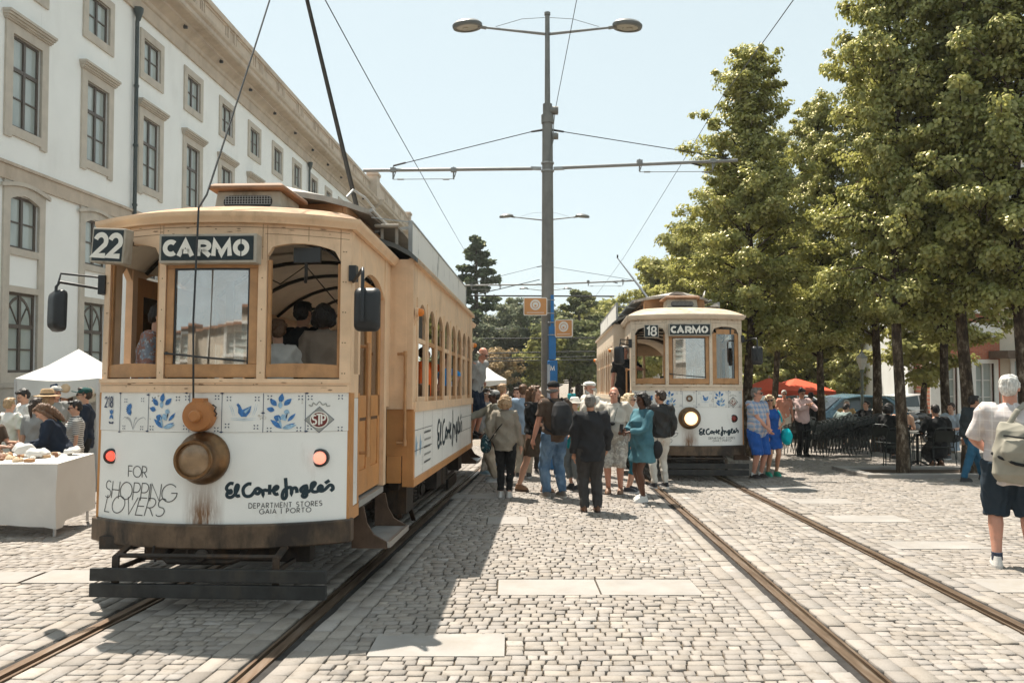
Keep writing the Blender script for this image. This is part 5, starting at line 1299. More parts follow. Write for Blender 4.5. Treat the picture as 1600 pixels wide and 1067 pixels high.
def leaves_mesh(name, pts, nrm, size, mats, seed, flat=.35, asp=.85):
    """many folded leaves: pts (N,3), nrm (N,3) facing, each leaf 6 corners in two halves"""
    rs = np.random.RandomState(seed); n = len(pts); s = size*rs.uniform(.65, 1.35, n)[:, None]
    nn = nrm+rs.normal(0, flat, (n, 3)); nn /= np.linalg.norm(nn, axis=1)[:, None]+1e-9
    a = rs.normal(0, 1, (n, 3)); a[:, 2] -= .5; t = a-nn*np.sum(a*nn, 1)[:, None]; t /= np.linalg.norm(t, axis=1)[:, None]+1e-9
    b = np.cross(nn, t); k = s*asp*.5
    P = np.empty((n, 6, 3), np.float32)
    P[:, 0] = pts; P[:, 1] = pts+t*s*.30+b*k*1.0-nn*s*.12; P[:, 2] = pts+t*s*.72+b*k*.78-nn*s*.14
    P[:, 3] = pts+t*s*1.05-nn*s*.10; P[:, 4] = pts+t*s*.72-b*k*.78-nn*s*.14; P[:, 5] = pts+t*s*.30-b*k*1.0-nn*s*.12
    base = np.arange(n)[:, None]*6
    Q = np.concatenate([base+np.array([[0,1,2,3]]), base+np.array([[0,3,4,5]])], 0).astype(np.int32)
    me = bpy.data.meshes.new(name); me.vertices.add(n*6); me.vertices.foreach_set('co', P.ravel()); me.loops.add(Q.size); me.loops.foreach_set('vertex_index', Q.ravel())
    me.polygons.add(len(Q)); me.polygons.foreach_set('loop_start', np.arange(0, Q.size, 4, dtype=np.int32))
    at_ = me.attributes.new('leaf_tint', 'FLOAT', 'POINT'); at_.data.foreach_set('value', np.repeat(rs.uniform(0, 1, n).astype(np.float32), 6))
    me.update(calc_edges=True); me.materials.append(mats); return me
def broadleaf(seed, H, base, Rm, nleaf, size, r0=.16, lean=0, prof=None, clump=.30, nlimb=46, shell=.0):
    """returns trunk MB and leaf arrays: trunk with limbs, sub limbs and clumps of leaves; prof(t) crown radius share"""
    rs = np.random.RandomState(seed); rr = random.Random(seed); tr = MB(); prof = prof or (lambda t: (min(1, t/.22)**.7)*(1-max(0, t-.22)/.80)**.75)
    tp = [Vector((lean*(z/H)+.06*math.sin(z*1.1+seed), .06*math.cos(z*.9+seed*2), z)) for z in np.linspace(0, H*.95, 14)]
    def rad(z): return max(.02, r0*(1-.93*z/H))*(1.35 if z < .12 else 1)
    pts_ = [Vector((0,0,-.3))]+tp; tr.tube(pts_, [r0*1.5, r0*1.22]+[rad(p.z) for p in tp[1:]], 12)
    def axis(z):
        i = min(12, max(0, int(z/(H*.95)*13))); f = z/(H*.95)*13-i; return tp[i].lerp(tp[i+1], max(0, min(1, f)))
    P = []; N = []; W = []
    for i in range(nlimb):
        t = ((i+.5)/nlimb)**.9; z = base+(H-base)*t*.96; a = i*2.39996+rr.uniform(-.5, .5); L = Rm*prof(t)*rr.choice((.6, .8, 1.0, 1.08, 1.16))*rr.uniform(.92, 1.08)
        o = axis(max(base*.8, z-.35*L*.4)); up = rr.uniform(.30, .75)+t*.6; d = Vector((cos(a), sin(a), up)).normalized()
        mid = o+d*L*.5; end = o+Vector((cos(a)*L, sin(a)*L, (up-.25)*L*.8)); rb = max(.012, rad(o.z)*.38)
        tr.tube([o, mid, end], [rb, rb*.6, .008], 6, caps=False)
        ns = max(3, int(4+L*4.5))
        for j in range(ns):
            s = .30+.75*(j+rr.random())/ns; q = o.lerp(mid, s*2) if s < .5 else mid.lerp(end, min(1.0, s*2-1))
            e_ = max(.25, 1.15-s*.85); q = q+Vector((rr.gauss(0, (.16*L*.6+.1)*e_), rr.gauss(0, (.16*L*.6+.1)*e_), rr.gauss(0, .16*e_)-.04)); 
            if rr.random() < .6: tr.tube([o.lerp(end, min(1, s*.8)), q], [.012, .005], 4, caps=False)
            P.append(q); W.append((.6+.7*rr.random())*max(.35, 1.25-.8*s)); N.append((cos(a), sin(a), max(.5, 1.3-.75*s)))
    W = np.array(W); cnt = (W/W.sum()*nleaf).astype(int); pts = []; nr = []
    for q, n_, (cx, cy, ks) in zip(P, cnt, N):
        c = rs.normal(0, 1, (n_, 3)); c /= np.linalg.norm(c, axis=1)[:, None]+1e-9; rad_ = clump*ks*rs.uniform(.35, 1.4)*rs.uniform(.3, 1.0, (n_, 1))**.5
        p = np.array(q)+c*rad_*np.array([1.15, 1.15, .62]); pts.append(p)
        nn = c*.75+np.array([cx*.45, cy*.45, .65]); nr.append(nn)
    return tr, np.concatenate(pts), np.concatenate(nr)
def add_tree(name, label, loc, parts, rz=0, sc=1.0, scz=None, group=None, leafm=None):
    T = empty(name, loc, rz, label=label, cat='tree', group=group); T.scale = (sc, sc, scz or sc)
    for nm, me in parts:
        o = bpy.data.objects.new(nm, me); link(o, T)
        if leafm and nm == 'crown': o.material_slots[0].link = 'OBJECT'; o.material_slots[0].material = leafm
    return T
LP = lambda t: (min(1, (t+.05)/.18)**.6)*(1-max(0, t-.15)/.92)**.62
V_ = []
for sd in (3, 11, 23):
    tr, p, n = broadleaf(sd, 10.5, 2.75, 2.1, 64000, .070, .135, 0, LP, .30, 74)
    V_.append((('trunk', tr.mesh('trunk', M_bark, 60)), ('crown', leaves_mesh('crown', p, n, .070, M_leaf, sd))))
FAR = []
for sd in (31, 47):
    tr, p, n = broadleaf(sd, 9, 2.6, 2.7, 18000, .17, .16, 0, lambda t: (min(1, (t+.1)/.3)**.6)*(1-max(0, t-.3)/.85)**.55, .60, 34)
    FAR.append((('trunk', tr.mesh('trunk', M_bark, 60)), ('crown', leaves_mesh('crown', p, n, .17, M_leaf2, sd))))
def put(kind, px, d, label, rz, sc=1, scz=None, group='lindens of the square', leafm=None, name='linden_tree'):
    q = at(px, 600, d); return add_tree(name, label, (q.x, d, gz(d)), kind, rz, sc, scz, group, leafm)
put(V_[0], 1172, 19.5, 'tapering linden whose top stands free against the sky behind the far tram', .3, .98, .98)
put(V_[1], 1405, 15.8, 'linden with mottled trunk rising from the tree pit beside the cafe chairs', 1.2, .84, 1.12)
put(V_[2], 1507, 15.6, 'linden with straight trunk in front of the red brick house', 2.4, .98, 1.12)
put(V_[0], 1597, 14.6, 'dark trunked linden above the man with the backpack', 4.0, .92, 1.1)
put(V_[1], 1283, 22.5, 'linden between the man in pink and the parked car', 3.3, .86, .96)
put(V_[2], 1368, 21.5, 'slim linden beside the lantern post', .8, .98, 1.1)
put(V_[0], 1478, 21.0, 'linden behind the man seated in black', 5.1, .95, 1.05)
put(V_[2], 1213, 27, 'linden in front of the orange parasols', 5.6, .9, 1.0)
put(V_[1], 1140, 30, 'linden behind the roof of the far tram', 2.0, 1.0, .98)
put(FAR[0], 1085, 38, 'paler linden over the monitor roof of the far tram', .5, 1.0, 1.05)
put(FAR[1], 1040, 50, 'paler linden farther along the row behind the far tram', 1.5, 1.1, 1.08)
put(FAR[0], 1005, 62, 'small pale linden near the end of the row', 2.5, 1.1, 1.0)
put(FAR[1], 975, 76, 'last pale linden of the row', 3.9, 1.15, 1.0)
for i, (px, d, s, lab) in enumerate(((1325, 40, 1.05, 'bright leaved tree behind the parked car'), (1235, 47, 1.1, 'shaded tree beyond the orange parasols'), (1400, 44, .9, 'sunlit tree beside the pale arched house'), (1275, 58, 1.3, 'dark tree at the back of the park'), (1180, 60, 1.2, 'tree far behind the couple by the tram'), (1365, 60, 1.35, 'tree in the far corner of the park'), (1445, 27, .78, 'small pale leaved tree in front of the white house'))):
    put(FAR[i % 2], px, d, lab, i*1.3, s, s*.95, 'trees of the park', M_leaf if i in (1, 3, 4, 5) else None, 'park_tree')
LOW = []
for sd in (81, 93):
    tr, p, n = broadleaf(sd, 7.5, 1.0, 2.9, 20000, .17, .14, 0, lambda t: (min(1, (t+.25)/.4)**.6)*(1-max(0, t-.35)/.8)**.55, .55, 44)
    LOW.append((('trunk', tr.mesh('trunk', M_bark, 60)), ('crown', leaves_mesh('crown', p, n, .17, M_leaf2, sd))))
for i, (px, d, s, dk, lab) in enumerate(((1195, 41, .8, 1, 'low dark tree just right of the far tram'), (1262, 43, .9, 1, 'low dark tree behind the pink shirted man'), (1302, 50, 1.0, 1, 'low shady tree behind the blue car roof'), (1345, 46, .85, 0, 'pale low tree behind the lantern post'), (1385, 52, 1.1, 1, 'dark low tree seen left of the mottled trunk'), (1422, 47, .8, 0, 'sunlit low tree right of the mottled trunk'), (1322, 38, .62, 1, 'low bushy tree rising straight behind the blue car'), (1396, 39, .66, 1, 'low bushy tree just left of the pale arched house'), (1283, 60, 1.0, 1, 'dark low tree deep in the park'), (1225, 55, 1.1, 0, 'light green low tree deep behind the parasols'))):
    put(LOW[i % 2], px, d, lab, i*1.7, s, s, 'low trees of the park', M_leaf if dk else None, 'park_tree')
# ---- trees closing the square between the trams
def conifer(seed, H, base, Rm, nleaf, size, irr=.5):
    rs = np.random.RandomState(seed); rr = random.Random(seed); tr = MB(); tr.tube([(0,0,-.5),(0,0,H*.5),(0,0,H)], [.45,.25,.03], 10); pts = []; nr = []
    nb = 44; per = nleaf//(nb*6)
    for i in range(nb):
        t = (i+rr.random())/nb; z = base+(H-base)*t; a = i*2.4+rr.uniform(-.6, .6); L = Rm*(1-t)**.75*rr.uniform(1-irr, 1.1)+.25; e = Vector((cos(a)*L, sin(a)*L, z+L*.12)); o = Vector((0,0,z))
        tr.tube([o, o.lerp(e, .6)+Vector((0,0,-.05*L)), e], [.07*(1-t)+.02, .04, .012], 5, caps=False)
        for j in range(6):
            s = .45+.6*j/5; c = o.lerp(e, s)+Vector((rr.gauss(0,.12), rr.gauss(0,.12), 0))+Vector((0,0,-.05*L)); n_ = int(per*(.6+.8*rr.random())); q = rs.normal(0, 1, (n_, 3)); q /= np.linalg.norm(q, axis=1)[:, None]
            q *= rs.uniform(.3, 1, (n_, 1))**.5; pts.append(np.array(c)+q*np.array([.46,.46,.24])*(.55+.55*(1-t))); nr.append(q*.6+np.array([0,0,.7]))
    return tr, np.concatenate(pts), np.concatenate(nr)
def put2(px, d, label, gen, leafm, size, name, sc=1):
    tr, p, n = gen; q = at(px, 600, d)
    return add_tree(name, label, (q.x, d, gz(d)), (('trunk', tr.mesh('trunk', M_bark, 60)), ('crown', leaves_mesh('crown', p, n, size, leafm, 5, .5))), 1.0, sc, None, 'trees closing the square')
put2(744, 70, 'tall dark conifer behind the end of the near tram', conifer(5, 14.9, 2, 4.9, 20000, .22, .65), M_leafdark, .32, 'conifer_tree')
RP = lambda t: math.sqrt(max(.05, 1-(2*t-.85)**2*.8))
put2(812, 66, 'rounded grey green tree left of the near pole', broadleaf(61, 8.2, 1.8, 4.2, 36000, .17, .25, 0, RP, .8, 40), M_leafgrey, .17, 'park_tree')
put2(905, 72, 'broad dark cedar right of the near pole', conifer(9, 10.6, 2.2, 6.4, 40000, .24, .4), M_leafolive, .24, 'cedar_tree')
put2(868, 78, 'dark cedar just behind the lower orange sign', conifer(15, 8.6, 2, 5.0, 34000, .24, .4), M_leafolive, .24, 'cedar_tree')
put2(800, 90, 'far cedar peeping over the rounded grey tree', conifer(19, 11.4, 2.5, 3.6, 14000, .36, .5), M_leafolive, .36, 'cedar_tree')
put2(940, 84, 'leafy tree behind the roof board of the far tram', broadleaf(65, 10.4, 2, 4.6, 16000, .32, .3, 0, RP, .9, 40), M_leaf2, .32, 'park_tree')
put2(848, 60, 'small bright tree at the foot of the near pole', broadleaf(67, 5.6, 2.2, 1.9, 9000, .2, .12, 0, RP, .5, 28), M_leaf2, .2, 'park_tree')
put2(775, 58, 'small tan flowering tree above the far white tent', broadleaf(69, 4.3, 1.8, 1.7, 7000, .16, .08, 0, RP, .42, 28), M_leaftan, .16, 'park_tree')
put2(770, 82, 'dark tree low behind the far white tent', broadleaf(71, 7.6, 1.6, 4.4, 14000, .3, .25, 0, RP, .9, 34), M_leafdark, .3, 'park_tree')
put2(890, 62, 'shady tree low between pole and far tram', broadleaf(73, 6.6, 2.6, 3.2, 12000, .26, .16, 0, RP, .75, 34), M_leafolive, .26, 'park_tree')
for i, px in enumerate((700, 735, 925, 955, 990, 1060, 1130, 1500, 1560, 1300, 1390)):
    put(FAR[i % 2], px, 100+4*(i % 3), 'distant tree closing the view behind the park', i*.7, 1.25, 1.0, 'distant trees closing the view', M_leafdark if i % 2 else M_leafolive, 'park_tree')
# ================= PEOPLE
DG = None
def remesh_obj(mb, name, voxel, smooth=4, noise_amp=0, noise_sc=9, seed=0, mats=None, zs=.8):
    """fuse the solids of mb into one continuous skin, smooth it, add folds"""
    me = mb.mesh('tmp', []); o = bpy.data.objects.new('tmp', me); COL.objects.link(o)
    r = o.modifiers.new('r', 'REMESH'); r.mode = 'VOXEL'; r.voxel_size = voxel; r.use_smooth_shade = True
    s = o.modifiers.new('s', 'SMOOTH'); s.iterations = smooth; s.factor = .5
    dg = bpy.context.evaluated_depsgraph_get(); dg.update()
    m2 = bpy.data.meshes.new_from_object(o.evaluated_get(dg)); bpy.data.objects.remove(o); bpy.data.meshes.remove(me)
    m2.name = name; n = len(m2.vertices)
    if noise_amp and n:
        co = np.empty(n*3, np.float32); m2.vertices.foreach_get('co', co); co = co.reshape(-1, 3); no = np.empty(n*3, np.float32); m2.vertices.foreach_get('normal', no); no = no.reshape(-1, 3)
        rs = np.random.RandomState(seed+3); d = np.zeros(n)
        for k in range(7):                                       # folds: ridged waves in tilted directions
            q = rs.normal(0, 1, 3)*np.array([1, 1, zs]); q *= noise_sc*rs.uniform(.5, 1.9)/np.linalg.norm(q); q2 = rs.normal(0, 1, 3)*noise_sc*.35
            ph = 1.6*np.sin(co@q2+rs.uniform(0, 6)); wv = np.sin(co@q+ph+rs.uniform(0, 6)); d += (1-2*np.abs(wv))*.5 if k % 2 else wv*.5
        co += no*(d*noise_amp/2.2)[:, None]; m2.vertices.foreach_set('co', co.ravel().astype(np.float32))
    for m in (mats if isinstance(mats, (list, tuple)) else [mats]): m2.materials.append(m)
    m2.shade_smooth(); m2.update(); return m2
def cloth(name, col, pattern=None, col2=None, col3=None, rough=.85, sc=1.0):
    key = 'cloth_'+name
    if key in MATS: return MATS[key]
    t = NT(key); v = t.coord(); n = t.noise(v, 5, 5); wv = t.noise(v, 220, 2)
    c = t.mix(t.ramp(n, [(.3, 0), (.7, 1)]), tuple(x*.86 for x in col), tuple(min(1, x*1.12) for x in col))
    sep = t.n('ShaderNodeSeparateXYZ'); t.l(v, sep.inputs[0])
    def stripe(out, freq, duty, ph=0): return t.math('LESS_THAN', t.math('FRACT', t.math('MULTIPLY_ADD', out, freq, ph)), duty)
    if pattern == 'stripe': c = t.mix(stripe(sep.outputs['Z'], 26*sc, .42), c, col2)
    if pattern == 'plaid':
        c = t.mix(t.math('MULTIPLY', stripe(sep.outputs['X'], 11*sc, .38), .6), c, col2); c = t.mix(t.math('MULTIPLY', stripe(sep.outputs['Z'], 11*sc, .38), .6), c, col2)
        c = t.mix(t.math('MULTIPLY', stripe(sep.outputs['X'], 11*sc, .10, .3), .7), c, col3 or (.8,.8,.8)); c = t.mix(t.math('MULTIPLY', stripe(sep.outputs['Z'], 11*sc, .10, .3), .7), c, col3 or (.8,.8,.8))
    if pattern == 'camo': c = t.mix(t.ramp(t.noise(v, 16, 3), [(.45, 0), (.52, 1)]), c, col2); c = t.mix(t.ramp(t.noise(v, 22, 2), [(.58, 0), (.62, 1)]), c, col3)
    if pattern == 'fade': c = t.mix(t.ramp(t.noise(v, 3.5, 3), [(.42, 0), (.68, 1)]), c, col2)
    t.set(c, rough, 0, .25); t.bump(wv, .12, .002); MATS[key] = t.mat; return t.mat
def skin(name, col):
    key = 'skin_'+name
    if key in MATS: return MATS[key]
    t = NT(key); v = t.coord(); n = t.noise(v, 9, 4); c = t.mix(t.ramp(n, [(.3, 0), (.7, 1)]), tuple(x*.9 for x in col), (min(1, col[0]*1.1), col[1]*1.03, col[2]))
    t.set(c, .5, 0, .35); t.b.inputs['Subsurface Weight'].default_value = .08; t.b.inputs['Subsurface Radius'].default_value = (.02,.008,.005); MATS[key] = t.mat; return t.mat
SK = {'fair': skin('fair', (.58,.345,.245)), 'tan': skin('tan', (.46,.245,.155)), 'ruddy': skin('ruddy', (.54,.28,.20)), 'dark': skin('dark', (.105,.048,.028)), 'brown': skin('brown', (.20,.10,.06))}
def hairm(name, col):
    key = 'hair_'+name
    if key in MATS: return MATS[key]
    t = NT(key); v = t.coord(); n = t.noise(t.mapping(v, (1,1,.18)), 90, 4); c = t.mix(t.ramp(n, [(.3, 0), (.7, 1)]), tuple(x*.55 for x in col), tuple(min(1, x*1.3) for x in col))
    t.set(c, .5, 0, .4); t.bump(n, .5, .006); MATS[key] = t.mat; return t.mat
HR = {'black': hairm('black', (.018,.014,.012)), 'dark': hairm('dark', (.05,.033,.024)), 'brown': hairm('brown', (.14,.075,.04)), 'sandy': hairm('sandy', (.42,.28,.16)), 'blond': hairm('blond', (.55,.42,.26)), 'grey': hairm('grey', (.38,.36,.33)), 'white': hairm('white', (.62,.60,.56)), 'salt': hairm('salt', (.17,.155,.14))}
M_eye = mat('eye_dark', (.03,.02,.015), .25); M_lip = mat('lip', (.36,.13,.10), .5); M_sun = mat('dark_sunglasses', (.012,.012,.014), .15, 0, .1, 8, .6)
def ik(a, c, l1, l2, pole):
    d = c-a; L = max(1e-4, d.length); mx = (l1+l2)*.998
    if L > mx: c = a+d*(mx/L); d = c-a; L = mx
    x = (l1*l1-l2*l2+L*L)/(2*L); h = math.sqrt(max(0, l1*l1-x*x)); u = d/L; p = pole-u*pole.dot(u)
    p = p.normalized() if p.length > 1e-4 else Vector((0, -1, 0)); return a+u*x+p*h, c
def person(label, loc, height, yaw, top=None, bottom=None, sk='fair', hair=('short', 'brown'), hat=None, pose=None, build=1.0, belly=0, female=False, shoes=((.05,.05,.05), (.6,.6,.6)),
           glasses=None, vox=.0105, group=None, jacket=None, socks=None, beard=None, seat=None, face=True, extra=None, zoff=0):
    """a standing or seated figure facing its own -Y. top: (cloth, sleeve share 0..1, hem z, looseness); bottom: (kind, cloth, hem z)"""
    P = dict(lean=0, tilt=0, twist=0, head=0, nod=0, hr=None, hl=None, fr=(-.10, 0), fl=(.10, 0), er=None, el=None); P.update(pose or {})
    s = height/1.75; V = Vector
    T = empty('person', (loc[0], loc[1], loc[2]+zoff), R(yaw), label=label, cat='person', group=group); T.scale = (s, s, s)
    sw = (.168 if female else .190)*build**.5; hw = (.155 if female else .145)*build
    hipz = (seat+.06) if seat is not None else .93
    pel = V((0, 0, hipz)); Rm = Euler((R(P['lean']), R(P['tilt']), 0)).to_matrix()      # lean: + = forward (towards -Y)
    tw = Euler((0, 0, R(P['twist']))).to_matrix()
    def B(x, y, z): return pel + Rm @ (tw @ V((x, y, z-.93)))        # torso frame (nominal standing heights)
    shR, shL = B(-sw, .015, 1.425), B(sw, .015, 1.425)               # figure's right is -X
    hipR, hipL = pel+V((-.088*build, 0, -.02)), pel+V((.088*build, 0, -.02))
    def leg(hip, f):
        f = V((f[0], f[1], f[2] if len(f) > 2 else 0)); an = f+V((0, .02, .085)); return ik(hip, an, .43, .425, V((f[0]*.25, -1, .15 if seat is not None else 0)))
    (kR, aR), (kL, aL) = leg(hipR, P['fr']), leg(hipL, P['fl'])
    def arm(sh, sx, h, elb):
        if h is None: h = B(sx*(sw+.075), -.03, .80)
        else: h = V(h)
        return ik(sh, h, .295, .265, V(elb) if elb else V((sx*.45, .9, -.35)))
    (eR, wR), (eL, wL) = arm(shR, -1, P['hr'], P['er']), arm(shL, 1, P['hl'], P['el'])
    hc = B(0, -.005, 1.635); HM = Rm @ Euler((R(P['nod']), 0, R(P['head']))).to_matrix()
    hq = lambda x, y, z: hc + HM @ V((x, y, z))
    # ------------- body: one continuous skin
    b = MB(); bl = build
    def torso(mb, infl, z0, z1, loose=0, flare=0, bel=belly):
        sec = [(.86,.118,.10,0),(.93,.155,.118,0),(1.00,.150,.112,-.004),(1.08,.135,.104,-.008),(1.18,.148,.112,-.006),(1.28,.165,.120,.0),(1.36,.172,.112,.01),(1.415,.150,.088,.016),(1.45,.092,.066,.016),(1.49,.062,.058,.01)]
        if female: sec = [(z, rx*(1.04 if z < 1.02 else .92), ry*(1.0 if z < 1.2 else 1.05), y) for z, rx, ry, y in sec]
        zz = np.array([q[0] for q in sec]); vs = []; N = 20; zl = [z for z in np.arange(z0, z1+.001, max(.02, (z1-z0)/14))]; f = []
        for z in zl:
            rx = np.interp(z, zz, [q[1] for q in sec])*bl**.8; ry = np.interp(z, zz, [q[2] for q in sec])*bl; yo = np.interp(z, zz, [q[3] for q in sec])
            g = math.exp(-((z-1.06)/.14)**2)*bel; ry += g*.5; rx += g*.30; yo -= g*.55
            if female: g2 = math.exp(-((z-1.285)/.06)**2)*.022; ry += g2; yo -= g2
            lw = loose*max(0, min(1, (1.40-z)/.3))+flare*max(0, min(1, (1.0-z)/.3))
            for j in range(N):
                a = 2*pi*j/N; ca, sa = cos(a), sin(a); vs.append(B((rx+infl+lw)*math.copysign(abs(ca)**.85, ca), yo+(ry+infl+lw)*math.copysign(abs(sa)**.92, sa), z))
        L = len(zl)
        for i in range(L-1):
            for j in range(N): f.append((i*N+j, i*N+(j+1)%N, (i+1)*N+(j+1)%N, (i+1)*N+j))
        f += [tuple(range(N))[::-1], tuple((L-1)*N+j for j in range(N))]; mb.add(vs, f)
    torso(b, -.012 if (top or jacket) else 0, .86, 1.49)
    b.ell(pel+V((0, .015, -.02)), .125*bl, .10*bl, .11)
    for sx, sh, e, w in ((-1, shR, eR, wR), (1, shL, eL, wL)):
        k = (.82 if female else 1)*bl**.6; k *= .86 if max((top or (0,0))[1], (jacket or (0,0))[1]) > .8 else 1
        b.tube([sh.lerp(B(0,.01,1.40), .35), sh, sh.lerp(e, .35), sh.lerp(e, .75), e, e.lerp(w, .3), e.lerp(w, .7), w], [.060*k, .058*k, .050*k, .043*k, .039*k, .041*k, .033*k, .025*k], 10)
        d = (w-e).normalized(); side = d.cross(V((0, 0, 1)));
        if side.length < .2: side = d.cross(V((0, 1, 0)))
        side.normalize(); nrm = side.cross(d)
        # hand: palm, four fingers, thumb
        inw = V((-sx, 0, 0)); ps = (inw-d*inw.dot(d)); ps = ps.normalized() if ps.length > .1 else side; ax_ = d.cross(ps).normalized()
        pc = w+d*.048; b.tube([w, w+d*.02, pc, w+d*.088], [.025, .031, .037, .034], 8, el=.58 if abs(ps.y) < .7 else .7)
        for i in range(4):
            q = w+d*.085+ax_*(.027-.018*i); ln = (.066, .075, .070, .054)[i]; cu = ps*.012
            b.tube([q-d*.02, q+d*ln*.4+cu*.5, q+d*ln*.75+cu*1.6, q+d*ln+cu*3.0], [.0105, .0098, .009, .007], 6)
        b.tube([w+d*.025+ax_*.026, w+d*.05+ax_*.048+ps*.01, w+d*.085+ax_*.054+ps*.024], [.013, .0115, .009], 6)
    for hp, k_, a_, ft in ((hipR, kR, aR, P['fr']), (hipL, kL, aL, P['fl'])):
        q = bl**.7*(.84 if bottom and bottom[0] == 'trousers' else 1.0)
        b.tube([hp+V((0,.01,.06)), hp, hp.lerp(k_, .4), hp.lerp(k_, .8), k_, k_.lerp(a_, .28)+V((0,.012,0)), k_.lerp(a_, .65), a_], [.085*q, .088*q, .076*q, .058*q, .053*q, .056*q, .042*q, .034*q], 12)
        b.ell(a_+V((0, -.075, -.052)), .040, .115, .034); b.ell(a_+V((0, .015, -.03)), .036, .045, .045)
    b.tube([B(0,.012,1.43), B(0,.006,1.50), hq(0,.012,-.06)], [.062*bl**.4, .054*bl**.4, .056*bl**.4], 12)
    # head: skull, jaw, nose, ears
    b.ell(hc+HM @ V((0, .018, .028)), .074, .094, .090, HM); b.ell(hc+HM @ V((0, -.024, -.040)), .058, .066, .080, HM); b.ell(hc+HM @ V((0, -.052, -.085)), .034, .034, .026, HM)
    b.tube([hq(0,-.088,.024), hq(0,-.104,-.012), hq(0,-.094,-.026)], [.009, .0145, .013], 7); b.ell(hc+HM @ V((0, -.086, -.058)), .021, .012, .008, HM); b.ell(hc+HM @ V((0, -.083, .030)), .05, .012, .012, HM)
    for sx in (-1, 1): b.ell(hc+HM @ V((sx*.076, .010, .0)), .011, .020, .033, HM); b.ell(hc+HM @ V((sx*.034, -.068, -.022)), .024, .02, .022, HM)
    o = bpy.data.objects.new('body', remesh_obj(b, 'body', vox, 3, 0, mats=SK[sk])); link(o, T)
    if face:
        for sx in (-1, 1):
            m = MB(); m.ell(hc+HM @ V((sx*.031, -.0865, .008)), .0135, .006, .0062, HM, 8, 6); m.build('eye', M_eye, T, 180)
        m = MB()
        for sx in (-1, 1): m.tube([hq(sx*.018,-.094,.028), hq(sx*.034,-.092,.033), hq(sx*.052,-.082,.026)], [.004,.0045,.003], 5)
        m.build('eyebrows', HR[hair[1]], T); m = MB(); m.ell(hc+HM @ V((0, -.0985, -.057)), .020, .004, .0045, HM, 8, 6); m.build('lips', M_lip, T, 180)
    if glasses:
        m = MB()
        for sx in (-1, 1): m.ell(hc+HM @ V((sx*.034, -.098, .006)), .029, .009, .020, HM, 10, 6); m.tube([hq(sx*.058,-.095,.010), hq(sx*.082,-.01,.012)], .0035, 4)
        m.tube([hq(-.01,-.103,.010), hq(.01,-.103,.010)], .004, 4); m.build('sunglasses' if glasses == 'sun' else 'spectacles', M_sun, T, 60)
    # ------------- hair
    st, hcn = hair
    if st != 'bald':
        h = MB(); vx = .011
        if st == 'ring': h.tube([hq(.078,-.012,-.02), hq(.074,.06,-.02), hq(0,.115,-.03), hq(-.074,.06,-.02), hq(-.078,-.012,-.02)], [.012,.026,.032,.026,.012], 8)
        else:
            h.ell(hc+HM @ V((0, .030, .050)), .083, .094, .080, HM); h.ell(hc+HM @ V((0, .055, .005)), .078, .070, .082, HM); h.ell(hc+HM @ V((0, -.045, .100)), .062, .045, .026, HM)
            for sx in (-1, 1): h.ell(hc+HM @ V((sx*.074, .002, .025)), .013, .028, .04, HM)
        if st == 'bob':
            for sx in (-1, 1): h.tube([hq(sx*.060,-.02,.07), hq(sx*.088,.005,.0), hq(sx*.088,.02,-.075), hq(sx*.06,.045,-.11)], [.034,.036,.040,.02], 8)
            h.tube([hq(0,.09,.05), hq(0,.108,-.03), hq(0,.085,-.115)], [.07,.066,.035], 10); h.tube([hq(.05,.08,.03), hq(.065,.085,-.05), hq(.05,.07,-.11)], [.05,.05,.03], 8); h.tube([hq(-.05,.08,.03), hq(-.065,.085,-.05), hq(-.05,.07,-.11)], [.05,.05,.03], 8)
        if st == 'long':
            for sx in (-1, 1): h.tube([hq(sx*.058,-.02,.07), hq(sx*.086,.01,-.01), hq(sx*.086,.03,-.12), hq(sx*.08,.05,-.25)], [.03,.032,.034,.014], 8)
            h.tube([hq(0,.085,.04), hq(0,.105,-.08), hq(0,.11,-.20), hq(.02,.12,-.33)], [.066,.072,.066,.02], 10)
        if st == 'curly':
            rr = random.Random(5)
            for i in range(40): a = rr.uniform(0, 6.28); e = rr.uniform(.0, 1.5); h.ell(hc+HM @ V((.085*cos(a)*cos(e), .03+.092*sin(a)*cos(e) if sin(a) > -.35 else .0, .03+.085*sin(e))), .026, .026, .026, None, 8, 6)
        if st == 'tail': h.tube([hq(0,.11,.03), hq(0,.15,.0), hq(0,.15,-.10), hq(0,.13,-.2)], [.03,.034,.03,.012], 8)
        o = bpy.data.objects.new('hair', remesh_obj(h, 'hair', .008, 1, .007, 120, 3, HR[hcn], .22 if st != 'curly' else 1)); link(o, T)
    if beard:
        h = MB(); h.ell(hc+HM @ V((0, -.048, -.080)), .056, .050, .045, HM); h.ell(hc+HM @ V((0, -.086, -.042)), .03, .02, .010, HM); o = bpy.data.objects.new('beard', remesh_obj(h, 'beard', .010, 1, .006, 60, 4, HR[beard])); link(o, T)
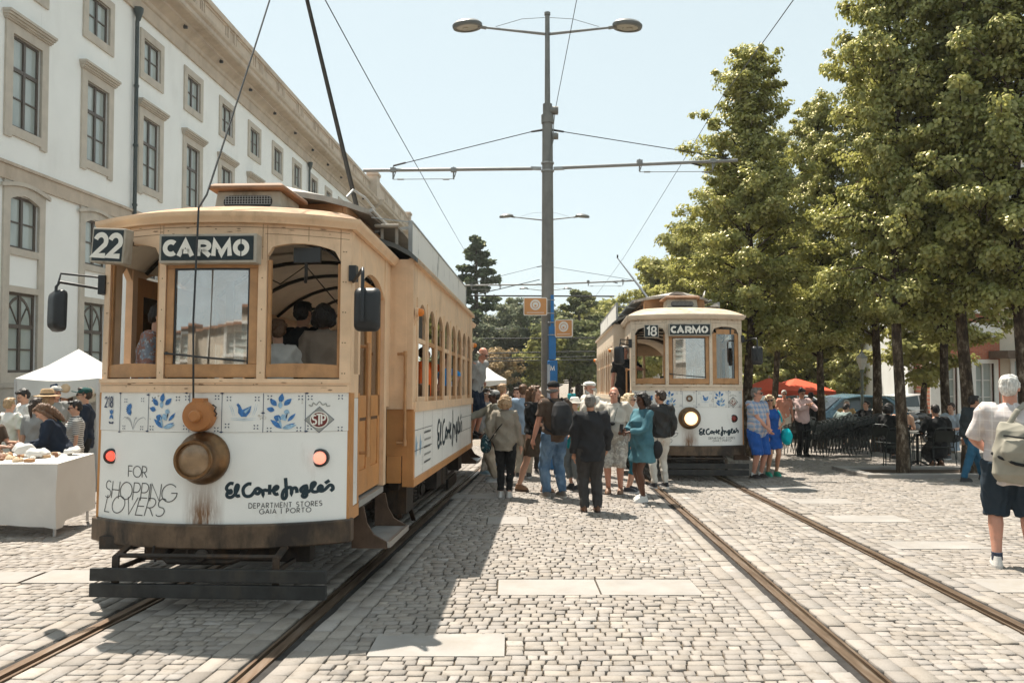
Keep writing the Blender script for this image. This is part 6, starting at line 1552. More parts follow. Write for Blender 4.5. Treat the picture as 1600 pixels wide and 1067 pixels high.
    # ------------- hats
    if hat:
        kind, hm = hat; h = MB()
        if kind == 'cap':
            h.ell(hc+HM @ V((0, .018, .062)), .088, .106, .068, HM); h.obox(hc+HM @ V((0, -.125, .055)), HM @ V((.062, 0, 0)), HM @ V((0, .055, -.014)), HM @ V((0, .001, .006)))
        elif kind == 'flat': h.ell(hc+HM @ V((0, -.002, .075)), .092, .122, .042, HM); h.ell(hc+HM @ V((0, .04, .06)), .088, .085, .05, HM); h.obox(hc+HM @ V((0, -.125, .052)), HM @ V((.055, 0, 0)), HM @ V((0, .03, -.008)), HM @ V((0, 0, .006)))
        elif kind == 'bucket':
            M4 = Matrix.Translation(hc) @ HM.to_4x4() @ Matrix.Translation(V((0, .012, .0))); h.lathe([(0,.045),(.145,.022),(.15,.030),(.098,.062),(.088,.120),(.06,.142),(0,.146)], 26, M4)
        elif kind == 'straw':
            M4 = Matrix.Translation(hc) @ HM.to_4x4() @ Matrix.Translation(V((0, .012, .02))); h.lathe([(0,.02),(.19,.012),(.195,.022),(.105,.034),(.092,.115),(.075,.135),(0,.128)], 30, M4)
        if kind in ('cap', 'flat'): o = bpy.data.objects.new('cap', remesh_obj(h, 'cap', .009, 2, mats=hm)); link(o, T)
        else:
            o = h.build('sun_hat', hm, T, 50)
            if kind == 'straw':
                k = MB(); k.lathe([(.106,.036),(.108,.036),(.102,.062),(.100,.062)], 28, M4, cap=False); k.build('hat_band', mat('dark_band', (.05,.04,.03), .7), T)
    # ------------- clothes
    tz = 0
    def legs_cloth(mb, hem, r_add, flare=0, both=None):
        for hp, k_, a_ in ((hipR, kR, aR), (hipL, kL, aL)):
            q = bl**.7; tot = .855; share = max(.02, (.93-hem)/tot); L1 = .43/.855
            pts = [hp+V((0,.01,.07)), hp]; rr_ = [.098*q+r_add, .098*q+r_add]
            def rad(t): return np.interp(t, [0, .25, .5, .75, 1], [.096*q, .085*q, .066*q, .060*q, .046*q])+r_add+flare*t
            for t in np.linspace(.15, 1, 8):
                t2 = t*share
                p = hp.lerp(k_, t2/L1) if t2 < L1 else k_.lerp(a_, (t2-L1)/(1-L1)); pts.append(p); rr_.append(rad(t2))
            mb.tube(pts, rr_, 14)
        mb.ell(pel+V((0, .015, -.01)), .142*bl+r_add*.6, .112*bl+r_add*.6, .115); torso(mb, .008+r_add*.4, .88, 1.03)
    if bottom:
        kind, cm, hem = bottom[:3]; m = MB()
        if kind == 'trousers': legs_cloth(m, hem, bottom[3] if len(bottom) > 3 else .014)
        elif kind == 'shorts': legs_cloth(m, hem, .028, .02)
        elif kind == 'skirt':
            torso(m, .014, .86, 1.06); mid = (kR+kL)/2; cz = max(hem, .3); ctr = lambda z: (hipR+hipL)/2*(1-(.9-z)/.45)+mid*((.9-z)/.45)
            m.loft([(ctr(z).x, ctr(z).y, z, .165*bl+(.92-z)*.12, .125*bl+(.92-z)*.13) for z in (hem, (hem+.92)/2, .92)][0:3], 18)
        o = bpy.data.objects.new(kind, remesh_obj(m, kind, max(vox, .011), 3, .015, 26, 2, cm)); link(o, T)
    def sleeves(mb, share, infl):
        for sx, sh, e, w in ((-1, shR, eR, wR), (1, shL, eL, wL)):
            k = (.82 if female else 1)*bl**.6; pts = [sh.lerp(B(0,.01,1.39), .4), sh]; rr_ = [.068*k+infl, .065*k+infl]
            for t in np.linspace(.12, 1, 8):
                t2 = t*share; p = sh.lerp(e, t2/.527) if t2 < .527 else e.lerp(w, (t2-.527)/.473); pts.append(p); rr_.append(np.interp(t2, [0, .3, .527, .8, 1], [.060, .052, .046, .040, .032])*k+infl)
            mb.tube(pts, rr_, 12)
    def upper(name, spec, add=0):
        cm, share, hem, loose = spec[:4]; m = MB(); fl = spec[4] if len(spec) > 4 else 0
        torso(m, .014+add, max(.60, hem), 1.475 if share > 0 else 1.44, loose, fl)
        if share > 0: sleeves(m, share, .012+add+loose*.35)
        if name in ('jacket', 'shirt') and share > .3: m.tube([B(.03,-.07,1.45), B(.065,-.01,1.475), B(.045,.05,1.49), B(-.045,.05,1.49), B(-.065,-.01,1.475), B(-.03,-.07,1.45)], .014+add*.5, 6)
        o = bpy.data.objects.new(name, remesh_obj(m, name, max(vox, .011), 3, .019+add*.3, 22, 7, cm)); link(o, T); return o
    if top: upper('shirt', top)
    if jacket: upper('jacket', jacket, .016)
    if shoes:
        for a_, ft in ((aR, P['fr']), (aL, P['fl'])):
            m = MB(); base = a_+V((0, 0, -.087)); up = MB()
            up.loft([(base.x, base.y-.055, base.z+.026, .047, .137, .8), (base.x, base.y-.052, base.z+.055, .045, .128, .85), (base.x, base.y-.03, base.z+.085, .040, .095, .9), (base.x, base.y+.010, base.z+.105, .034, .050, 1)], 18)
            m.loft([(base.x, base.y-.055, base.z-.004, .047, .140, .8), (base.x, base.y-.055, base.z+.012, .050, .143, .8), (base.x, base.y-.055, base.z+.030, .049, .140, .8)], 18, 1)
            m.add(up.v, up.f, 0); c1, c2 = shoes
            key = 'shoe_%.2f_%.2f_%.2f' % c1; k2 = 'sole_%.2f_%.2f_%.2f' % c2
            m.build('shoe', [mat(key, c1, .55, 0, .15, 20), mat(k2, c2, .7, 0, .1, 20)], T, 50)
            if socks: q = MB(); q.tube([a_+V((0,0,-.02)), a_+V((0,0,.05))], .046, 10); q.build('sock', mat('sock_%.2f' % socks[0], socks, .9), T, 60)
    W = Matrix.Translation((loc[0], loc[1], loc[2]+zoff)) @ Matrix.Rotation(R(yaw), 4, 'Z') @ Matrix.Scale(s, 4)
    return T, dict(B=B, W=W, wR=wR, wL=wL, hc=hc, hq=hq, shR=shR, shL=shL, pel=pel)
def carried(name, mb, J, mats, label, cat, vox=.012, smooth=3, amp=.006):
    """something a person carries: its own object, built in the person's frame"""
    me = remesh_obj(mb, name, vox, smooth, amp, 18, 4, mats); o = bpy.data.objects.new(name, me); COL.objects.link(o); o.matrix_world = J['W']; return tag(o, label, cat)
def foot(px, py): return gp(px, py)
def tall(px_head, p): # height so that the head top reaches pixel row
    z = EYE+(572-px_head)*p.y/F*1.0; return max(1.2, min(2.1, z-gz(p.y)))
C = cloth
jeans = C('jeans', (.075,.135,.22), 'fade', (.20,.30,.42)); black_t = C('black', (.013,.014,.015)); navy = C('navy', (.014,.022,.040)); dkgrey = C('dark_grey', (.045,.043,.042)); whitec = C('white', (.68,.66,.62)); bone = C('bone', (.60,.56,.50)); khaki = C('khaki', (.40,.35,.28)); beige = C('beige_jacket', (.27,.24,.195)); brownt = C('brown_tee', (.095,.065,.048)); brownsk = C('brown_skirt', (.085,.060,.040)); teal = C('teal_coat', (.012,.28,.33)); denim = C('denim_dress', (.05,.135,.17), 'fade', (.09,.21,.25)); leather = C('leather', (.024,.024,.024), rough=.42); tealleg = C('teal_leggings', (.03,.16,.22)); camo = C('camo', (.52,.49,.44), 'camo', (.34,.32,.29), (.62,.60,.55)); plaid = C('blue_plaid', (.40,.44,.50), 'plaid', (.16,.25,.42), (.62,.40,.30)); plaid2 = C('pale_plaid', (.62,.56,.53), 'plaid', (.52,.48,.48), (.70,.66,.64)); royal = C('royal_blue', (.018,.085,.32)); pink = C('pink_shirt', (.66,.47,.44)); redstripe = C('red_stripe', (.50,.16,.10), 'stripe', (.60,.38,.30)); greenb = C('green', (.015,.42,.08)); stripes = C('bw_stripes', (.66,.64,.60), 'stripe', (.03,.03,.035), sc=1.15); greyc = C('grey_cloth', (.30,.30,.29)); olive = C('olive_grey', (.25,.235,.19)); orangec = C('orange_cloth', (.85,.15,.03)); bluec = C('blue_cloth', (.05,.28,.62))
WS = ((.62,.60,.57), (.66,.64,.62)); BS = ((.02,.02,.02), (.05,.05,.05)); BR = ((.16,.075,.04), (.05,.035,.03)); SN = ((.03,.035,.045), (.6,.6,.6)); SD = ((.22,.12,.07), (.12,.08,.05))
if True:
    # ---- group between the trams
    p = foot(789, 776); _, J = person('woman with sandy bob, beige jacket and black trousers seen from behind', p, tall(617, p), 172, (beige, 1, .80, .034), ('trousers', black_t, .10, .006), 'fair', ('bob', 'sandy'), female=True, build=1.08, pose=dict(hl=(.24, -.05, .95), hr=(-.27, -.04, .86), fr=(-.075, .02), fl=(.075, 0)), shoes=WS, face=False)
    m = MB(); m.ell((.33, .02, .88), .10, .16, .14); m.ell((.34, .04, .97), .07, .13, .08); m.ell((.31, -.02, 1.02), .08, .1, .06); carried('shoulder_bag', m, J, C('dark_teal_bag', (.02,.07,.085), 'camo', (.012,.03,.04), (.30,.34,.34)), 'dark teal patterned bag hanging at the side of the woman in beige', 'bag', .012, 3, .012)
    m = MB(); m.tube([(.26,.10,.95),(.10,.155,1.18),(-.06,.14,1.36),(-.115,.05,1.46),(-.10,-.06,1.42)], .011, 6); carried('bag_strap', m, J, black_t, 'thin black strap across the back of the woman in beige', 'strap', .009, 1, 0)
    p = foot(836, 768); _, J = person('young woman in black top and brown skirt striding with long hair loose', p, tall(603, p), 52, (black_t, .62, .97, .03), ('skirt', brownsk, .60), 'fair', ('long', 'brown'), female=True, build=1.12, pose=dict(head=26, hr=(-.04, -.30, 1.10), hl=(.20, -.20, 1.02), fr=(-.10, .24), fl=(.07, -.17), er=(-.6, .5, -.6)), shoes=((.30,.17,.10), (.10,.06,.04)), vox=.009)
    m = MB(); m.tube([(-.10,-.30,1.40),(-.05,-.335,1.12),(.05,-.33,.98),(.16,-.30,.80)], .011, 6); carried('folded_stick', m, J, C('stick_brown', (.20,.11,.07)), 'thin brown stick held by the woman in the black top', 'stick', .008, 1, 0)
    p = foot(866, 777); _, J = person('man in black cap, brown T-shirt and faded jeans with a backpack', p, tall(596, p), 205, (brownt, .36, .84, .02), ('trousers', jeans, .07, .018), 'ruddy', ('ring', 'salt'), ('cap', black_t), build=1.08, pose=dict(head=-62, hl=(.30, -.10, .88), hr=(-.26, -.12, .98), fl=(.13, -.02), fr=(-.12, .03)), shoes=((.16,.14,.12), (.5,.47,.42)), vox=.009)
    m = MB(); m.loft([(0,.235,.96,.135,.085,.6),(0,.255,1.05,.165,.115,.6),(0,.25,1.25,.160,.11,.6),(0,.225,1.40,.125,.08,.65),(0,.205,1.46,.07,.05,.7)], 18); m.ell((0,.35,1.10), .11, .045, .11)
    for sx in (-1, 1): m.tube([(sx*.085,.16,1.44),(sx*.115,.03,1.50),(sx*.125,-.105,1.40),(sx*.15,-.12,1.22),(sx*.17,.05,1.05),(sx*.14,.18,1.0)], .019, 6)
    carried('backpack', m, J, C('black_pack', (.022,.022,.024), 'fade', (.05,.05,.052)), 'black backpack on the man with the black cap', 'backpack', .011, 2, .008)
    p = foot(923, 799); person('grey haired man in black jacket and dark trousers seen from behind', p, tall(617, p), 184, None, ('trousers', dkgrey, .05, .022), 'tan', ('short', 'salt'), build=1.12, jacket=(C('black_jacket', (.022,.023,.026)), 1, .76, .02, .02), pose=dict(hl=(.25, -.05, .78), hr=(-.27, -.16, .92), head=-14), shoes=BR, vox=.009, face=False)
    p = foot(898, 764); person('older woman in turquoise coat and white bucket hat', p, tall(622, p), -48, None, ('trousers', C('grey_blue_trousers', (.16,.19,.20)), .22, .012), 'fair', ('short', 'white'), ('bucket', bone), female=True, build=1.1, jacket=(teal, 1, .78, .015), pose=dict(hr=(-.16, -.24, 1.02), hl=(.1, -.26, 1.04)), shoes=BS)
    p = foot(960, 771); _, J = person('bald man in grey T-shirt and camouflage shorts facing us', p, tall(605, p), -14, (C('grey_tee', (.36,.335,.295)), .4, .80, .02), ('shorts', camo, .46), 'ruddy', ('ring', 'grey'), build=1.18, belly=.09, jacket=(C('open_linen', (.50,.46,.40)), .55, 1.18, .02), pose=dict(hr=(-.32, -.05, .86), hl=(.30, -.10, .90)), shoes=SD, vox=.009)
    m = MB(); m.tube([(-.07,-.13,1.42),(-.02,-.215,1.20),(.02,-.215,1.20),(.07,-.13,1.42)], .007, 5); m.ell((0,-.25,1.17), .045, .035, .032); carried('camera', m, J, black_t, 'small black camera hanging on the chest of the bald man', 'camera', .008, 1, 0)
    p = foot(922, 752); person('tall bearded man in white flat cap behind the man in black', p, tall(596, p), -62, (bone, .5, .80, .02), ('trousers', khaki, .06, .02), 'ruddy', ('ring', 'white'), ('flat', whitec), build=1.15, beard='white', shoes=BR)
    p = foot(984, 769); person('woman in white top and teal leggings facing right among the group', p, tall(615, p), 70, (whitec, .5, .84, .02), ('trousers', tealleg, .34, .004), 'fair', ('bob', 'blond'), female=True, glasses='spec', build=1.05, pose=dict(hl=(.12, -.26, 1.08), hr=(-.12, -.28, 1.05)), shoes=SN)
    p = foot(978, 768); m = None
    p = foot(1004, 783); _, J = person('woman with black bob in a short blue denim dress and white trainers', p, tall(614, p), -62, (denim, .92, .64, .03, .05), None, 'dark', ('bob', 'black'), female=True, build=1.08, pose=dict(hr=(-.07, -.30, 1.15), hl=(.05, -.33, 1.13), er=(-.7,.4,-.6), el=(.7,.4,-.6), fr=(-.08, .05), fl=(.08, -.06), nod=8), shoes=WS, vox=.009)
    m = MB(); m.obox((-.02,-.40,1.19), (.035,0,0), (0,.012,.0), (0,.01,.07)); o = m.build('phone', M_black); o.matrix_world = J['W']; tag(o, 'dark phone in the hands of the woman in denim', 'phone')
    m = MB(); m.ell((.16, .18, .84), .07, .10, .15); m.tube([(.10,.05,1.46),(.17,.14,1.2),(.17,.18,.95)], .012, 6); carried('handbag', m, J, C('black_bag', (.02,.02,.022)), 'black handbag hanging behind the woman in denim', 'bag')
    p = foot(1032, 762); person('young man in black leather jacket and white trousers seen from behind', p, tall(610, p), 196, None, ('trousers', bone, .07, .010), 'tan', ('short', 'dark'), jacket=(leather, 1, .90, .015), pose=dict(hl=(.20, -.16, 1.0), hr=(-.22, -.10, .92), fl=(.13, 0), fr=(-.10, .0), head=30), shoes=((.02,.02,.025), (.6,.6,.6)), face=False)
    p = foot(772, 752); person('man in olive jacket and grey cap reaching an arm to the near tram', p, tall(610, p), -80, None, ('trousers', khaki, .07, .02), 'dark', ('short', 'black'), ('cap', greyc), glasses='sun', jacket=(olive, 1, .82, .02), pose=dict(hr=(-.10, -.56, 1.18), hl=(.2, -.2, .95)), shoes=((.35,.37,.38), (.6,.6,.6)))
    p = foot(760, 741); person('brown haired man in grey shirt and pale trousers beside the near tram', p, tall(608, p), 60, (greyc, 1, .82, .02), ('trousers', bone, .07, .02), 'fair', ('short', 'dark'), shoes=((.2,.3,.36), (.6,.6,.6)))
    p = foot(818, 746); person('tall man in pale blue shirt behind the woman in black top', p, tall(601, p), 170, (C('blue_shirt', (.32,.42,.54)), .5, .82, .02), ('trousers', khaki, .07, .02), 'fair', ('short', 'brown'), face=False)
    p = foot(785, 735); person('fair haired boy in pale top looking over the group from behind', p, tall(600, p), 150, (bone, .4, .82, .02), ('trousers', jeans, .07, .02), 'fair', ('short', 'sandy'))
    p = foot(808, 742); person('young dark haired man with narrow face behind the black top woman', p, tall(606, p), -15, (C('red_tee', (.3,.1,.08)), .4, .82, .02), ('trousers', black_t, .07, .02), 'fair', ('short', 'dark'), shoes=((.40,.2,.12), (.2,.12,.08)))
    p = foot(845, 740); person('woman in tan top half hidden between the black top and the cap', p, tall(618, p), 10, (C('tan_top', (.45,.30,.2)), .5, .82, .02), ('trousers', dkgrey, .1, .01), 'tan', ('curly', 'sandy'), female=True)
    p = foot(882, 742); person('woman in dark coat with camera raised behind the backpack', p, tall(622, p), 5, (navy, 1, .80, .02), ('trousers', dkgrey, .1, .015), 'fair', ('bob', 'sandy'), female=True)
    # in the door of the far tram and at the back of the near one
    q = at(976, 600, 16.2); person('man in black T-shirt standing in the doorway of the far tram', (q.x, 16.2, gz(16.2)+.82), 1.72, -8, (black_t, .4, .84, .02), ('trousers', dkgrey, .07, .02), 'ruddy', ('short', 'grey'), glasses=None, pose=dict(hl=(.30, -.06, 1.30)))
    q = at(741, 600, 15.2); person('bald man in spectacles leaning out of the near tram at its rear door', (q.x, 15.2, gz(15.2)+.74), 1.74, 62, (greyc, .5, .84, .02), ('shorts', navy, .5), 'ruddy', ('ring', 'grey'), glasses='spec', pose=dict(lean=16, nod=12, hl=(.25, -.05, 1.1)), shoes=BS, socks=(.02,.02,.02))
    # ---- right side
    p = foot(1184, 748); person('grey haired man in blue plaid shirt and royal blue shorts by the far tram', p, tall(606, p), 30, (plaid, .42, .80, .035), ('shorts', royal, .48), 'ruddy', ('short', 'salt'), glasses='sun', build=1.12, belly=.04, pose=dict(hr=(-.02, -.27, .98), hl=(.0, -.30, 1.00), er=(-.8,.4,-.5), el=(.8,.4,-.5), head=22), shoes=((.03,.025,.025), (.25,.22,.2)), socks=(.7,.7,.68), vox=.009)
    p = foot(1207, 744); _, J = person('blond woman in sunglasses and royal blue dress behind the plaid shirt', p, tall(617, p), 10, (royal, .0, .60, .015, .05), None, 'tan', ('bob', 'blond'), female=True, glasses='sun', pose=dict(hl=(.10, -.22, 1.10), el=(.8,.4,-.4), head=-25, tilt=-4), shoes=((.02,.3,.2), (.1,.3,.25)))
    m = MB(); m.ell((.27, -.12, .86), .13, .12, .19); m.tube([(.20,-.10,1.05),(.15,-.12,1.3),(.12,.0,1.45)], .022, 6); carried('beach_bag', m, J, C('turquoise_bag', (.0,.40,.46)), 'big turquoise bag on the arm of the woman in blue', 'bag', .014, 3, .012)
    p = foot(1254, 713); _, J = person('dark haired man in pale pink shirt and black trousers looking at his hands', p, tall(607, p), 12, (pink, .95, .84, .03), ('trousers', black_t, .05, .016), 'tan', ('short', 'black'), pose=dict(hr=(.02, -.24, 1.33), hl=(.08, -.25, 1.32), er=(-.9,.2,-.5), el=(.9,.2,-.5), nod=24), shoes=BS)
    p = foot(1226, 694); person('man in red striped polo and pale shorts behind the pink shirt', p, tall(610, p), -8, (redstripe, .4, .84, .02), ('shorts', bone, .50), 'ruddy', ('short', 'white'), glasses='sun', shoes=((.45,.3,.2), (.3,.2,.15)))
    p = foot(1268, 700); person('man in black standing close behind the pink shirt', p, tall(613, p), 150, (black_t, 1, .84, .02), ('trousers', black_t, .05, .016), 'tan', ('short', 'black'), face=False)
    p = foot(1583, 886); _, J = person('white haired man in pale plaid shirt and navy shorts, nearest on the right', p, tall(587, p), 156, (plaid2, .50, .76, .02), ('shorts', C('navy_shorts', (.022,.035,.05)), .46), 'ruddy', ('short', 'white'), build=1.22, belly=.05, pose=dict(hl=(.17, -.28, 1.04), el=(.75,.5,-.5), hr=(-.17, -.28, 1.04), er=(-.75,.5,-.5), head=-18, fr=(-.15, 0), fl=(.13, .02)), shoes=((.60,.58,.55), (.55,.53,.5)), socks=(.04,.05,.08), vox=.0075, face=False)
    m = MB(); m.loft([(-.02,.25,.80,.16,.075,.55),(-.02,.275,.88,.205,.105,.55),(-.015,.27,1.03,.195,.105,.55),(.0,.25,1.16,.165,.09,.6),(.02,.235,1.27,.125,.075,.65),(.04,.20,1.34,.07,.045,.8)], 22); m.loft([(-.01,.36,.98,.12,.03,.6),(0,.365,1.08,.13,.04,.6),(.01,.34,1.19,.09,.03,.6)], 16)
    bpk = carried('backpack', m, J, C('grey_pack', (.29,.27,.22)), 'pale grey backpack slung on one shoulder of the white haired man', 'backpack', .010, 2, .012)
    m = MB(); m.tube([(.05,.22,1.30),(-.03,.17,1.44),(-.115,.06,1.50),(-.125,-.08,1.42)], .030, 8, el=.5); q = carried('strap', m, J, C('grey_pack', (0,0,0)), None, None, .010, 2, .004); q.parent = bpk; q.matrix_basis = Matrix.Identity(4); 
    m = MB(); m.tube([(-.215,.29,1.00),(-.10,.395,.965),(.02,.40,.985),(.13,.36,1.03),(.185,.28,1.06)], .014, 6); q = m.build('band', black_t, bpk, 60)
    m = MB(); m.tube([(-.05,.40,1.14),(-.09,.405,1.10),(-.085,.41,1.04),(-.04,.415,1.01)], .007, 5); m.tube([(-.10,.335,1.20),(0,.375,1.215),(.10,.335,1.225)], .008, 5); m.build('zip', black_t, bpk, 60)
    p = foot(1519, 752); person('dark haired man in dark jacket and jeans walking behind the plaid shirt', p, tall(618, p), 100, None, ('trousers', C('jeans_dark', (.03,.11,.19)), .06, .014), 'tan', ('short', 'black'), jacket=(C('charcoal_jacket', (.035,.045,.05)), 1, .86, .015), pose=dict(fr=(-.06, .22), fl=(.08, -.34), lean=6), shoes=BS)
    # ---- market stall crowd
    def crowd(px, py_head, d, label, yaw, **kw):
        q = at(px, 600, d); gq = gz(d); h = EYE+(572-py_head)*d/F-gq; return person(label, (q.x, d, gq), max(1.35, min(1.95, h)), yaw, **kw)
    crowd(100, 625, 10.9, 'woman in navy coat bending over the stall with long brown hair', -62, top=None, bottom=('trousers', dkgrey, .07, .015), hair=('long', 'brown'), jacket=(navy, 1, .78, .02), female=True, build=1.1, pose=dict(lean=24, nod=20, hr=(-.10, -.52, 1.02), hl=(.12, -.50, 1.0)))
    crowd(118, 626, 11.6, 'woman in striped top with short black hair and glasses', -58, top=(stripes, .45, .74, .02), bottom=('trousers', bone, .1, .01), hair=('short', 'black'), female=True, glasses='sun', pose=dict(nod=14, hr=(-.1, -.25, 1.0)))
    crowd(132, 606, 12.2, 'man in dark green cap and navy jacket behind the stall', -65, top=(navy, 1, .80, .02), bottom=('trousers', black_t, .06, .02), hair=('short', 'dark'), hat=('cap', C('dark_green', (.012,.06,.055))), build=1.1, glasses='sun')
    crowd(75, 611, 12.0, 'woman in bright green jacket and wide straw hat', 120, top=(greenb, 1, .85, .03), bottom=('trousers', dkgrey, .07, .015), hair=('long', 'sandy'), hat=('straw', mat('straw', (.50,.34,.19), .8, 0, .15, 40)), female=True, pose=dict(hr=(-.24, -.30, 1.02)))
    crowd(44, 608, 13.2, 'dark haired man in white shirt looking down at the stall', -35, top=(whitec, .5, .80, .03), bottom=('trousers', navy, .06, .02), hair=('short', 'black'), pose=dict(nod=22, lean=6))
    crowd(87, 604, 13.4, 'man in grey cap behind the straw hat', 60, top=(greyc, .5, .80, .02), bottom=('trousers', dkgrey, .06, .02), hair=('short', 'grey'), hat=('flat', greyc), sk='ruddy')
    crowd(16, 622, 12.4, 'person in white T-shirt seen from behind among the stall crowd', 170, top=(whitec, .4, .80, .02), bottom=('trousers', greyc, .06, .02), hair=('short', 'sandy'), face=False)
    crowd(-14, 616, 11.8, 'grey haired person at the very edge in white', 150, top=(whitec, .4, .80, .02), bottom=('trousers', dkgrey, .06, .02), hair=('short', 'grey'), face=False)
    crowd(103, 612, 14.0, 'woman holding up a phone under the market tent', -5, top=(C('white_top2', (.6,.55,.5)), .4, .80, .02), bottom=('trousers', dkgrey, .06, .02), hair=('long', 'dark'), female=True, pose=dict(hr=(-.12, -.25, 1.50)))
    crowd(-18, 640, 10.75, 'vendor with bare forearms stretched over the white table', 80, top=(C('patterned', (.10,.07,.05)), .42, .80, .02), bottom=('trousers', dkgrey, .06, .02), hair=('short', 'dark'), sk='fair', pose=dict(lean=10, hr=(-.10, -.46, 1.14), hl=(.08, -.48, 1.20)))
    crowd(58, 622, 11.4, 'woman in grey top with dark bun seen from behind at the stall', 175, top=(greyc, .5, .80, .02), bottom=('trousers', navy, .06, .02), hair=('tail', 'dark'), female=True, face=False)
    crowd(32, 617, 14.3, 'man in red top far back under the plaster wall', 30, top=(redstripe, .5, .80, .02), bottom=('trousers', navy, .06, .02), hair=('short', 'brown'))
    # ---- inside the near tram
    M22 = Matrix.Translation(T22.location) @ T22.rotation_euler.to_matrix().to_4x4()
    def aboard(u, v, label, h, yaw, zf=.84, M=M22, **kw): q = M @ Vector((u, v, zf)); return person(label, q, h, yaw, **kw)
    aboard(-.80, .62, 'driver in patterned shirt at the open side of the near tram', 1.56, 100, top=(C('patterned_shirt', (.24,.26,.30), 'camo', (.34,.17,.13), (.40,.44,.48)), .5, .84, .03), bottom=('trousers', navy, .06, .02), hair=('short', 'black'), sk='fair', pose=dict(hr=(-.16, -.32, 1.10), hl=(.12, -.34, 1.10), lean=10, nod=6), face=False)
    aboard(.27, .85, 'woman with curly hair and white blouse in the open tram window', 1.44, 200, top=(whitec, .5, .84, .03), bottom=('trousers', dkgrey, .06, .02), hair=('curly', 'brown'), female=True, sk='fair', pose=dict(hr=(-.46, -.22, 1.02), er=(-.5,.2,-.8)), face=False)
    aboard(.34, 1.35, 'man in dark clothes and cap standing inside the near tram', 1.66, 165, top=(black_t, 1, .84, .03), bottom=('trousers', black_t, .06, .02), hair=('short', 'black'), hat=('cap', black_t), sk='tan', build=1.15, face=False)
    aboard(.64, 1.0, 'passenger with a pale backpack strap beside the tram door', 1.60, 185, top=(C('greybrown', (.30,.24,.19)), .5, .84, .03), bottom=('trousers', black_t, .06, .02), hair=('bob', 'black'), sk='brown', female=True, face=False)
    aboard(.98, 4.6, 'passenger in orange top with an elbow out of the side window', 1.30, 80, zf=.95, top=(orangec, .6, .84, .03), bottom=('trousers', dkgrey, .06, .02), hair=('short', 'dark'), pose=dict(hl=(.28, -.20, 1.10), el=(.2, -1, -.5)))
    aboard(.98, 6.6, 'passenger in blue top seated by the rear side window', 1.28, 80, zf=.95, top=(bluec, .6, .84, .03), bottom=('trousers', dkgrey, .06, .02), hair=('short', 'dark'), pose=dict(hl=(.28, -.20, 1.10), el=(.2, -1, -.5)))
    for i, (u, v) in enumerate(((-.7, 3.2), (.0, 4.2), (-.75, 5.6), (.1, 6.8))):
        aboard(u, v, ('shadowy passenger just behind the cab of the near tram', 'shadowy passenger in the aisle of the near tram', 'shadowy passenger by a far side window', 'shadowy passenger at the back of the near tram')[i], 1.45, 170+i*12, top=((dkgrey, navy, brownt, greyc)[i], .5, .84, .03), bottom=('trousers', black_t, .06, .02), hair=('short', 'dark'), face=False, vox=.016)
# ================= CAFE TERRACE, STALL, VEHICLES
M_chair = mat('dark_green_metal', (.018,.024,.023), .4, .3, .2, 10, .5)
M_ctop = mat('steel_table_top', (.45,.45,.43), .3, .6, .1, 6)
def make_chair(label, group):
    T = empty('cafe_chair', label=label, cat='chair', group=group)
    for sx in (-1, 1):
        m = MB(); m.tube([(sx*.23,-.22,.45),(sx*.245,-.25,0)], .011, 6); m.build('leg', M_chair, T)
        m = MB(); m.tube([(sx*.23,.20,.45),(sx*.245,.29,0)], .011, 6); m.build('leg', M_chair, T)
        m = MB(); m.tube([(sx*.23,-.22,.45),(sx*.26,-.22,.64),(sx*.26,-.10,.66),(sx*.25,.20,.66)], .011, 6); m.build('armrest', M_chair, T)
    m = MB(); m.tube([(-.22,.19,.44),(-.225,.25,.70),(-.20,.28,.83),(-.12,.29,.86),(.12,.29,.86),(.20,.28,.83),(.225,.25,.70),(.22,.19,.44)], .012, 6)
    m.add([(-.20,.235,.56),(.20,.235,.56),(.20,.279,.80),(-.20,.279,.80)], [(0,1,2,3)]); m.build('backrest', M_chair, T)
    m = MB(); m.tube([(-.22,-.21,.45),(.22,-.21,.45),(.22,.19,.44),(-.22,.19,.44),(-.22,-.21,.45)], .012, 6)
    for i in range(7): m.box(-.215, .215, -.20+i*.056, -.165+i*.056, .446, .453)
    m.build('seat', M_chair, T); return T
ch0 = make_chair('black metal cafe chair nested in a leaning stack', 'stacked cafe chairs'); first = [True]
def chair(x, y, z, rz, tiltx=0, label=None, group=None):
    o = ch0 if first[0] else copy_tree(ch0); first[0] = False
    o.location = (x, y, gz(y)+z); o.rotation_euler = (tiltx, 0, rz)
    if label: o['label'] = label
    if group: o['group'] = group
    return o
ORD = 'first second third fourth fifth sixth seventh eighth ninth tenth'.split()
for si, (px, d, n, lab) in enumerate(((1262, 19.9, 10, 'black stack beside the man in pink'), (1302, 20.2, 10, 'black middle stack before the car'), (1228, 20.4, 5, 'short black stack behind the man in pink'), (1330, 20.8, 7, 'black stack by the lantern post'))):
    q = at(px, 600, d)
    for i in range(n): chair(q.x+i*.085, d+i*.01, i*.028, R(-92+si*3), R(0)-i*R(1.2), ORD[i]+' chair from the left in the '+lab, 'stacked cafe chairs')
M_tleg = mat('table_pedestal', (.03,.032,.032), .4, .4, .2, 8)
def cafe_table(px, d, label):
    q = at(px, 600, d); T = empty('cafe_table', (q.x, d, gz(d)), label=label, cat='table', group='cafe tables')
    m = MB(); m.lathe([(0,.715),(.35,.715),(.36,.725),(.35,.735),(0,.735)], 26); m.build('table_top', M_ctop, T, 40)
    m = MB(); m.tube([(0,0,.02),(0,0,.715)], .03, 10)
    for a in range(4): m.bar((0,0,.10),(.30*cos(a*pi/2+.5),.30*sin(a*pi/2+.5),.015),.04,.025)
    m.build('pedestal', M_tleg, T)
    return q
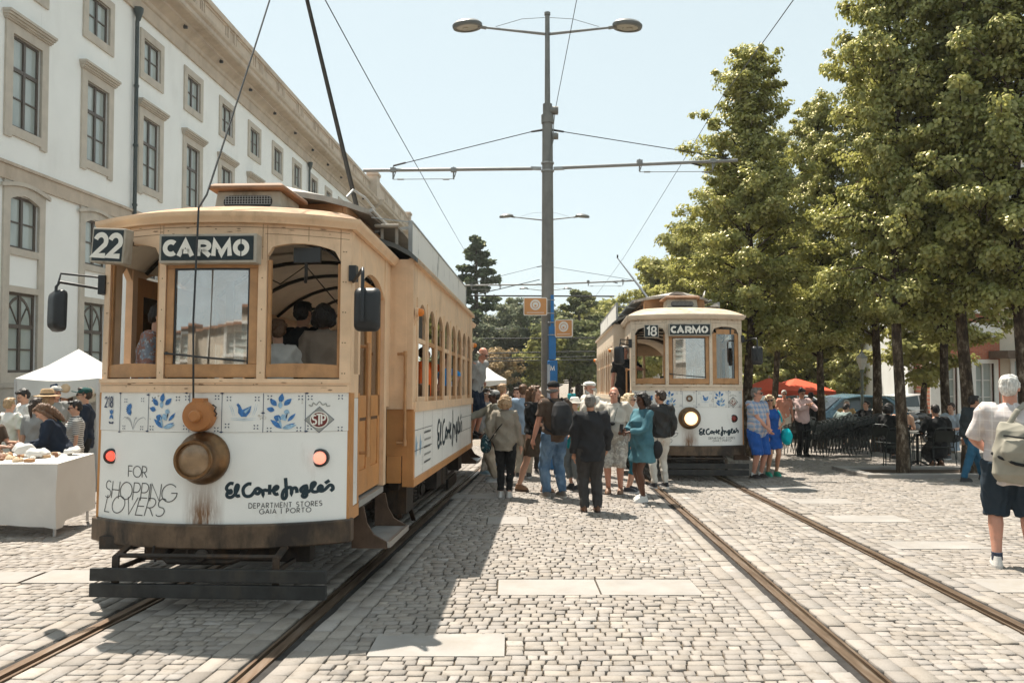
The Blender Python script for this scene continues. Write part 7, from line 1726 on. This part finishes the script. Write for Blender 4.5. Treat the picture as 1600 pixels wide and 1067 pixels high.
q1 = cafe_table(1432, 17.6, 'round steel cafe table left of the man seated in black'); cafe_table(1395, 22, 'round cafe table behind the seated pair'); cafe_table(1336, 23.5, 'round cafe table before the blue car')
# seated guests
def guest(px, d, label, yaw, **kw):
    q = at(px, 600, d); chair(q.x, d, 0, R(yaw), 0, 'black cafe chair under the '+' '.join(label.split()[:8]), 'occupied cafe chairs')
    f = math.sin(R(yaw)), -math.cos(R(yaw)); return person(label, (q.x, d, gz(d)), kw.pop('h', 1.74), yaw, seat=.46, **{**dict(pose=dict(fr=(-.12,-.42), fl=(.12,-.38), hr=(-.2,-.35,.72), hl=(.2,-.35,.72), lean=4)), **kw})
guest(1464, 17.2, 'man in black seated with his back to us between two trunks', 182, top=(black_t, 1, .60, .02), bottom=('trousers', dkgrey, .12, .014), hair=('short', 'black'), build=1.2, face=False, sk='tan', shoes=SD, pose=dict(fr=(-.10,-.05), fl=(.10,-.0), hr=(-.25,-.3,.70), hl=(.25,-.3,.70), lean=8))
guest(1386, 18.6, 'woman in black seated left of the mottled trunk', 120, top=(black_t, .8, .60, .02), bottom=('trousers', dkgrey, .12, .014), hair=('bob', 'black'), female=True, face=False)
guest(1408, 18.9, 'woman in peach top seated beside the mottled trunk', 150, top=(C('peach', (.62,.38,.26)), .5, .60, .02), bottom=('trousers', khaki, .12, .014), hair=('bob', 'sandy'), female=True, face=False)
guest(1487, 19.4, 'person in pale blue seated behind the straight trunk', -60, top=(C('pale_blue', (.42,.50,.58)), .5, .60, .02), bottom=('trousers', dkgrey, .12, .014), hair=('short', 'dark'))
guest(1309, 22.5, 'stooping guest in grey top leaning over a table near the car', 120, top=(C('grey_teal', (.20,.25,.24)), .9, .60, .03), bottom=('trousers', black_t, .12, .014), hair=('short', 'black'), face=False, pose=dict(lean=30, fr=(-.12,-.42), fl=(.12,-.38), hr=(-.2,-.42,.80), hl=(.2,-.42,.80)))
guest(1322, 24.6, 'guest in ochre top facing us at the cafe', -10, top=(C('ochre', (.45,.30,.14)), .5, .60, .02), bottom=('trousers', dkgrey, .12, .014), hair=('short', 'grey'))
guest(1348, 23.2, 'guest in black vest leaning back at the cafe', -75, top=(black_t, .5, .60, .02), bottom=('trousers', khaki, .12, .014), hair=('short', 'black'), pose=dict(lean=-10, fr=(-.12,-.42), fl=(.12,-.38), hr=(-.2,-.40,.80), hl=(.2,-.30,.80)))
guest(1372, 25.0, 'guest in pale shirt at the far cafe table', 20, top=(bone, .5, .60, .02), bottom=('trousers', greyc, .12, .014), hair=('short', 'grey'))
# empty chairs nearer the kerb
q = at(1400, 600, 17.0); chair(q.x, 17.0, 0, R(160), 0, 'empty cafe chair standing left of the mottled trunk', 'empty cafe chairs')
# parasols
M_para = mat('orange_parasol', (.62,.095,.045), .8, 0, .1, 3, .2); M_cloth2 = mat('parasol_pole', (.30,.28,.25), .5, .2)
def parasol(px, d, w_, label):
    q = at(px, 600, d); T = empty('parasol', (q.x, d, gz(d)), R(12), label=label, cat='parasol', group='orange cafe parasols')
    m = MB(); a = w_/2; n = 6; z0, z1 = 1.62, 2.08; ring = []
    for (p, r) in (((-a,-a),(a,-a)),((a,-a),(a,a)),((a,a),(-a,a)),((-a,a),(-a,-a))): ring += [(p[0]+(r[0]-p[0])*i/n, p[1]+(r[1]-p[1])*i/n, z0+.04*math.sin(pi*i/n)) for i in range(n)]
    N = len(ring); m.add(ring+[(x*.5, y*.5, z0+(z1-z0)*.56) for x, y, z in ring]+[(0,0,z1)]+[(x,y,z-.16) for x, y, z in ring], [(i,(i+1)%N,N+(i+1)%N,N+i) for i in range(N)]+[(N+i,N+(i+1)%N,2*N) for i in range(N)]+[(i,2*N+1+i,2*N+1+(i+1)%N,(i+1)%N) for i in range(N)])
    m.build('canopy', M_para, T, 20); p = MB(); p.tube([(0,0,0),(0,0,z1+.08)], .028, 10); p.build('pole', M_cloth2, T); b = MB(); b.box(-.3,.3,-.3,.3,0,.07); b.build('base', M_tleg, T)
parasol(1244, 30, 2.0, 'larger orange parasol behind the man in pink'); parasol(1202, 29, 1.5, 'smaller orange parasol behind the couple by the far tram')
T = empty('timber_screen', (at(1212, 600, 26.9).x, 26.9, gz(26.9)), label='brown timber screen below the orange parasols', cat='screen')
m = MB()
for i in range(9): m.box(-.9+i*.2, -.9+i*.2+.19, -.02, .02, 0, .95)
m.build('boards', mat('screen_timber', (.16,.09,.05), .7, 0, .25, 6), T); m = MB(); m.box(-.92, .92, -.04, .04, 0.951, 1.0); m.build('rail', M_dsash, T)
# lantern post
q = at(1347, 600, 23.8); T = empty('lantern_post', (q.x, 23.8, gz(23.8)), label='green street lantern on a slim post by the slim linden', cat='street lamp')
m = MB(); m.lathe([(.12,0),(.12,.3),(.06,.4),(.045,.5),(.04,2.15),(.07,2.2),(.05,2.25),(0,2.25)], 14); m.build('post', mat('lantern_green', (.16,.19,.17), .5, .2, .2, 6), T, 40)
m = MB(); m.lathe([(.07,2.26),(.165,2.58),(.17,2.60),(.0,2.60)], 6); m.build('lantern_glass', mat('frosted_lantern', (.55,.56,.52), .3), T)
m = MB(); m.lathe([(.19,2.605),(.06,2.74),(.03,2.80),(0,2.82)], 6); m.build('cap', M_pole, T)
# ---- parked car
def car(px, d, yaw, col, label, sc=1):
    q = at(px, 600, d); T = empty('parked_car', (q.x, d, gz(d)), yaw, label=label, cat='car', group='cars parked beyond the cafe'); T.scale = (sc,)*3
    M_c = mat('car_paint_%.2f%.2f' % col[:2], col, .25, .3, .05, 4, .6); L = 2.0
    prof = [(-2.0,.30),(-2.02,.62),(-1.9,.86),(-1.2,.95),(-.55,1.40),(.2,1.50),(1.2,1.44),(1.75,1.05),(1.98,.95),(2.02,.55),(1.98,.30)]
    wv = lambda z: .84 if z < .95 else .84-.20*(z-.95)/.55
    n = len(prof); m = MB(); m.add([(x, -wv(z), z) for x, z in prof]+[(x, wv(z), z) for x, z in prof], [tuple(range(n))[::-1], tuple(range(n, 2*n))]+[(i, (i+1)%n, n+(i+1)%n, n+i) for i in range(n)])
    m.build('body', M_c, T, 30, bevel=.05)
    for s in (1, -1):
        for pts in ([(-1.0,.99),(-.50,1.36),(.10,1.43),(.10,.99)], [(.17,.99),(.17,1.43),(1.05,1.38),(1.45,1.05),(1.40,.99)]):
            g = MB(); g.prism(pts, lambda p, t, s=s: (p[0], s*(wv(p[1])+t), p[1]), .0, .012); g.build('window', mat('car_glass', (.04,.055,.06), .08, 0, .1, 4, .8), T)
        for x in (-1.25, 1.25):
            g = MB(); g.lathe([(0,0),(.2,.0),(.21,.02),(.31,.02),(.325,-.04),(.325,-.18),(0,-.18)], 20, Matrix.Translation((x, s*.84, .325)) @ Matrix.Rotation(R(-90)*s, 4, 'X')); w_ = g.build('wheel', M_black, T, 40)
            g = MB(); g.lathe([(0,.012),(.19,.006),(.20,.02),(0,.03)], 16, Matrix.Translation((x, s*.84, .325)) @ Matrix.Rotation(R(-90)*s, 4, 'X')); g.build('rim', M_grey, w_, 40)
        g = MB(); g.box(-2.03, -1.92, s*.55-.14, s*.55+.14, .62, .76); g.build('headlight', M_glass, T)
    g = MB(); g.prism([(-.70,-1.15),(.70,-1.15),(.58,-.6),(-.58,-.6)], lambda p, t: (p[1]+.0, p[0], .95+(p[1]+1.2)*.69+.012+t), 0, .012); g.build('windscreen', mat('car_glass', (.04,.05,.06)), T)
car(1322, 28, R(8), (.10,.18,.23), 'blue hatchback parked behind the cafe chairs'); car(1415, 33, R(4), (.55,.55,.54), 'silver car parked left of the white arched house'); car(1240, 34, R(184), (.6,.6,.58), 'white car behind the orange parasols')
def moto(px, d, yaw, label):
    q = at(px, 600, d); T = empty('motorcycle', (q.x, d, gz(d)), yaw, label=label, cat='motorcycle', group='motorcycles parked by the cafe')
    for x in (-.62, .66):
        m = MB(); 
        m.tube([(x+.27*cos(a*pi/9), 0, .30+.27*sin(a*pi/9)) for a in range(19)], .045, 6, caps=False); m.lathe([(0,-.05),(.06,-.05),(.06,.05),(0,.05)], 10, Matrix.Translation((x,0,.3)) @ Matrix.Rotation(R(90),4,'X'))
        for a in range(5): m.bar((x,0,.3),(x+.25*cos(a*1.257),0,.3+.25*sin(a*1.257)),.02,.02)
        m.build('wheel', M_black, T, 50)
    m = MB(); m.ell((-.12,0,.80), .28,.13,.12); m.ell((.0,0,.48), .24,.13,.18); m.tube([(-.62,0,.3),(-.40,0,.92)], .035, 6); m.tube([(-.3,0,.6),(.66,0,.3)], .03, 6); m.build('frame', mat('moto_paint', (.08,.085,.09), .3, .4, .1), T, 60)
    m = MB(); m.ell((.38,0,.80), .32,.12,.07); m.build('saddle', M_black, T, 60)
    m = MB(); m.tube([(-.36,-.33,1.02),(-.38,-.1,.98),(-.38,.1,.98),(-.36,.33,1.02)], .016, 6); m.ell((-.50,0,.90), .09,.09,.09); m.tube([(-.37,.3,1.0),(-.4,.36,1.2)], .01, 5); m.build('handlebar', M_grey, T, 60)
moto(1428, 24.5, R(30), 'motorcycle parked to the right of the mottled trunk'); moto(1442, 26, R(20), 'motorcycle parked close to the white arched house')
# ---- tree pit and kerbs
M_soil = mat('pit_soil', (.075,.055,.04), .95, 0, .3, 12, .1, .6, 30)
a, b = gp(1352, 746), gp(1700, 748); yk = a.y; T = empty('tree_pit', (0, 0, 0), label='long kerbed tree pit with dark soil around the three nearest lindens', cat='tree pit')
def strip(name, x0, x1, y0, y1, h, m, parent):
    o = MB(); o.add([(x0,y0,gz(y0)-.05),(x1,y0,gz(y0)-.05),(x1,y1,gz(y1)-.05),(x0,y1,gz(y1)-.05),(x0,y0,gz(y0)+h),(x1,y0,gz(y0)+h),(x1,y1,gz(y1)+h),(x0,y1,gz(y1)+h)], [(0,3,2,1),(4,5,6,7),(0,1,5,4),(1,2,6,5),(2,3,7,6),(3,0,4,7)]); return o.build(name, m, parent, bevel=.01)
strip('kerb', a.x, 14, yk-.10, yk+.14, .07, M_slab, T); strip('kerb', a.x, 14, yk+1.35, yk+1.6, .07, M_slab, T); strip('kerb', a.x, a.x+.22, yk+.15, yk+1.34, .07, M_slab, T); strip('soil', a.x+.23, 13.9, yk+.15, yk+1.34, .02, M_soil, T)
M_grass = mat('park_grass', (.10,.13,.035), .9, 0, .3, 2, .1); M_hedge = mat('hedge_green', (.05,.075,.02), .9, 0, .4, 6, .1)
for (pa, pb, d0, d1, lab) in ((1290, 1480, 46, 58, 'lawn of the park beyond the parked car'), (800, 940, 50, 70, 'lawn under the dark cedars between the trams')):
    o = strip('lawn', hx(pa, d0), hx(pb, d0), d0, d1, .12, M_grass, None); tag(o, lab, 'lawn', kind='structure')
def hedge(pa, pb, d, h, label, seed):
    rs = np.random.RandomState(seed); x0, x1 = hx(pa, d), hx(pb, d); n = int((x1-x0)*420); p = np.stack([rs.uniform(x0, x1, n), d+rs.normal(0, .35, n), gz(d)+rs.uniform(0, h, n)], 1); nn = rs.normal(0, 1, (n, 3))+np.array([0, -.4, .5]); nn /= np.linalg.norm(nn, axis=1)[:, None]
    o = bpy.data.objects.new('hedge', leaves_mesh('hedge', p.astype(np.float32), nn, .16, M_leaf2, seed)); COL.objects.link(o); tag(o, label, 'hedge', 'low park hedges')
hedge(1280, 1490, 45, .8, 'low clipped hedge beyond the parked car', 3); hedge(790, 935, 49, .9, 'low hedge behind the crowd between the trams', 4); hedge(1180, 1290, 50, .9, 'low hedge far behind the orange parasols', 6)
# ---- market stall on the left
xr0, xr1, yf, yb = -5.17, -5.33, 9.1, 10.2; xl = -8.2
T = empty('stall_table', (0, 0, gz(9.1)), label='stall table under a long white cloth at the left', cat='table'); zt = .82
m = MB(); n = 22; top = []; bot = []
path = [(xl, yb)]+[(xl+(xr0-xl)*i/n, yf) for i in range(n+1)]+[(xr0+(xr1-xr0)*i/8, yf+(yb-yf)*i/8) for i in range(1, 9)]
for i, (x, y) in enumerate(path):
    wv = .018*math.sin(i*1.9)+.012*math.sin(i*.7); hem = .085+.07*math.sin(pi*max(0, min(1, (i-1)/n)))**.5*(i <= n) + (.05 if i > n+2 else 0)
    top.append((x, y, zt)); bot.append((x+(.02 if i > n else 0)+wv*(i > n), y-.03-wv*(i <= n)*1.2, hem))
N = len(path); mid = [((a_[0]*.5+b_[0]*.5)+.01*math.sin(i*2.7), (a_[1]*.5+b_[1]*.5)+.016*math.sin(i*1.3), (a_[2]+b_[2])/2) for i, (a_, b_) in enumerate(zip(top, bot))]
m.add(top+mid+bot, [(i, i+1, N+i+1, N+i) for i in range(N-1)]+[(N+i, N+i+1, 2*N+i+1, 2*N+i) for i in range(N-1)]); m.add([(xl, yf, zt+.002), (xr0, yf, zt+.002), (xr1, yb, zt+.002), (xl, yb, zt+.002)], [(0,1,2,3)])
m.build('tablecloth', M_cloth, T, 50)
for (x, y) in ((xr0-.04, yf+.03), (xr1-.05, yb-.05), (-6.9, yf+.05)):
    m = MB(); m.tube([(x, y, -.02), (x, y, zt-.01)], .018, 8); m.build('leg', M_tentleg, T)
rs = random.Random(4); MT = [mat('trinket_%d' % i, c, .6) for i, c in enumerate(((.35,.18,.08), (.55,.42,.28), (.22,.10,.05), (.60,.55,.48), (.42,.28,.16)))]
tz = gz(9.1)+zt+.003
for i in range(90):
    x, y = rs.uniform(-7.6, -5.5), rs.uniform(9.2, 10.05); m = MB(); r = rs.uniform(.02, .05)
    if i % 3 == 0: m.lathe([(0,0),(r,0),(r*1.1,.02),(r*.6,.05),(0,.06)], 10)
    elif i % 3 == 1: m.box(-r, r, -r*.7, r*.7, 0, .035)
    else: m.ell((0,0,.02), r, r*.8, .02, None, 8, 6)
    o = m.build('trinket', MT[i % 5], None, 40, bevel=.004); o.location = (x, y, tz); o.rotation_euler = (0, 0, rs.uniform(0, 3)); tag(o, 'small brown or cream trinket laid out on the white stall table', 'trinket', 'trinkets on the stall table')
for i, (x, y, lab) in enumerate(((-6.05, 9.9, 'crumpled white bag on the table before the woman in navy'), (-5.75, 9.7, 'flat white bag near the table corner'), (-5.5, 10.0, 'white paper bundle at the back corner of the table'))):
    m = MB(); m.ell((0,0,.06), .17-.03*i, .12, .08-.015*i); o = bpy.data.objects.new('bag', remesh_obj(m, 'bag', .02, 1, .04, 16, i, M_cloth)); COL.objects.link(o); o.location = (x, y, tz); tag(o, lab, 'bag')
for i, (px, py, d, c, lab) in enumerate(((90, 604, 13.86, (.02,.045,.09), 'dark blue hat hanging under the tent edge'), (107, 607, 13.86, (.52,.38,.24), 'straw coloured hat hanging beside the dark blue one'), (130, 602, 13.9, (.40,.22,.11), 'brown hat hanging under the tent near the green cap'), (143, 613, 13.86, (.62,.54,.44), 'cream hat hanging lowest beside the tram corner'))):
    q = at(px, py, d); m = MB(); m.lathe([(0,0),(.17,-.01),(.175,.0),(.10,.02),(.09,.10),(.06,.12),(0,.12)], 20, Matrix.Rotation(R(78), 4, 'X')); o = m.build('hanging_hat', mat('hat_%d' % i, c, .8), None, 50); o.location = q; tag(o, lab, 'hat', 'hats hanging in the stall')
    m = MB(); m.tube([q, q+Vector((0, 0, .16))], .004, 4); s_ = m.build('string', M_black, o); s_.matrix_parent_inverse = Matrix.Translation(q).inverted()
# ---- people far down the square
for i, (px, py, d, yaw, tp, bt, lab) in enumerate(((746, 624, 33, 0, black_t, dkgrey, 'distant person in black top beside the far white tent'), (757, 625, 34, 20, navy, jeans, 'distant person in navy by the far white tent'), (738, 622, 31, 160, dkgrey, dkgrey, 'distant dark dressed person at the corner of the near tram'), (1372, 624, 48, 60, bone, dkgrey, 'distant person in white on the park lawn'), (1391, 622, 52, 0, redstripe, dkgrey, 'distant person in red on the park path'), (830, 618, 40, 100, bluec, dkgrey, 'distant person in blue beyond the crowd'), (893, 616, 44, 200, teal, dkgrey, 'distant person in teal beyond the crowd'))):
    q = at(px, 600, d); person(lab, (q.x, d, gz(d)), 1.68, yaw, top=(tp, .5, .82, .02), bottom=('trousers', bt, .07, .02), hair=('short', 'dark'), face=False, vox=.02, group='people far down the square')
# ================= THIN SUMMER HAZE
hz_ = MB(); hz_.box(-950, 950, -120, 1550, -4.5, 22)
t = NT('haze_air'); t.t.nodes.remove(t.b); pv = t.n('ShaderNodeVolumePrincipled'); pv.inputs['Density'].default_value = .0004; pv.inputs['Color'].default_value = (.93,.96,.97,1); pv.inputs['Anisotropy'].default_value = .3
t.l(pv.outputs[0], t.out.inputs['Volume'])
tag(hz_.build('haze', t.mat), 'thin pale summer haze over the whole square', 'haze', kind='stuff')
